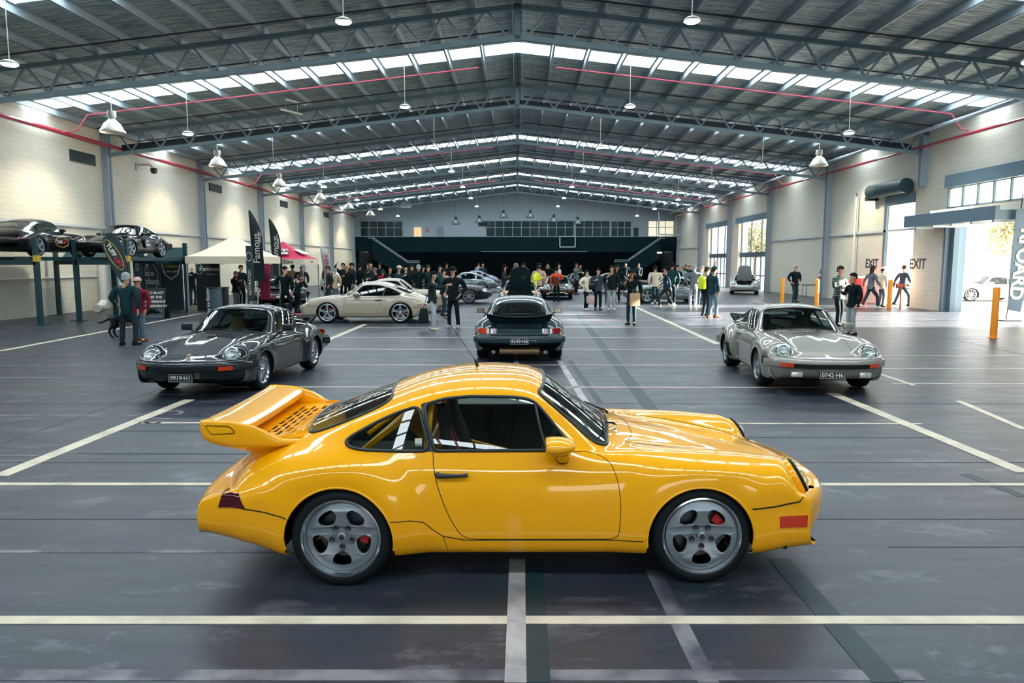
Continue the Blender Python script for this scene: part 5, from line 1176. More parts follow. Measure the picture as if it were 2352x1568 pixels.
    # deck with slots: sloping grille panel between the plates
    M = frame_M((-1.58, 0, .888), (1, 0, .05), (0, 1, 0))
    ol = rpoly([(-.30, -.64), (.0, -.63), (.17, -.53), (.17, .53), (.0, .63), (-.30, .64)], .03); holes = []
    for i in range(7):
        x = -.15 + i * .044; m_ = 6
        for j in range(m_):
            yy = -.50 + (j + (.5 if i % 2 else 0)) * .165
            if yy + .15 > .52: continue
            holes.append([(x - .015, yy + .008), (x + .015, yy + .008), (x + .015, yy + .15), (x - .015, yy + .15)])
    me = flat_shape('grille_panel', ol, holes, .004); place(me, 'grille_panel', YEL, Matrix.Translation((0, 0, 0)) @ M, w)
    G().box(-1.86, -1.40, -.45, .45, .80, .85).obj('engine_cover', BLACK, w)
    return w
X_Y, Y_Y = .023, 5.047
# ================================================================ PEOPLE
def skin_mesh(name, chains, root=0, sub=1, post=None):
    """chains: list of lists of (key, pos, radius); equal keys are joined. grows ONE surface with the Skin modifier"""
    idx = {}; V = []; R = []; Ed = []
    for ch in chains:
        prev = None
        for key, p, r in ch:
            if key not in idx: idx[key] = len(V); V.append(p); R.append(r)
            if prev is not None: Ed.append((prev, idx[key]))
            prev = idx[key]
    me = bpy.data.meshes.new(name); me.from_pydata(V, Ed, []); ob = bpy.data.objects.new(name, me); C.objects.link(ob)
    m = ob.modifiers.new('s', 'SKIN'); m.use_smooth_shade = True; m.branch_smoothing = .6
    if not me.skin_vertices: pass
    for i, sv in enumerate(me.skin_vertices[0].data): sv.radius = (R[i], R[i]) if not hasattr(R[i], '__len__') else R[i]; sv.use_root = (i == root)
    s_ = ob.modifiers.new('u', 'SUBSURF'); s_.levels = sub; s_.render_levels = sub
    return (ob, post)
_pending = []
def bake(pend):
    bpy.context.view_layer.update(); dg = bpy.context.evaluated_depsgraph_get(); out = []
    for ob, post in pend:
        me = bpy.data.meshes.new_from_object(ob.evaluated_get(dg)); me.name = ob.name.split('.')[0]
        if post:
            for v in me.vertices: v.co = post(v.co.copy())
        me.shade_smooth(); me.materials.clear(); out.append(me)
    for ob, post in pend: bpy.data.objects.remove(ob)
    return out
def pose(arms=('down', 'down'), legs='stand', lean=0, head=(0, 0)):
    """joint positions, figure faces -Y, 1.75 m"""
    P = {}
    P['pel'] = (0, 0, .93); P['sp'] = (0, -.1 * lean, 1.10); P['ch'] = (0, -.35 * lean, 1.30); P['nb'] = (0, -.55 * lean + .01, 1.45)
    P['nk'] = (0, -.62 * lean - .005, 1.505 - .02 * lean); hx, hy = head; P['h0'] = (hx * .4, -.66 * lean - .02 + hy * .4, 1.56 - .03 * lean); P['h1'] = (hx, -.70 * lean - .03 + hy, 1.64 - .05 * lean)
    for s_, nm, a in ((-1, 'R', arms[0]), (1, 'L', arms[1])):
        sh = Vector((s_ * .185, -.52 * lean + .01, 1.40 - .02 * lean)); P['sh' + nm] = tuple(sh)
        D = {'down': ((s_ * .055, .03, -.29), (s_ * .045, -.05, -.55)), 'pocket': ((s_ * .11, .06, -.27), (s_ * .03, -.06, -.45)), 'chest': ((s_ * .07, -.06, -.27), (-s_ * .05, -.28, -.16)),
             'phone': ((s_ * .06, -.12, -.25), (-s_ * .05, -.33, -.10)), 'face': ((s_ * .10, -.17, -.16), (-s_ * .11, -.27, .12)), 'up': ((s_ * .12, -.18, .16), (s_ * .22, -.34, .42)), 'point': ((s_ * .05, -.24, -.14), (s_ * .02, -.50, -.06)),
             'cross': ((s_ * .06, -.06, -.27), (-s_ * .20, -.20, -.22)), 'back': ((s_ * .05, .10, -.27), (-s_ * .10, .14, -.42)), 'hip': ((s_ * .20, .05, -.22), (s_ * .04, -.08, -.40)), 'side': ((s_ * .20, -.04, -.20), (s_ * .30, -.22, -.30)), 'swf': ((s_ * .05, -.08, -.28), (s_ * .03, -.26, -.48)), 'swb': ((s_ * .05, .14, -.27), (s_ * .04, .20, -.53)), 'head': ((s_ * .22, 0, .14), (s_ * .10, -.04, .32))}[a]
        e, w = sh + Vector(D[0]), sh + Vector(D[1]); P['el' + nm] = tuple(e); P['wr' + nm] = tuple(w)
        d = (w - e).normalized(); P['pa' + nm] = tuple(w + d * .075); side = Vector((0, -1, 0)) if abs(d.z) > .6 else Vector((0, 0, 1)); side = (side - d * side.dot(d)).normalized(); curl = Vector((-s_, 0, 0)); curl = (curl - d * curl.dot(d)).normalized()
        for k in range(4):
            o = Vector(P['pa' + nm]) + side * (.030 - .020 * k) + d * .015; L_ = (.07, .08, .075, .058)[k]
            P['f%d%s' % (k, nm)] = tuple(o); P['g%d%s' % (k, nm)] = tuple(o + d * L_ * .55 + curl * .012); P['h%d%s' % (k, nm)] = tuple(o + d * L_ * .85 + curl * .038)
        o = w + d * .025 + side * .03; P['t0' + nm] = tuple(o); P['t1' + nm] = tuple(o + side * .025 + d * .035 + curl * .012)
    lg = {'stand': ((-.10, 0), (.10, 0)), 'wide': ((-.17, .0), (.17, 0)), 'step': ((-.09, -.30), (.09, .28)), 'relax': ((-.10, -.08), (.13, .04)), 'close': ((-.065, 0), (.065, -.02))}[legs]
    for (x, y), nm, s_ in zip(lg, 'RL', (-1, 1)):
        P['hp' + nm] = (s_ * .088, 0, .80); kb = -.05 if legs != 'step' else (-.13 if y < 0 else -.02)
        P['kn' + nm] = (x * .9 + s_ * .01, y * .45 + kb, .49); P['an' + nm] = (x, y + .02, .085 + (.06 if legs == 'step' and y > 0 else 0)); P['toe' + nm] = (x + s_ * .03, y - .13, .04)
    return P
def widen(k):
    def f(v):
        w = max(0, min(1, (v.z - .84) / .12)) * max(0, min(1, (1.50 - v.z) / .08)); v.x *= 1 + k * w; return v
    return f
def figure(P, female=False, long=False, bulky=0):
    K = lambda n, r: (n, P[n], r); b = bulky
    ch = [[K('pel', .105), K('sp', .10), K('ch', .115), K('nb', .065), K('nk', .05), K('h0', .062), K('h1', .088), ('h2', (P['h1'][0], P['h1'][1] + .012, P['h1'][2] + .062), .066)]]
    ch.append([K('h0', .062), ('jaw', (P['h0'][0], P['h0'][1] - .045, P['h0'][2] + .005), .038)])
    for n in 'RL':
        ch.append([K('ch', .115), K('sh' + n, .052), K('el' + n, .040), K('wr' + n, .028), K('pa' + n, .030)])
        for k in range(4): ch.append([K('pa' + n, .030), K('f%d%s' % (k, n), .0095), K('g%d%s' % (k, n), .0088), K('h%d%s' % (k, n), .008)])
        ch.append([K('wr' + n, .028), K('t0' + n, .012), K('t1' + n, .010)])
        ch.append([K('pel', .105), K('hp' + n, .08), K('kn' + n, .052), K('an' + n, .036), K('toe' + n, .030)])
    body = skin_mesh('body', ch, 0, 1, widen(.12))
    hem = .86 if not long else .70
    jc = [[('hm', (0, P['pel'][1] + .0, hem), .132 + b), K('pel', .135 + b), K('sp', .130 + b), K('ch', .140 + b), K('nb', .082), K('nk', .066)]]
    for n in 'RL':
        w = Vector(P['wr' + n]); e = Vector(P['el' + n]); c = w + (w - e).normalized() * -.02
        jc.append([K('ch', .132 + b), K('sh' + n, .074 + b * .6), K('el' + n, .058 + b * .4), ('cf' + n, tuple(c), .044)])
    jacket = skin_mesh('jacket', jc, 1, 1, widen(.22))
    tr = [[('wst', (0, 0, 1.0), .11), K('pel', .122)]]
    for n in 'RL':
        a = Vector(P['an' + n]); tr.append([K('pel', .122), K('hp' + n, .098), K('kn' + n, .070), ('cu' + n, (a.x, a.y - .01, a.z - .045), .062)])
    trousers = skin_mesh('trousers', tr, 1, 1, widen(.12))
    return [body, jacket, trousers]
POSES = {}
def need(k, arms, legs, lean=0, head=(0, 0), long=False, bulky=0): POSES[k] = dict(P=pose(arms, legs, lean, head), long=long, bulky=bulky)
need('stand', ('down', 'down'), 'stand'); need('phone', ('phone', 'down'), 'stand', .05); need('photo', ('face', 'face'), 'stand', .02); need('cross', ('cross', 'cross'), 'relax'); need('pocket', ('pocket', 'pocket'), 'relax', 0, (0, 0), False, .01)
need('walk', ('swf', 'swb'), 'step', .05); need('reach', ('down', 'up'), 'relax'); need('point', ('point', 'down'), 'relax', .06); need('lean', ('chest', 'chest'), 'stand', .35); need('cup', ('chest', 'down'), 'stand'); need('hip', ('hip', 'chest'), 'close'); need('wide', ('down', 'pocket'), 'wide', 0, (0, 0), True, .01); need('heads', ('head', 'head'), 'stand')
pend = []
for k, v in POSES.items(): pend += figure(v['P'], long=v['long'], bulky=v['bulky'])
bk = bake(pend)
for i, k in enumerate(POSES): POSES[k]['m'] = bk[i * 3:i * 3 + 3]
def head_meshes():
    out = {}
    def ell(name, sx, sy, sz, cut=None, c=(0, 0, 0), n=20, m=12, wob=0, a0=0):
        V = []; rnd = random.Random(4)
        for i in range(m + 1):
            ph = PI * i / m * (cut or 1)
            for j in range(n):
                a = 2 * PI * j / n; w = 1 + wob * (rnd.random() - .5); V.append((c[0] + sx * math.sin(ph) * math.cos(a) * w, c[1] + sy * math.sin(ph) * math.sin(a) * w, c[2] + sz * math.cos(ph) * w))
        Fc = [(i * n + j, i * n + (j + 1) % n, (i + 1) * n + (j + 1) % n, (i + 1) * n + j) for i in range(m) for j in range(n)]
        return V, Fc
    # origin = head centre (h1)
    g = G(); V, Fc = ell('h', .098, .112, .105, .56, (0, .012, .028), wob=.05); V = [(x, y + (.012 if z < .02 else 0), z - (.06 * max(0, min(1, (y - .0) / .06))) * (1 if z < .06 else 0)) for x, y, z in V]; V = [(x, y, max(z, .074 - max(0, y + .05) * 1.5) if y < .01 else z) for x, y, z in V]; g.add(V, Fc); out['hair_short'] = g.mesh('hair', True, 80)
    g = G(); V, Fc = ell('h', .105, .118, .11, .60, (0, .018, .026), wob=.04)
    V = [(x * (1.0 if z > 0 else .95), y + (.01 if z < 0 else 0), z - (.30 * max(0, min(1, (y + .00) / .05))) * (1 if z < .05 else 0)) for x, y, z in V]; V = [(x, y, max(z, .072) if y < -.045 else z) for x, y, z in V]; g.add(V, Fc); out['hair_long'] = g.mesh('hair', True, 80)
    g = G(); V, Fc = ell('h', .102, .116, .10, .52, (0, .008, .035)); g.add(V, Fc)
    P2 = [(-.075, -.085), (-.07, -.15), (-.035, -.178), (0, -.185), (.035, -.178), (.07, -.15), (.075, -.085)]
    V = [(x, y, .042 - abs(x) * .15) for x, y in P2] + [(x, y, .030 - abs(x) * .15) for x, y in P2]; n = len(P2); g.add(V, [tuple(range(n)), tuple(range(2 * n - 1, n - 1, -1))] + [(i, (i + 1) % n, n + (i + 1) % n, n + i) for i in range(n)]); out['cap'] = g.mesh('cap', True, 50)
    g = G(); V, Fc = ell('h', .104, .118, .115, .60, (0, .012, .03)); V = [(x, y, max(z, .03)) for x, y, z in V]; g.add(V, Fc); g.lathe([(.098, .025), (.106, .025), (.106, .065), (.098, .065)], 20, Matrix.Translation((0, .01, .0)) @ Matrix.Scale(1.08, 4, (0, 1, 0))); out['beanie'] = g.mesh('beanie', True, 60)
    g = G()
    g.add([(0, -.092, .020), (-.012, -.094, -.028), (.012, -.094, -.028), (0, -.118, -.024)], [(0, 1, 3), (0, 3, 2), (1, 2, 3)])
    for s_ in (-1, 1): V, Fc = ell('e', .012, .022, .028, 1, (s_ * .092, .008, -.012), 8, 6); g.add(V, Fc)
    out['nose_and_ears'] = g.mesh('nose_and_ears', True, 60)
    g = G()
    for s_ in (-1, 1): V, Fc = ell('e', .013, .006, .007, 1, (s_ * .033, -.088, .004), 8, 6); g.add(V, Fc)
    g.box(-.022, .022, -.096, -.088, -.052, -.046); out['eyes_and_mouth'] = g.mesh('eyes_and_mouth', True, 60)
    g = G()
    for s_ in (-1, 1): g.box(min(s_ * .008, s_ * .062), max(s_ * .008, s_ * .062), -.104, -.094, -.008, .022); g.box(min(s_ * .06, s_ * .064), max(s_ * .06, s_ * .064), -.10, .0, .008, .016)
    out['glasses'] = g.mesh('glasses')
    return out
HM = head_meshes()
def shoe_mesh():
    V = []; sec = [(.075, .036, .08), (.05, .042, .095), (0, .043, .10), (-.06, .045, .075), (-.12, .047, .055), (-.17, .040, .045), (-.20, .022, .035)]
    for y, w, h in sec: V += [(-w, y, 0), (w, y, 0), (w, y, h * .45), (w * .55, y, h), (-w * .55, y, h), (-w, y, h * .45)]
    n = 6; Fc = [(i * n + j, i * n + (j + 1) % n, (i + 1) * n + (j + 1) % n, (i + 1) * n + j) for i in range(len(sec) - 1) for j in range(n)] + [tuple(range(n)), tuple((len(sec) - 1) * n + j for j in reversed(range(n)))]
    me = mesh('shoe', V, Fc, True); bm = bmesh.new(); bm.from_mesh(me); bmesh.ops.recalc_face_normals(bm, faces=bm.faces); bm.to_mesh(me); bm.free(); return me
SHOE = shoe_mesh()
def fab(n, c): return mat('fabric_' + n, c, .9, spec=.08)
CL = {'black': (.008, .014, .017), 'charcoal': (.022, .032, .038), 'navy': (.018, .035, .055), 'teal': (.014, .045, .052), 'grey': (.13, .15, .17), 'lgrey': (.32, .36, .38), 'cream': (.62, .58, .46), 'beige': (.55, .42, .30), 'green': (.015, .055, .035), 'red': (.38, .02, .05), 'orange': (.75, .10, .04), 'jeans': (.12, .19, .25), 'pale': (.38, .45, .50), 'dkjeans': (.025, .045, .06), 'pink': (.55, .36, .34), 'white': (.7, .68, .6), 'hiviz': (.65, .75, .05), 'brown': (.12, .05, .03), 'maroon': (.2, .02, .04), 'skin': (.60, .33, .22), 'skin2': (.42, .20, .13), 'blond': (.45, .33, .18), 'hgrey': (.32, .33, .34), 'hblack': (.008, .008, .01), 'hbrown': (.05, .028, .018), 'plaid': (.03, .06, .06)}
def cm(n): return fab(n, CL[n])
def person(px, py, hpx, yaw, pose_, top, bottom, lab, hair=('hair_short', 'hblack'), shoe='black', skin='skin', glasses=False, z=0, group=None, Y=None, backpack=None):
    """px, py: feet in the photo; hpx: height in photo pixels; yaw: 0 faces the viewpoint, 180 faces away"""
    p = gz(px, py, z) if Y is None else Vector((gy(px, py, Y).x, Y, z))
    k = (p - Vector((0, 0, CAMH))).dot(_fw) / F; h = hpx * k; sc = max(.93, min(1.13, h / 1.77))
    v = POSES[pose_]; P = v['P']; r = thing('person', lab, 'person', p, math.radians(yaw), group, sc)
    b = me_obj('body', v['m'][0], cm(skin), r); me_obj('jacket', v['m'][1], cm(top), r); me_obj('trousers', v['m'][2], cm(bottom), r)
    H = Vector(P['h1'])
    for s_, n in ((-1, 'R'), (1, 'L')):
        a = P['an' + n]; o = me_obj('shoe', SHOE, cm(shoe), r); o.location = (a[0], a[1] + .0, max(a[2] - .085, 0)); o.rotation_euler = (0, 0, s_ * .2)
    for nm in ('nose_and_ears', 'eyes_and_mouth'): o = me_obj(nm, HM[nm], cm(skin) if nm[0] == 'n' else cm('hblack'), r); o.location = H
    if hair[0]:
        hm = hair[0]; o = me_obj({'hair_short': 'hair', 'hair_long': 'hair'}.get(hm, hm), HM[hm], cm(hair[1]), r); o.location = H
        if hm in ('cap', 'beanie') and hm == 'cap': o2 = me_obj('hair', HM['hair_short'], cm('hbrown' if hair[1] != 'hblack' else 'hblack'), r); o2.location = H + Vector((0, .004, -.012)); o2.scale = (.97, .97, .97)
    if glasses: o = me_obj('glasses', HM['glasses'], cm('black'), r); o.location = H
    return r
# ================================================================ OTHER CARS
def impact_bumpers(root, barm, strip=True, rear=True, chrome_top=False, lampm='lamp_orange', fog=False, front=True):
    f = lambda a, b, e, z, n=41, w=.87: [(a - b * (abs(y) / w) ** e, y, z) for y in np.linspace(-w, w, n)]
    prof = [(-.07, -.060), (.03, -.066), (.055, -.045), (.058, .03), (.045, .062), (-.07, .066)]
    b = sweep_bar('front_bumper_bar', root, barm, f(2.09, .40, 3.2, .475), prof)
    if strip: sweep_bar('rubber_strip', b, BLACK, f(2.150, .40, 3.2, .462), [(-.01, -.035), (.006, -.035), (.006, .03), (-.01, .03)])
    if chrome_top: sweep_bar('bright_top_strip', b, CHROME, f(2.147, .40, 3.2, .512), [(-.01, -.016), (.006, -.016), (.002, .02), (-.01, .02)])
    for sd in (1, -1):
        g = G(); y = sd * .637; x = 2.026; g.cbox((0, 0, 0), (.012, .20, .058)); me = g.mesh('indicator_lamp'); me.transform(Matrix.Translation((x + .004, y, .466)) @ Matrix.Rotation(sd * .575, 4, 'Z')); me_obj('indicator_lamp', me, MATS[lampm], b)
        G().box(1.44, 1.72, sd * .80 if sd > 0 else -.885, .885 if sd > 0 else -.80, .42, .55).obj('bumper_bellows', BLACK, root, bevel=.02)
    r = sweep_bar('rear_bumper_bar', root, barm, [(-2.125 + .30 * (abs(y) / .89) ** 3.4, y, .47) for y in np.linspace(-.89, .89, 41)][::-1], [(a, c) for a, c in prof])
    if strip: sweep_bar('rubber_strip', r, BLACK, [(-2.185 + .30 * (abs(y) / .89) ** 3.4, y, .458) for y in np.linspace(-.88, .88, 41)][::-1], [(-.01, -.03), (.006, -.03), (.006, .028), (-.01, .028)])
def tray_spoiler(root, lidm, lip=BLACK, z=.93, style='whale'):
    ys = np.linspace(-.66, .66, 15); V = []; Fc = []
    for y in ys:
        t = abs(y) / .66; xb = -2.10 + .20 * t ** 2.5; xf = -1.60; zt = z + .045 * t ** 2
        V += [(xf, y * .93, z - .07), (xf - .1, y * .95, z - .03), (xb + .04, y, zt - .015), (xb, y, zt + .015), (xb - .025, y, zt), (xb + .02, y, zt - .045), (xf - .12, y * .93, z - .11)]
    k = 7; n = len(ys); Fc = [(i * k + j, i * k + (j + 1) % k, (i + 1) * k + (j + 1) % k, (i + 1) * k + j) for i in range(n - 1) for j in range(k)] + [tuple(range(k)), tuple((n - 1) * k + j for j in reversed(range(k)))]
    me = mesh('tail_spoiler', V, Fc, True); me.set_sharp_from_angle(angle=.7); bm = bmesh.new(); bm.from_mesh(me); bmesh.ops.recalc_face_normals(bm, faces=bm.faces); bm.to_mesh(me); bm.free()
    o = me_obj('tail_spoiler', me, lip, root)
    V = []
    for zz, xf, xb, w in ((.70, -1.50, -1.90, .47), (.78, -1.50, -1.86, .45), (.85, -1.52, -1.92, .50), (.90, -1.54, -2.0, .56)):
        V += [(xf, -w, zz + .05), (xb, -w, zz), (xb, w, zz), (xf, w, zz + .05)]
    G().add(V, [(i * 4 + j, i * 4 + (j + 1) % 4, (i + 1) * 4 + (j + 1) % 4, (i + 1) * 4 + j) for i in range(3) for j in range(4)]).obj('spoiler_base', lidm, o, True)
    return o
def ducktail(root, m):
    ys = np.linspace(-.56, .56, 13); V = []
    for y in ys:
        t = abs(y) / .56; V += [(-1.62, y, .865 - .02 * t), (-1.88, y, .845 - .01 * t), (-1.98 + .06 * t ** 2, y, .90 - .03 * t), (-1.985 + .06 * t ** 2, y, .88 - .03 * t), (-1.93, y, .70)]
    k = 5; n = len(ys); Fc = [(i * k + j, i * k + (j + 1) % k, (i + 1) * k + (j + 1) % k, (i + 1) * k + j) for i in range(n - 1) for j in range(k)] + [tuple(range(k)), tuple((n - 1) * k + j for j in reversed(range(k)))]
    mk('ducktail', V, Fc, m, root, True)
def rear_strip(root, m=None, txt='PORSCHE', lamps=True):
    # lamp band between the bumper and lid
    for sd in (1, -1):
        for y0, y1, mm in ((.46, .615, 'lamp_dark_red'), (.615, .665, 'plate_silver'), (.665, .83, 'lamp_orange' if sd > 0 else 'lamp_red')):
            V = []
            for y in np.linspace(y0, y1, 5):
                x = -2.035 + .19 * (y / .86) ** 2.5; V += [(x, sd * y, .585), (x + .03, sd * y, .69)]
            mk('tail_lamp', V, [(2 * i, 2 * i + 1, 2 * i + 3, 2 * i + 2) for i in range(4)], MATS[mm], root)
    V = []
    for y in np.linspace(-.46, .46, 9): x = -2.034 + .19 * (abs(y) / .86) ** 2.5; V += [(x, y, .585), (x + .03, y, .69)]
    p = mk('reflector_panel', V, [(2 * i, 2 * i + 2, 2 * i + 3, 2 * i + 1) for i in range(8)], m or DARK, root)
    if txt: place(text_mesh(txt, .085, .001, .002, 1.25), 'lettering', mat('dark_lettering', (.02, .04, .045), .5), frame_M((-2.026, 0, .638), (0, -1, 0), (.28, 0, 1)), p)
def modern_warp(A):
    A = A.copy(); x, y, z = A[..., 0].copy(), A[..., 1].copy(), A[..., 2].copy()
    # wheel bases stay over the axles while the cabin is pulled rearward and the nose lowered
    A[..., 1] = y * 1.02
    nose = np.clip((x - 1.35) / .6, 0, 1); A[..., 2] = z - nose * .05 * np.clip((z - .45) / .3, 0, 1)
    A[..., 0] = x + nose * .06 - np.clip((-x - 1.4) / .6, 0, 1) * .08 * np.clip((z - .3) / .3, 0, 1)
    wsx = np.clip((x - .0) / .5, 0, 1) * np.clip((z - .85) / .3, 0, 1); A[..., 0] += .06 * wsx
    return A
WH = {}
def wheels(style, col=None, R=.315, w=.21, rim=.21, wr=None, dish=.03):
    k = (style, col.name if col else '', R, w, rim, wr)
    if k not in WH: WH[k] = (wheel_parts(style, R, w, rim, col, dish, 40), wheel_parts(style, R, wr or w + .03, rim, col, dish, 40), None)
    return WH[k]
def hood_open(root, paintm, lidm=None):
    M = Matrix.Translation((.80, 0, .86)) @ Matrix.Rotation(math.radians(-62), 4, 'Y')
    ol = rpoly([(0, -.45), (0, .45), (.55, .44), (1.10, .34), (1.10, -.34), (.55, -.44)], [.05, .05, 0, .2, .2, 0], 4)
    me = flat_shape('front_lid', ol, (), .012); 
    for v in me.vertices: v.co.z += -.10 * (v.co.x / 1.1) ** 2 * .6 - .04 * (v.co.y / .45) ** 2
    place(me, 'front_lid', lidm or paintm, M, root)
    G().box(.85, 1.85, -.42, .42, .40, .44).box(1.15, 1.45, -.2, .1, .44, .56).obj('luggage_well', MATS['cabin_black'], root)
    G().tube([(1.55, .15, .46), (1.55, .15, .62)], .06, 12).obj('filler_cap', mat('cap_amber', (.75, .35, .03), .4), root, True)
    G().tube([(1.3, -.3, .55), (1.7, -.3, .58), (1.7, .3, .58), (1.3, .3, .55)], .02, 6, True).obj('strut_brace', CHROME, root)
def fog_pair(root, z=.33):
    for sd in (1, -1): G().cbox((2.06, sd * .50, z), (.04, .17, .08)).obj('fog_lamp', MATS['lamp_reflector'], root, bevel=.012)
def classic(pos, rot, pm, lab, name='sports_car', glass=GLASS, style='fuchs', wcol=None, seatm=None, bumper=None, strip=True, chrome_top=False, spoiler=None, plate_f=None, plate_r=None, opn=False, wide=0, chrome_hl=True, mirr=True, scale=1.0, steer=0, group=None, fog=False, hl=True, wipe=True, lhd=False, tailtxt='PORSCHE', lining=None, R=.315):
    key = ('classic', wide, opn); L = get_body(key, impact=True, wf=wide * .5, wr=wide, open=opn, rf=.335, rr=.34); L['black_sill'] = False
    root = thing(name, lab, 'car', pos, math.radians(rot), group, scale)
    base_car(root, L, pm, glass, wheels(style, wcol, R, .19 + wide, .205 if style != 'mesh' else .215, .22 + wide), seatm=seatm, steer=steer, tf=wide * .3, tr=wide * .6, lining=lining)
    if hl: headlights(root, pm, 'chrome' if chrome_hl else '964')
    impact_bumpers(root, bumper or pm, strip, chrome_top=chrome_top)
    if fog: fog_pair(root)
    if wipe: wipers(root, L['B'])
    if mirr:
        for sd in (1, -1): mirror(root, mirr if mirr is not True else pm, sd, 'flag')
    if spoiler == 'whale': tray_spoiler(root, pm)
    if spoiler == 'duck': ducktail(root, pm)
    rear_strip(root, None if not bumper else bumper, tailtxt)
    if plate_f: plate(root, plate_f, 2.125, .33, True, .37, .115, -.05)
    if plate_r: plate(root, plate_r, -2.205, .455, False, .37, .125, .0)
    p, n = L['B'].point(1.87, 0, 'xy', lambda x, y, z: z > .58)
    if not opn:
        crest(root, p + n * .003, n, .06); G().box(.80, .87, -.24, .24, .875, .882).obj('cowl_vent', BLACK, root)
    else: hood_open(root, pm)
    return root
def modern(pos, rot, pm, lab, style='sport', wcol=None, scale=1.06, glass=GLASSD, cal=True, group=None, tail='lamp_red', hlm='lamp_reflector', spoiler=False):
    L = get_body(('modern',), warp=modern_warp, rf=.362, rr=.368, wf=.01, wr=.0); root = thing('sports_car', lab, 'car', pos, math.radians(rot), group, scale)
    L['black_sill'] = False
    base_car(root, L, pm, glass, wheels(style, wcol, .335, .235, .262, .275, .02), cal=cal)
    for ch in root.children:
        if ch.name.startswith('wheel') and ch.type == 'EMPTY': ch.location.z = .335; ch.location.y *= 1.03
    for sd in (1, -1):
        c = Vector((1.83, sd * .64, .600)); n = Vector((.60, sd * .25, .76)).normalized(); ring_disc(c - n * .045, n, 1, [(.115, 0), (.118, .05), (.09, .068), (.05, .078), (0, .082)], 28).obj('headlight', MATS[hlm], root, True)
        mirror(root, pm, sd)
        V = []; 
        for y in np.linspace(.42, .84, 9): x = -2.06 + .17 * (y / .86) ** 3; h = .02 + .03 * math.sin((y - .42) / .42 * PI * .55); V += [(x - .09, sd * y, .60 - h), (x - .08, sd * y, .60 + h)]
        patch(L['B'], 'tail_lamp', [(-1.62, .575), (-1.98, .56), (-1.95, .605), (-1.80, .60)], MATS[tail], root, sd, .008, 'xz', lambda x, y, z: y > .62)
    wipers(root, L['B'])
    if spoiler: tray_spoiler(root, pm, pm, .90)
    return root
def at_c(px, py, back=0, dx=0, Y=None):
    p = gz(px, py); return (p.x + dx, p.y + back, 0)
DKG = paint('deep_grey_green_paint', (.007, .013, .016), .4, 0); SIL = paint('silver_paint', (.30, .285, .25), .35, .45); SLATE = paint('slate_metallic', (.014, .036, .044), .35, .1); CRE = paint('cream_grey_paint', (.40, .345, .265), .4)
BLK = paint('black_paint', (.004, .006, .008), .3); BLUG = paint('blue_grey_paint', (.10, .14, .22), .3, .5); GRY = paint('grey_metallic', (.16, .20, .22), .3, .6); WHT = paint('cream_white_paint', (.72, .66, .52), .4); RED = paint('red_paint', (.45, .01, .03), .35); DTEAL = paint('dark_teal_paint', (.008, .022, .026), .3); LGR = paint('pale_silver_paint', (.46, .50, .50), .35, .3)
FUC = mat('wheel_dark_silver', (.28, .32, .33), .35, .6)
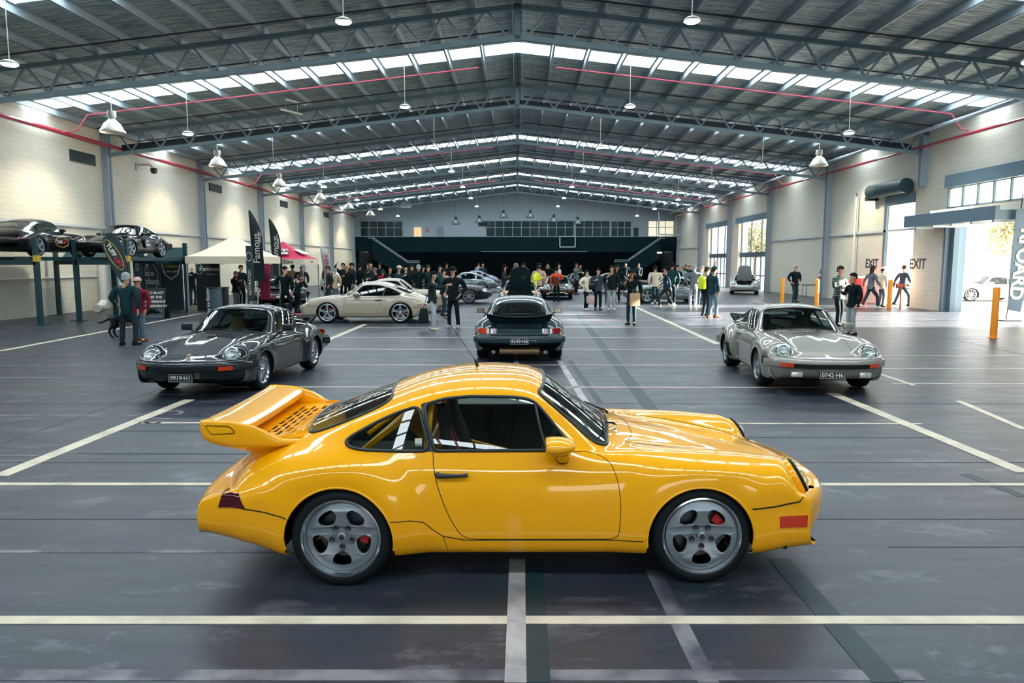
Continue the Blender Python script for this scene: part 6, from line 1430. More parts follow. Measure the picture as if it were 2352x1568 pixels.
def other_cars():
    c = classic((-4.72, 12.22, 0), -93.5, DKG, 'dark grey-green coupe with round headlights and plate 9919-H1, front left of the hall', style='mesh', wcol=MATS['polished_rim'], seatm=MATS['tan_leather'], bumper=DKG, strip=True, spoiler='whale', plate_f='9919·H1', mirr=DARK, wide=.0, scale=.985, steer=.0)
    c = classic((4.82, 12.55, 0), -94.5, SIL, 'silver wide-arched coupe with plate 0742-H6, front right of the hall', style='fuchs', wcol=FUC, bumper=SIL, chrome_top=False, spoiler='whale', plate_f='0742·H6', wide=.04, scale=.985, fog=True, lhd=False)
    # stone guards on the rear arches
    for sd in (1, -1): patch(get_body(('classic', .04, False))['B'], 'stone_guard', [(-.80, .25), (-.66, .25), (-.74, .50), (-.845, .52)], BLACK, c, sd, .006)
    c = classic((.045, 16.05, 0), 90, SLATE, 'slate coupe seen from behind with plate 4243-H6, at the hall centre', style='fuchs', wcol=FUC, bumper=SLATE, strip=False, spoiler='whale', plate_r='4243·H6', mirr=DARK, wide=.04, scale=.985)
    for sd in (1, -1): G().tube([(-1.95, sd * .52, .24), (-2.13, sd * .52, .235)], .038, 12).obj('exhaust_pipe', CHROME, c, True)
    G().tube([(-1.98, -.40, .24), (-1.98, .40, .24)], .07, 12).obj('silencer', mat('silencer_brass', (.35, .22, .12), .4, .5), c, True)
    c = classic((.12, 30.2, 0), -90, DTEAL, 'dark coupe with its front lid raised, behind the slate coupe', opn=True, mirr=CHROME, style='fuchs', wcol=FUC, scale=1.0)
    for sd in (1, -1): G().lathe([(0, -.02), (.07, -.015), (.08, .02), (.05, .06), (0, .07)], 16, Matrix.Translation((1.78, sd * .63, .80)) @ Matrix.Rotation(.3, 4, 'Y')).obj('headlamp_reflection', mat('cap_amber', (.75, .35, .03), .4), c, True)  # amber colour stands for orange reflections in the headlamp buckets
    modern((-5.04, 24.3, 0), 180, CRE, 'cream-grey modern coupe parked side-on, left of the centre', style='sport', wcol=MATS['polished_rim'])
    modern((-4.95, 29.6, 0), 4, CRE, 'second cream coupe half hidden behind the cream-grey one', style='multi')
    modern((-3.55, 35.6, 0), 0, BLK, 'gloss black low coupe nosing out behind the two men', style='multi', wcol=MATS['wheel_silver'])
    modern((-3.6, 49, 0), 182, GRY, 'silver-grey modern coupe beyond the black one', style='multi', wcol=FUC)
    modern((-3.6, 58, 0), 178, BLUG, 'blue-grey coupe farthest along the centre left row', style='multi')
    c = classic((2.25, 40.3, 0), -93, BLK, 'dark coupe with cream stripes and a round race number, beyond the centre', bumper=BLK, fog=True, hl=True, style='fuchs', wcol=FUC)
    G().box(1.20, 1.75, -.02 - .35, -.35 + .05, .80, .806).obj('bonnet_stripe', mat('stripe_cream', (.7, .65, .5), .4), c)
    for z in (.405,): G().box(2.16, 2.165, -.45, .45, z - .02, z + .02).obj('front_stripe', mat('stripe_cream', (.7, .65, .5), .4), c)
    p, n = get_body(('classic', 0, False))['B'].point(-.1, .6, 'xz', SIDE, -1)
    modern((6.6, 47.5, 0), 8, BLK, 'long dark coupe behind the standing couple, rear to the left', tail='lamp_red', style='multi')
    classic((5.2, 56, 0), -20, DTEAL, 'dark green coupe far back under the balcony, right of centre', bumper=DTEAL, scale=1.0)
    c = modern((7.55, 35.9, 0), 180, GRY, 'grey metallic coupe side-on behind the group on the right', style='five', wcol=MATS['wheel_silver'], cal=False, glass=GLASS, scale=1.04)
    c = classic((10.1, 49.5, 0), -100, RED, 'red and white rally coupe behind the man with the paper bag', bumper=WHT, style='fuchs', fog=True, wcol=WHITE)
    for sd in (1, -1): G().lathe([(.09, 0), (.10, .05), (.06, .06), (0, .062)], 16, Matrix.Translation((2.17, sd * .28, .60)) @ Matrix.Rotation(PI / 2, 4, 'Y')).obj('rally_lamp', MATS['lamp_reflector'], c, True)
    classic((13.6, 60, 0), 150, RED, 'dark red coupe far back by the right stairs', bumper=RED)
    c = classic((14.75, 46.6, 0), -108, LGR, 'pale silver race coupe with its front lid up by the glazed doors', opn=True, bumper=LGR, strip=False, chrome_hl=True, wide=.04, spoiler='duck', style='five', wcol=MATS['wheel_silver'], mirr=CHROME, glass=GLASS)
    tray_spoiler(c, LGR, LGR, 1.08)
    c = classic((-9.75, 39.6, 0), -75, WHT, 'white race coupe with sponsor graphics facing the viewer, left side', bumper=WHT, strip=False, chrome_hl=True, style='fuchs', wcol=WHITE, wide=.04)
    for i, (x, y, w, l) in enumerate(((1.25, .12, .3, .06), (1.45, -.15, .35, .05), (1.05, .25, .12, .10))):
        p, n = get_body(('classic', .04, False))['B'].point(x, abs(y), 'xy', lambda x, y, z: z > .58); G().cbox((p.x, y, p.z + .004), (l, w, .008)).obj('sponsor_mark', [RED, BLK, RED][i], c)
    place(text_mesh('RSR', .22, .002, .006), 'lettering', RED, frame_M((1.55, 0, .735), (0, 1, 0), (-1, 0, .16)), c)
    classic((-10.6, 45.8, 0), -60, WHT, 'white race coupe with open rear wing beside the other white one', bumper=WHT, strip=False, spoiler='whale', wide=.04, style='fuchs', wcol=MATS['wheel_black'], chrome_hl=True)
    c = classic((-10.95, 33.4, 0), 96, DTEAL, 'dark teal coupe seen from behind near the white tent', bumper=CHROME, strip=False, spoiler=None, style='mesh', wcol=MATS['polished_rim'], tailtxt='PORSCHE')
    G().box(-1.86, -1.58, -.42, .42, .84, .87).obj('lid_grille', mat('grille_silver', (.3, .33, .35), .4, .6), c); G().lathe([(0, .01), (.07, .01), (.07, 0)], 20, Matrix.Translation((-2.04, 0, .40)) @ Matrix.Rotation(-PI / 2, 4, 'Y')).obj('gold_badge', mat('crest_gold', (.6, .35, .08), .3, .8), c)
    modern((-13.2, 52, 0), -70, LGR, 'silver coupe with coloured stickers under the red tent', style='multi')
    # outside
    modern((24.5, 37.6, 0), 176, paint('sunlit_silver_paint', (.6, .6, .58), .35), 'pale car parked outside, nearest in the doorway', style='multi', wcol=MATS['wheel_silver'], scale=1.05)
    modern((33.5, 45.5, 0), 0, paint('sunlit_bronze_paint', (.45, .40, .35), .35, .3), 'long pale convertible-like car parked outside behind the nearest one', style='multi', wcol=MATS['wheel_silver'], scale=1.05)
    classic((31.0, 56, 0), 30, WHT, 'white car outside far left in the doorway', bumper=WHT, scale=1.05); classic((38.5, 53, 0), 0, WHT, 'white car outside far right in the doorway', bumper=WHT, scale=1.1)
# ================================================================ TENTS, FLAGS, LIFTS, SIGNS
TENTW = mat('tent_white', (.80, .70, .54), .7); TENTR = mat('tent_red', (.55, .01, .08), .6); ALU = mat('aluminium', (.45, .5, .52), .35, .6); TEAL = mat('lift_teal_paint', (.010, .045, .052), .4)
TXW = mat('print_white', (.72, .72, .66), .6); TXK = mat('print_black', (.015, .03, .035), .6); PANELT = mat('banner_teal', (.012, .035, .045), .6); PANELB = mat('banner_slate', (.05, .085, .11), .6); PANELK = mat('banner_black', (.006, .016, .02), .6); TXR = mat('print_red', (.6, .02, .06), .6); TXY = mat('print_yellow', (.75, .45, .04), .6)
def txt(parent, s, size, o, ux, uy, m, sp=1, bold=0): return place(text_mesh(s, size, .002, bold, sp), 'lettering', m, frame_M(o, ux, uy), parent)
def tent(x0, x1, y0, y1, ze, zp, mroof, lab, legs=True):
    r = thing('pop_up_tent', lab, 'tent', ((x0 + x1) / 2, (y0 + y1) / 2, 0)); w, d = (x1 - x0) / 2, (y1 - y0) / 2; N = 8; V = []
    def h(u, v): k = max(abs(u), abs(v)); return ze + (zp - ze) * (1 - k) ** 1.25
    for i in range(N * 2 + 1):
        for j in range(N * 2 + 1): u, v = i / N - 1, j / N - 1; V.append((u * w, v * d, h(u, v)))
    n = 2 * N + 1; mk('roof', V, [(i * n + j, (i + 1) * n + j, (i + 1) * n + j + 1, i * n + j + 1) for i in range(2 * N) for j in range(2 * N)], mroof, r)
    g = G(); vz = ze - .28
    for a, b in (((-w, -d), (w, -d)), ((w, -d), (w, d)), ((w, d), (-w, d)), ((-w, d), (-w, -d))):
        g.bar((a[0], a[1], (ze + vz) / 2), (b[0], b[1], (ze + vz) / 2), .012, ze - vz)
    g.obj('valance', TENTW, r)
    for sx in (-1, 1):
        for sy in (-1, 1): G().bar((sx * (w - .04), sy * (d - .04), 0), (sx * (w - .04), sy * (d - .04), ze - .02), .045, .045, (1, 0, 0)).obj('leg', ALU, r)
    g = G()
    for sy in (-1, 1):
        for k in range(2): g.bar((-w + k * w, sy * (d - .06), vz - .02), (-w + (k + 1) * w, sy * (d - .06), ze - .05), .02, .02); g.bar((-w + k * w, sy * (d - .06), ze - .05), (-w + (k + 1) * w, sy * (d - .06), vz - .02), .02, .02)
    g.obj('truss_bars', ALU, r); return r, w, d
def feather(px, py_base, py_top, Y, w, lab, m, lines, bend=.25, tilt=0, yaw=0, edge=None, z0f=.22, tear=False):
    b = gy(px, py_base, Y); top = gy(px, py_top, Y).z; r = thing('feather_flag', lab, 'flag', (b.x, Y, 0), math.radians(yaw), 'feather flags'); H = top
    def pole(z): t = z / H; return tilt * t - bend * max(0, t - .45) ** 2 * 3
    g = G(); g.tube([(pole(H * k / 12), 0, H * k / 12) for k in range(13)], .015, 6); g.box(-.25, .25, -.25, .25, 0, .03); g.obj('pole', DARK, r)
    V = []; n = 16
    for k in range(n + 1):
        t = k / n; z = H * (z0f + (1 - z0f) * t); ww = w * (1 - max(0, t - .55) ** 2 / .45 ** 2 * .92) if not tear else w * math.sin(PI * (.12 + .88 * t) if t < 1 else PI) ** .6 + .01
        for s_ in (0, .33, .66, 1): V.append((pole(z) + .01 - ww * s_ * (-1), .03 * math.sin(t * 5 + s_ * 3), z))
    mk('sail', V, [(k * 4 + j, k * 4 + j + 1, (k + 1) * 4 + j + 1, (k + 1) * 4 + j) for k in range(n) for j in range(3)], m, r, True)
    for s, size, z, dx, mm in lines: txt(r, s, size, (pole(z) + dx, -.06, z), (0, 0, 1), (-1, 0, 0), mm, 1, .004)
    return r
def build_props():
    r, w, d = tent(-12.75, -9.98, 27.5, 30.2, 2.22, 3.06, TENTW, 'white pop-up tent by the left wall')
    r, w, d = tent(-13.35, -10.5, 35.2, 38.0, 2.16, 3.05, TENTR, 'red pop-up tent with white lettering, behind the white tent')
    V = [(-w * .62, -d * .80, 2.36), (w * .42, -d * .80, 2.36), (w * .32, -d * .45, 2.62), (-w * .45, -d * .45, 2.62)]; n = Vector((0, -.7, .9)).normalized() * .05; V = [Vector(v) + n for v in V]
    p = mk('sign_panel', V, [(0, 1, 2, 3)], TXW, r); txt(p, 'SONAX', .36, Vector((-.05, -d * .63, 2.50)) + n * 1.4, (1, 0, 0), (0, .49, .36), TXK, 1.05, .008)
    V = [(w * .80, -d * .5, 2.38), (w * .80, d * .5, 2.38), (w * .45, d * .35, 2.62), (w * .45, -d * .35, 2.62)]; n = Vector((.7, 0, .9)).normalized() * .05; mk('sign_panel', [Vector(v) + n for v in V], [(0, 1, 2, 3)], TXW, r)
    txt(r, 'Premium Car Care', .24, (0, -d - .02, 2.02), (1, 0, 0), (0, 0, 1), TXK, 1, .004); txt(r, 'SONAX', .12, (w + .02, 0, 2.02), (0, 1, 0), (0, 0, 1), TXK)
    feather(589, 700, 483, 26.9, .42, 'tall black feather flag with white lettering in front of the white tent', PANELK, [('Famous.', .36, 2.55, .21, TXW), ('DRY ICE', .10, 2.9, .36, TXW)], tilt=-.15, bend=.0, z0f=.33)
    feather(634, 700, 502, 34.95, .46, 'second tall black feather flag with white lettering, between the tents', PANELK, [('Famous.', .40, 2.7, .23, TXW), ('DETAILING', .10, 2.9, .38, TXW)], tilt=-.2, bend=.0, z0f=.35)
    feather(748, 690, 565, 36.5, .42, 'small pale teardrop flag with red letters right of the red tent', mat('flag_grey', (.45, .48, .50), .6), [('SONAX', .30, 1.9, .22, TXR)], tilt=-.12, bend=.1, z0f=.30, tear=True)
    # narrow teal banner
    def board(name, lab, x0, x1, z0, z1, Y, m, cat='banner', thick=.04, legs=True, py=True):
        a = gy(x0, 603, Y).x; b = gy(x1, 603, Y).x; r = thing(name, lab, cat, ((a + b) / 2, Y, 0)); hw = (b - a) / 2
        G().box(-hw, hw, -thick / 2, thick / 2, z0, z1).obj('panel', m, r); G().box(-hw, -hw + .03, .02, .06, 0, z1).box(hw - .03, hw, .02, .06, 0, z1).obj('stand', DARK, r); return r, hw, -thick / 2 - .006
    r, hw, y = board('narrow_banner', 'narrow teal upright banner before the white tent', 566, 580, .55, 2.6, 26.4, PANELT); txt(r, 'RESTORATION', .14, (0, y, 1.25), (0, 0, 1), (-1, 0, 0), TXW); G().lathe([(.085, 0), (.10, 0), (.10, .01), (.085, .01)], 24, Matrix.Translation((0, y - .01, 2.2)) @ Matrix.Rotation(PI / 2, 4, 'X') @ Matrix.Scale(1.7, 4, (0, 1, 0))).obj('emblem', TXW, r)
    r, hw, y = board('backdrop', 'black backdrop with white lettering at the left of the white tent', 449, 503, .0, 2.05, 29.6, PANELK); txt(r, 'Famous.', .26, (.12, y, 1.72), (1, 0, 0), (0, 0, 1), TXW, 1, .004); txt(r, 'INSURANCE', .08, (.2, y, 1.5), (1, 0, 0), (0, 0, 1), TXW)
    G().lathe([(.13, 0), (.14, 0), (.14, .01), (.13, .01)], 24, Matrix.Translation((-.33, y - .01, 1.72)) @ Matrix.Rotation(PI / 2, 4, 'X') @ Matrix.Scale(1.6, 4, (0, 1, 0))).obj('emblem', TXW, r); txt(r, 'S', .2, (-.33, y, 1.72), (1, 0, 0), (0, 0, 1), TXW)
    r, hw, y = board('red_backdrop', 'dark red backdrop board under the white tent', 596, 618, .4, 2.0, 30.6, mat('board_red', (.30, .01, .06), .6))
    r, hw, y = board('side_banner', 'slate banner with an oval and ice blast lettering beside the lift', 325, 367, .02, 2.25, 28.9, PANELB); txt(r, 'ice', .34, (-.06, y, 1.55), (1, 0, 0), (0, 0, 1), TXW, 1, .006); txt(r, 'blast', .34, (.02, y, 1.22), (1, 0, 0), (0, 0, 1), TXW, .95, .006)
    G().lathe([(.27, 0), (.285, 0), (.285, .01), (.27, .01)], 32, Matrix.Translation((0, y - .01, 1.38)) @ Matrix.Rotation(PI / 2, 4, 'X') @ Matrix.Scale(2.0, 4, (0, 1, 0))).obj('emblem', TXW, r)
    r, hw, y = board('side_banner', 'dark banner with a pale octagon emblem behind the two men at the lift', 369, 417, .02, 2.25, 29.3, PANELT)
    oc = rpoly([(-.36, .15), (-.24, .34), (.24, .34), (.36, .15), (.28, -.2), (0, -.42), (-.28, -.2)], 0); g = G(); g.tube([(x, y - .01, 1.72 + z) for x, z in oc], .018, 5, True); g.obj('emblem', TXW, r); txt(r, 'URBAN', .16, (0, y, 1.82), (1, 0, 0), (0, 0, 1), TXY, 1, .004); txt(r, 'CAR CARE', .12, (0, y, 1.62), (1, 0, 0), (0, 0, 1), TXW)
    # narrow flag and angled oval flag at the lift
    feather(312, 716, 556, 26.0, .30, 'narrow slate flag with ice blast lettering beside the lift post', PANELB, [('ice blast', .26, 2.1, .15, TXW)], tilt=.0, bend=.0, z0f=.25)
    p = gy(262, 730, 22.2); r = thing('feather_flag', 'tilted dark flag with an oval and TUFFLIFT lettering at the lift', 'flag', (p.x, 22.2, 0), 0, 'feather flags')
    q = [gy(a, b, 22.2) for a, b in ((238, 545), (250, 537), (266, 540), (280, 562), (290, 600), (288, 640), (280, 650), (262, 622), (245, 590), (233, 562))]; V = [(v.x - p.x, -.01, v.z) for v in q] + [(v.x - p.x, .02, v.z) for v in q]; n = len(q)
    mk('sail', V, [tuple(range(n))[::-1], tuple(range(n, 2 * n))] + [(i, (i + 1) % n, n + (i + 1) % n, n + i) for i in range(n)], PANELT, r); a = gy(285, 648, 22.2); G().tube([(a.x - p.x, 0, a.z), (a.x - p.x + .02, 0, 0)], .018, 6).box(-.2 + a.x - p.x, .2 + a.x - p.x, -.2, .2, 0, .03).obj('pole', DARK, r)
    c0 = gy(263, 585, 22.2); c = Vector((c0.x - p.x, -.03, c0.z)); ax = Vector((.48, 0, -.87)); up = Vector((.87, 0, .48))
    txt(r, 'TUFF', .19, c - ax * .17 + up * .0, ax, up, TXW, 1, .006); txt(r, 'LIFT', .19, c + ax * .27, ax, up, TXR, 1, .006); G().tube([c + ax * (.52 * math.cos(t)) + up * (.17 * math.sin(t)) for t in np.linspace(0, 2 * PI, 30)[:-1]], .010, 5, True).obj('oval_outline', TXY, r)
    # lifts
    def lift(x0, x1, y0, y1, zt, lab):
        r = thing('car_lift', lab, 'lift', ((x0 + x1) / 2, (y0 + y1) / 2, 0), 0, 'four-post lifts'); w, d = (x1 - x0) / 2, (y1 - y0) / 2
        for sx in (-1, 1):
            for sy in (-1, 1): G().box(sx * w - .065, sx * w + .065, sy * d - .07, sy * d + .07, 0, 2.75).box(sx * w - .2, sx * w + .2, sy * d - .2, sy * d + .2, 0, .02).obj('post', TEAL, r)
            G().box(sx * w * .62 - .24, sx * w * .62 + .24, -d - .05, d + .05, zt - .12, zt).obj('runway', TEAL, r)
        for sy in (-1, 1): G().box(-w, w, sy * d - .07, sy * d + .07, zt - .26, zt - .10).obj('cross_beam', TEAL, r)
        g = G(); g.box(w - .03, w + .11, -d - .12, -d + .06, zt - .16, zt + .04); g.obj('lock_box', mat('label_yellow', (.5, .35, .04), .5), r); G().add([(-w * .62 - .2, d + .05, zt - .02), (w * .62 + .2, d + .05, zt - .02), (w * .62 + .2, d + .55, zt + .42), (-w * .62 - .2, d + .55, zt + .42)], [(0, 1, 2, 3)]).obj('ramp', TEAL, r); return r
    lift(-17.35, -15.2, 22.6, 26.9, 2.17, 'four-post car lift at the left edge, carrying the nearer black coupe'); lift(-15.0, -13.25, 24.3, 28.6, 2.17, 'four-post car lift carrying the second black coupe')
    c = modern((-16.28, 24.2, 2.175), 90, BLK, 'black coupe raised on the left lift, tail towards the viewer', style='twist', wcol=MATS['wheel_silver'], cal=False, scale=.98, glass=GLASS)
    ce = Vector((.05, -.905, .50)); G().tube([ce + Vector((.36 * math.cos(t), -.012, .17 * math.sin(t))) for t in np.linspace(0, 2 * PI, 30)[:-1]], .009, 5, True).obj('oval_decal', TXY, c); txt(c, 'TUFF', .15, ce + Vector((-.14, -.012, 0)), (1, 0, 0), (0, 0, 1), TXW, 1, .004); txt(c, 'LIFT', .15, ce + Vector((.17, -.012, 0)), (1, 0, 0), (0, 0, 1), TXR, 1, .004)
    c = modern((-14.3, 26.15, 2.175), -90, BLK, 'black coupe raised on the second lift, nose towards the viewer', style='twist', wcol=MATS['wheel_silver'], cal=False, scale=.93, glass=GLASS)
    for sd in (1, -1):
        ce = Vector((.0, sd * .905, .58)); G().lathe([(0, .004), (.24, .004), (.24, 0)], 28, Matrix.Translation(ce + Vector((0, sd * .01, 0))) @ Matrix.Rotation(-sd * PI / 2, 4, 'X')).obj('round_decal', PANELB, c); txt(c, 'ice', .17, ce + Vector((.04 * sd, sd * .02, .06)), (-sd, 0, 0), (0, 0, 1), TXW, 1, .004); txt(c, 'blast', .17, ce + Vector((.0, sd * .02, -.09)), (-sd, 0, 0), (0, 0, 1), TXW, 1, .004)
    # A-frame
    p = gz(362, 731); r = thing('a_frame_sign', 'black A-frame sign with rows of white lettering by the lift', 'sign', p, math.radians(12)); 
    for s_, nm in ((-1, 'front_board'), (1, 'back_board')): G().add([(-.32, s_ * .34, .0), (.32, s_ * .34, .0), (.32, s_ * .03, 1.08), (-.32, s_ * .03, 1.08), (-.32, s_ * .34 + .025, .0), (.32, s_ * .34 + .025, .0), (.32, s_ * .03 + .025, 1.08), (-.32, s_ * .03 + .025, 1.08)], [(0, 1, 2, 3), (4, 5, 6, 7), (0, 1, 5, 4), (1, 2, 6, 5), (2, 3, 7, 6), (3, 0, 4, 7)]).obj(nm, PANELK, r)
    up = Vector((0, .31, 1.08)).normalized(); o = Vector((0, -.35, 0))
    for k, s in enumerate(('ICE BLAST', 'SEE THE', 'DIFFERENCE', 'UNDERNEATH')): txt(r, s, .12, o + up * (.95 - k * .16), (1, 0, 0), up, TXW, 1, .003)
    for k in range(2): a = o + up * (.30 - k * .2); G().bar(a - Vector((.26, 0, 0)), a + Vector((.26, 0, 0)), .006, .13, up).obj('photo_strip', PANELB, r)
    # counters
    def counter(x0, x1, ytop, ybot, Y, m, lab, s, tm):
        a, b = gy(x0, ytop, Y), gy(x1, ybot, Y); r = thing('promo_counter', lab, 'counter', ((a.x + b.x) / 2, Y, 0), 0, 'promotional counters'); w = (b.x - a.x) / 2
        G().lathe([(w, 0), (w, 1.02)], 24).obj('body', m, r, True); G().lathe([(0, 1.05), (w + .03, 1.05), (w + .03, 1.0), (0, 1.0)], 24).obj('top', DARK, r); txt(r, s, .16, (-.12, -w - .01, .52), (0, 0, 1), (-1, 0, 0), tm, 1, .003); return r
    counter(474, 511, 652, 708, 27.2, PANELB, 'slate-blue counter with Dry Ice Blasting lettering, left of the woman with the red scarf', 'Dry Ice Blasting', TXW); counter(507, 526, 650, 706, 27.6, PANELK, 'black counter with gold Restoration lettering beside the slate-blue one', 'Restoration', TXY)
    tag(G().bar(gz(430, 712) + Vector((-.8, 0, .03)), gz(482, 710) + Vector((0, 0, .03)), .10, .05).obj('floor_cable_cover', mat('cable_yellow', (.8, .5, .03), .5)), 'yellow cable cover along the floor before the tents', 'cable cover')
    a = gz(1015, 712); a = gz(680, 722); tag(G().bar(a, gz(715, 712), .5, .012).obj('red_mat', mat('mat_red', (.55, .03, .08), .7)), 'red floor mat edge before the cream-grey coupe', 'mat')
    # right edge feather banner
    q = [gy(a, b, 24.6) for a, b in ((2335, 480), (2352, 478), (2352, 560), (2352, 640), (2344, 717), (2315, 711), (2322, 600))]; base = gy(2312, 740, 24.6); r = thing('feather_banner', 'tall slate banner with large pale letters at the right edge', 'flag', (base.x, 24.6, 0))
    q[1].x += .35; q[2].x += .3; q[3].x += .15; V = [(v.x - base.x, .0, v.z) for v in q] + [(v.x - base.x, .02, v.z) for v in q]; n = len(q); mk('sail', V, [tuple(range(n)), tuple(range(2 * n - 1, n - 1, -1))] + [(i, (i + 1) % n, n + (i + 1) % n, n + i) for i in range(n)], mat('banner_blue_slate', (.06, .11, .16), .6), r)
    G().tube([(.0, .03, 0), (.10, .03, 2.0), (.25, .03, 4.3)], .018, 6).box(-.3, .3, -.3, .3, 0, .03).obj('pole', DARK, r); c = gy(2344, 607, 24.6); txt(r, 'RFOARD', .62, (c.x - base.x, -.02, c.z), (-.10, 0, -1), (1, 0, -.1), mat('letter_sand', (.70, .62, .46), .6), 1.0, .02)
    # fire point on the right wall
    a = R(1894, 605); r = thing('hose_reel_sign', 'round fire hose sign ring on the right wall above the extinguisher', 'sign', (RW - .01, a.y, 0)); G().tube([(0, .28 * math.cos(t), 2.05 + .42 * math.sin(t)) for t in np.linspace(0, 2 * PI, 30)[:-1]], .045, 6, True).obj('ring', mat('sign_maroon', (.08, .02, .04), .5), r)
    r = thing('fire_extinguisher', 'dark red fire extinguisher hung on the right wall behind the plaid-shirt man', 'extinguisher', (RW - .14, a.y + .15, .95)); G().lathe([(0, 0), (.085, 0), (.09, .05), (.09, .42), (.05, .5), (.03, .52), (.03, .58), (0, .58)], 16).obj('cylinder', mat('extinguisher_red', (.30, .02, .04), .35), r, True); G().box(-.03, .03, -.06, .06, .56, .62).obj('handle', DARK, r); G().lathe([(.091, .28), (.091, .40)], 16).obj('label', TXW, r)
    a = gz(1868, 683); r = thing('folding_table', 'small folding table with clutter by the right wall behind the bollards', 'table', (a.x, a.y, 0)); G().box(-.6, .6, -.3, .3, .70, .74).obj('table_top', DARK, r)
    for sx in (-1, 1):
        for sy in (-1, 1): G().tube([(sx * .5, sy * .25, .70), (sx * .55, sy * .27, 0)], .015, 6).obj('leg', DARK, r)
    # dog
    p = gz(293, 783); r = thing('dog', 'black dog standing behind the man in the dark blazer', 'dog', (gz(270, 778).x + .22, gz(270, 778).y + .15, 0), 0)
    K = [[('b0', (-.38, 0, .52), .11), ('b1', (-.1, 0, .52), .115), ('b2', (.20, 0, .54), .135), ('b3', (.38, 0, .60), .09), ('n', (.52, 0, .70), .065), ('hd', (.64, 0, .74), .075), ('mz', (.78, 0, .70), .045), ('ns', (.85, 0, .69), .03)], [('b0', (-.38, 0, .52), .11), ('t1', (-.52, 0, .50), .03), ('t2', (-.72, 0, .40), .02), ('t3', (-.82, 0, .42), .01)]]
    for s_ in (-1, 1):
        K.append([('b2', (.20, 0, .54), .135), ('fl%d' % s_, (.26, s_ * .09, .38), .05), ('fk%d' % s_, (.27, s_ * .09, .20), .028), ('fa%d' % s_, (.25, s_ * .09, .05), .022), ('ft%d' % s_, (.32, s_ * .09, .025), .024)])
        K.append([('b0', (-.38, 0, .52), .11), ('hl%d' % s_, (-.34, s_ * .10, .36), .06), ('hk%d' % s_, (-.46, s_ * .10, .20), .03), ('ha%d' % s_, (-.40, s_ * .10, .05), .022), ('hf%d' % s_, (-.33, s_ * .10, .025), .024)])
    me = bake([skin_mesh('body', K, 1, 2)])[0]; me_obj('body', me, cm('black'), r)
    for s_ in (-1, 1): G().add([(.60, s_ * .05, .80), (.66, s_ * .06, .79), (.64, s_ * .085, .68), (.60, s_ * .04, .795)], [(0, 1, 2), (3, 2, 1)]).obj('ear', cm('black'), r)
    G().lathe([(.082, 0), (.085, .02), (.082, .04)], 14, Matrix.Translation((.44, 0, .64)) @ Matrix.Rotation(1.0, 4, 'Y')).obj('collar', ALU, r)
def bags(P):
    def item(name, lab, cat, loc, build, rot=0): r = thing(name, lab, cat, loc, rot); build(r); return r
    p = P['bagman']; M_ = mat('paper_brown', (.50, .32, .17), .7)
    item('paper_bag', 'brown paper bag held by the man in black', 'bag', (p.x + .04, p.y - .36, .62), lambda r: (G().box(-.15, .15, -.07, .07, 0, .40).obj('bag', M_, r, bevel=.008), G().tube([(-.07, 0, .40), (-.06, 0, .52), (.06, 0, .52), (.07, 0, .40)], .006, 5).obj('handle', M_, r)), .25)
    p = P['denim']; item('handbag', 'pale pink handbag between the woman in the puffer jacket and the man in denim', 'bag', (p.x - .33, p.y - .08, .28), lambda r: (G().box(-.17, .17, -.07, .07, 0, .30).obj('bag', cm('pink'), r, bevel=.02), G().tube([(-.09, 0, .30), (-.07, 0, .48), (.07, 0, .48), (.09, 0, .30)], .008, 5).obj('handle', cm('pink'), r), G().tube([(.1, 0, .25), (.12, 0, -.02), (.1, 0, .1)], .006, 5).obj('strap', cm('pink'), r)))
    item('umbrella', 'furled dark umbrella held by the man in denim', 'umbrella', (p.x + .33, p.y - .05, .08), lambda r: (G().lathe([(0, 0), (.015, .1), (.04, .55), (.03, .68), (.012, .70), (.012, .82)], 10).obj('canopy', cm('teal'), r, True)))
    p = P['hoodie']; item('shoulder_bag', 'black bag hanging at the side of the man in the grey hoodie', 'bag', (p.x - .25, p.y - .1, .20), lambda r: (G().add([(-.17, -.06, 0), (.17, -.06, 0), (.12, -.05, .45), (-.08, -.05, .45), (-.17, .06, 0), (.17, .06, 0), (.12, .05, .45), (-.08, .05, .45)], [(0, 1, 2, 3), (7, 6, 5, 4), (0, 4, 5, 1), (1, 5, 6, 2), (2, 6, 7, 3), (3, 7, 4, 0)]).obj('bag', BLACK, r, bevel=.02), G().tube([(.0, 0, .43), (.12, -.02, .8), (.2, -.02, 1.15)], .01, 5).obj('strap', BLACK, r)))
def pe(px, py, ytop, yaw, po, top, bot, lab, hair=('hair_short', 'hblack'), shoe='black', skin='skin', glasses=False, Y=None, group=None):
    if Y is None: p = gz(px, py); Y = p.y
    else: p = Vector((gy(px, 603, Y).x, Y, 0))
    h = gy(px, ytop, Y).z; sc = max(.90, min(1.12, h / 1.755)); v = POSES[po]; Pz = v['P']
    r = thing('person', lab, 'person', (p.x, p.y, 0), math.radians(yaw), group, sc)
    return dress(r, v, top, bot, hair, shoe, skin, glasses)
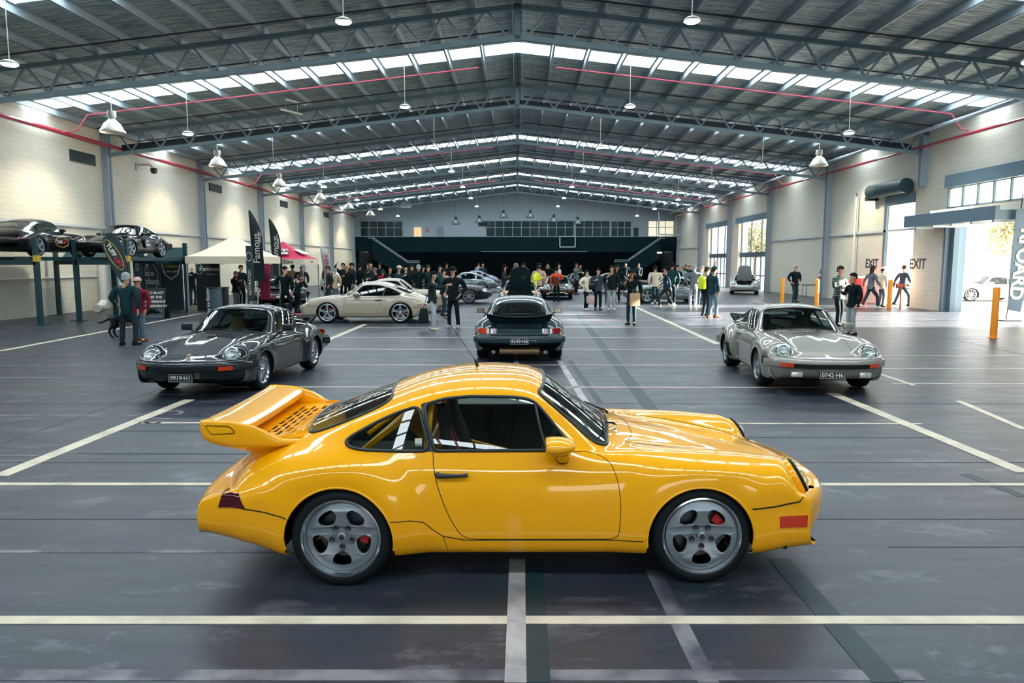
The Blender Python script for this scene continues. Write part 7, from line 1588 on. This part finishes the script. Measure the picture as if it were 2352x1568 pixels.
def dress(r, v, top, bot, hair, shoe, skin, glasses):
    P = v['P']; me_obj('body', v['m'][0], cm(skin), r); me_obj('jacket', v['m'][1], PLAID if top == 'plaid' else cm(top), r); me_obj('trousers', v['m'][2], cm(bot), r); H = Vector(P['h1'])
    for s_, n in ((-1, 'R'), (1, 'L')):
        a = P['an' + n]; o = me_obj('shoe', SHOE, cm(shoe), r); o.location = (a[0], a[1], max(a[2] - .085, 0)); o.rotation_euler = (0, 0, s_ * .2)
    for nm in ('nose_and_ears', 'eyes_and_mouth'): o = me_obj(nm, HM[nm], cm(skin) if nm[0] == 'n' else cm('hblack'), r); o.location = H
    if hair[0]:
        hm = hair[0]; o = me_obj({'hair_short': 'hair', 'hair_long': 'hair'}.get(hm, hm), HM[hm], cm(hair[1]), r); o.location = H
        if hm == 'cap': o2 = me_obj('hair', HM['hair_short'], cm('hbrown'), r); o2.location = H + Vector((0, .004, -.012)); o2.scale = (.97, .97, .97)
    if glasses: o = me_obj('glasses', HM['glasses'], cm('black'), r); o.location = H
    return r
def plaid():
    m = mat('plaid_fabric', (.02, .05, .05), .85); nt = m.node_tree; b = nt.nodes['Principled BSDF']; tc = nt.nodes.new('ShaderNodeTexCoord'); br = nt.nodes.new('ShaderNodeTexBrick'); br.offset = 0; br.inputs['Scale'].default_value = 1
    sp = nt.nodes.new('ShaderNodeSeparateXYZ'); cb = nt.nodes.new('ShaderNodeCombineXYZ'); nt.links.new(tc.outputs['Object'], sp.inputs[0]); nt.links.new(sp.outputs['X'], cb.inputs['X']); nt.links.new(sp.outputs['Z'], cb.inputs['Y']); nt.links.new(cb.outputs[0], br.inputs['Vector'])
    br.inputs['Brick Width'].default_value = .075; br.inputs['Row Height'].default_value = .075; br.inputs['Mortar Size'].default_value = .008; br.inputs['Color1'].default_value = (.015, .045, .045, 1); br.inputs['Color2'].default_value = (.01, .03, .032, 1); br.inputs['Mortar'].default_value = (.18, .24, .22, 1); nt.links.new(br.outputs[0], b.inputs['Base Color']); return m
PLAID = plaid()
def bag_on_back(r, m, z=1.25, y=.20):
    o = G().box(-.15, .15, y - .07, y + .08, z - .24, z + .22).obj('backpack', m, r, bevel=.05)
def crowd():
    B = {}
    hs, hl, ca, be = 'hair_short', 'hair_long', 'cap', 'beanie'
    pe(297, 792, 626, 178, 'wide', 'teal', 'charcoal', 'man in a dark teal jacket seen from behind at the far left', (hs, 'hgrey'))
    pe(325, 784, 637, -15, 'cup', 'maroon', 'jeans', 'person with sunglasses and a dark red plaid jacket beside the man in the teal jacket', (ca, 'pink'), 'brown', glasses=True)
    pe(381, 708, 621, 165, 'stand', 'black', 'black', 'man in black looking down before the octagon banner', (ca, 'charcoal'))
    pe(407, 712, 613, 75, 'cross', 'black', 'black', 'man with long dark hair and folded arms by the lift post', (hl, 'hblack'), skin='skin')
    r = pe(444, 700, 611, 178, 'stand', 'black', 'dkjeans', 'man in a black printed shirt seen from behind beside the black backdrop', (None, ''), skin='skin'); txt(r, 'TEAM', .1, (0, .22, 1.36), (-1, 0, 0), (0, 0, 1), TXW)
    pe(543, 712, 623, 70, 'phone', 'black', 'grey', 'woman in black with a red scarf looking at her phone', (hs, 'blond'))
    G().lathe([(.07, 0), (.10, -.03), (.11, -.08), (.08, -.1)], 14, Matrix.Translation((0, -.02, 1.53))).obj('scarf', cm('red'), bpy.data.objects[C.objects[-1].parent.name] if C.objects[-1].parent else None)
    pe(556, 702, 609, 60, 'stand', 'black', 'black', 'tall man in black behind the woman with the red scarf', (hs, 'hblack'), skin='skin2')
    pe(597, 698, 611, 100, 'cup', 'charcoal', 'black', 'man in a hooded dark jacket at the tent corner', (hs, 'hbrown')); pe(625, 690, 604, 80, 'cup', 'lgrey', 'grey', 'man in a light grey top under the tent edge', (hs, 'hblack'))
    pe(643, 684, 613, 175, 'stand', 'teal', 'black', 'small person in a pale knitted hat between the tents', (be, 'cream'))
    pe(657, 722, 612, 172, 'wide', 'black', 'black', 'big man in black with a beanie, back turned, before the dark teal coupe', (be, 'black'))
    r = pe(684, 719, 640, 150, 'lean', 'black', 'black', 'person in a black shirt with white back print leaning over beside the dark teal coupe', (hs, 'hbrown')); txt(r, 'CREW', .09, (0, -.1, 1.30), (-1, 0, 0), (0, 0, 1), TXW)
    r = pe(674, 690, 608, 170, 'stand', 'cream', 'grey', 'man in a cream jacket with a backpack, seen from behind', (ca, 'black')); bag_on_back(r, cm('beige'))
    pe(692, 697, 609, 5, 'cup', 'charcoal', 'black', 'bald man with sunglasses in a dark coat beside the red tent', (None, ''), glasses=True, Y=36.3)
    pe(757, 708, 611, -60, 'pocket', 'charcoal', 'dkjeans', 'man in a green cap and dark hooded jacket before the white race coupe', (ca, 'green')); pe(771, 700, 616, 170, 'stand', 'beige', 'jeans', 'grey-haired person in a beige jacket behind the man in the green cap', (hs, 'hgrey')); pe(753, 676, 607, -10, 'stand', 'black', 'black', 'dark-haired person far behind the small teardrop flag', (hs, 'hblack'))
    far = [(788, 604, 'heads', 'black', 'black', 'person in black with both hands on the head, far left of the crowd', (hs, 'hblack'), 0, 37), (797, 610, 'cup', 'black', 'black', 'woman with red-blond hair in black', (hl, 'blond'), 0, 35.5), (809, 603, 'stand', 'navy', 'jeans', 'man in a dark cap and blue jacket beside the red-blond woman', (ca, 'black'), -60, 36), (825, 607, 'stand', 'black', 'black', 'person in a black coat, back turned, right of the blue jacket', (hs, 'hblack'), 160, 36.5), (845, 605, 'stand', 'black', 'black', 'left of two people close together in the dark far background', (hs, 'hbrown'), 0, 47), (852, 606, 'cup', 'charcoal', 'black', 'right of two people close together in the dark far background', (hs, 'blond'), 0, 46), (872, 604, 'stand', 'black', 'black', 'person in a black cap alone in the dark far background', (ca, 'black'), 0, 48.5),
        (862, 615, 'cup', 'black', 'black', 'man in a grey-blue cap looking down, behind the cream-grey coupe', (ca, 'grey'), -70, 33.2), (878, 620, 'stand', 'red', 'jeans', 'person in a dark red jacket behind the man in the grey-blue cap', (hs, 'green'), 170, 34.2), (896, 612, 'cup', 'black', 'black', 'curly-haired man in black looking down behind the cream coupe', (hs, 'hblack'), 20, 33.6), (914, 610, 'phone', 'teal', 'charcoal', 'man in a cream cap holding a phone', (ca, 'cream'), 70, 33), (932, 611, 'stand', 'black', 'jeans', 'bald man in black facing the viewer behind the cream coupe', (None, ''), 0, 33.9), (945, 607, 'stand', 'black', 'black', 'person in a black beanie left of the white-haired man', (be, 'black'), 150, 34.4), (961, 608, 'pocket', 'black', 'black', 'white-haired man in black seen from behind', (hs, 'lgrey'), 175, 32.6), (971, 611, 'stand', 'charcoal', 'black', 'dark-haired person just right of the white-haired man', (hs, 'hblack'), 90, 37), (983, 609, 'pocket', 'green', 'black', 'person in a green hooded jacket and beanie, back turned', (be, 'green'), 170, 32.8),
        (1009, 609, 'cup', 'teal', 'black', 'dark-haired man looking right between the two nearest men', (hs, 'hblack'), 80, 32.3), (1026, 604, 'stand', 'black', 'black', 'small figure in a cap in the dark background above the man in sunglasses', (ca, 'black'), 0, 52), (1099, 604, 'stand', 'lgrey', 'grey', 'person in a light grey top standing under the balcony', (hs, 'hbrown'), 150, 66), (1109, 606, 'stand', 'charcoal', 'black', 'person in a dark vest standing beside the light grey top', (hs, 'blond'), 20, 64), (1158, 607, 'cup', 'charcoal', 'black', 'dark-clad person left of the raised lid', (hl, 'hblack'), 80, 33.4), (1190, 604, 'lean', 'black', 'black', 'man in a grey beanie leaning over behind the raised lid', (be, 'grey'), -20, 34.2), (1202, 603, 'stand', 'black', 'black', 'dark-capped person behind the grey beanie', (ca, 'black'), 0, 38), (1225, 611, 'lean', 'hiviz', 'black', 'worker in a black cap and yellow reflective vest at the raised lid', (ca, 'black'), 60, 33.2), (1238, 605, 'stand', 'pink', 'black', 'person in a pink top with back turned beside the worker', (be, 'black'), 165, 34.7),
        (1258, 604, 'photo', 'black', 'black', 'man taking a photo behind the striped coupe', (hs, 'hblack'), 0, 44), (1283, 605, 'stand', 'white', 'black', 'person in white beside the man in the orange top', (hs, 'hblack'), 60, 44), (1323, 604, 'photo', 'grey', 'black', 'photographer in a grey coat far back right of centre', (hs, 'hbrown'), 60, 45), (1418, 608, 'cup', 'black', 'black', 'man in a dark cap behind the man with the cup', (ca, 'black'), -20, 36), (1437, 603, 'stand', 'black', 'black', 'figure in black before the right stair foot', (None, ''), 0, 62), (1467, 605, 'stand', 'charcoal', 'black', 'figure at the foot of the right stair', (hs, 'hbrown'), 0, 64), (1556, 609, 'stand', 'black', 'black', 'man in black in the group before the far glazed doors', (hs, 'hblack'), 20, 41), (1568, 610, 'cup', 'lgrey', 'grey', 'light-clad person left of the grey-haired man', (hs, 'hgrey'), 0, 43), (1583, 607, 'stand', 'teal', 'black', 'person in a teal coat behind the grey jacket', (hs, 'blond'), 0, 45), (1574, 605, 'stand', 'black', 'black', 'tall dark figure before the far wall end', (hs, 'hgrey'), 30, 47)]
    for px, yt, po, t, b_, lab, hr, yaw, Y in far: pe(px, 0, yt, yaw, po, t, b_, lab, hr, Y=Y)
    B['hoodie'] = pe(993, 757, 623, 82, 'point', 'charcoal', 'pale', 'man in a grey hoodie and light jeans pointing a phone to the right', (hs, 'hblack'), 'cream').location
    pe(1019, 724, 618, 85, 'stand', 'teal', 'dkjeans', 'young man in a dark jacket between the hoodie and the man in sunglasses', (hs, 'hblack'))
    pe(1042, 752, 612, -20, 'pocket', 'black', 'black', 'man in sunglasses, black cap and black jacket facing the hoodie', (ca, 'black'), 'lgrey', glasses=True)
    r = pe(1278, 692, 614, 172, 'cup', 'orange', 'black', 'person in an orange and white top seen from behind at the striped coupe', (hs, 'hblack')); bag_on_back(r, cm('brown'), 1.05, .22)
    pe(1345, 711, 620, 55, 'hip', 'cream', 'black', 'woman with long black hair in a cream puffer jacket', (hl, 'hblack'), 'white')
    B['denim'] = pe(1373, 711, 616, 0, 'cup', 'dkjeans', 'black', 'laughing man in a dark denim jacket beside the woman in the puffer jacket', (hs, 'hblack')).location
    pe(1404, 711, 610, -10, 'phone', 'black', 'lgrey', 'man in a dark jacket and pale jeans drinking from a cup', (hs, 'hbrown'), 'cream')
    B['bagman'] = pe(1450, 745, 619, -25, 'phone', 'black', 'dkjeans', 'man in a black cap looking at a phone, nearest of the group right of centre', (ca, 'black'), skin='skin2').location
    pe(1504, 698, 609, 175, 'cup', 'cream', 'teal', 'man in a cream jacket seen from behind before the grey coupe', (hs, 'hblack'), 'white')
    pe(1529, 705, 613, -100, 'walk', 'navy', 'charcoal', 'walking man in a navy top and striped track trousers', (hs, 'hblack'), 'cream'); pe(1542, 701, 604, 160, 'stand', 'teal', 'black', 'tall man in a dark coat behind the walking man', (hs, 'hblack'), 'white')
    pe(1592, 705, 608, 172, 'pocket', 'grey', 'lgrey', 'man in a grey jacket and pale trousers, back turned', (hs, 'hgrey'), 'white'); pe(1609, 704, 611, 10, 'stand', 'black', 'dkjeans', 'man in black half hidden right of the grey jacket', (hs, 'hgrey'), 'white')
    r = pe(1620, 724, 613, 120, 'cup', 'black', 'charcoal', 'person with a black and yellow backpack next to the man raising his arm', (hs, 'hbrown')); bag_on_back(r, cm('hiviz'), 1.2, .2)
    pe(1636, 729, 612, 110, 'reach', 'teal', 'jeans', 'man in a brimmed cap raising one arm to take a photo', (ca, 'green'), 'brown')
    pe(1824, 693, 609, 20, 'pocket', 'black', 'dkjeans', 'man in a dark jacket walking between the amber bollards', (hs, 'hgrey'), 'black')
    pe(1923, 748, 611, 30, 'cross', 'plaid', 'black', 'man in a dark plaid shirt behind the silver coupe', (hs, 'hbrown')); pe(1955, 769, 627, -80, 'cup', 'black', 'lgrey', 'woman in a black jacket and grey trousers facing the plaid-shirt man', (hs, 'hblack'))
    pe(2003, 697, 610, 95, 'walk', 'grey', 'dkjeans', 'walking person in a grey vest near the EXIT lettering', (hl, 'hbrown'), 'white', Y=31.5); pe(2029, 697, 613, 100, 'stand', 'cream', 'grey', 'person in a cream top and white cap in the roller doorway', (ca, 'white'), Y=32.3); pe(2076, 696, 609, 100, 'walk', 'navy', 'dkjeans', 'man in a navy jacket walking through the bright doorway', (hs, 'hbrown'), Y=32.9)
    bags(B)
yellow_car(); other_cars(); build_props(); crowd()
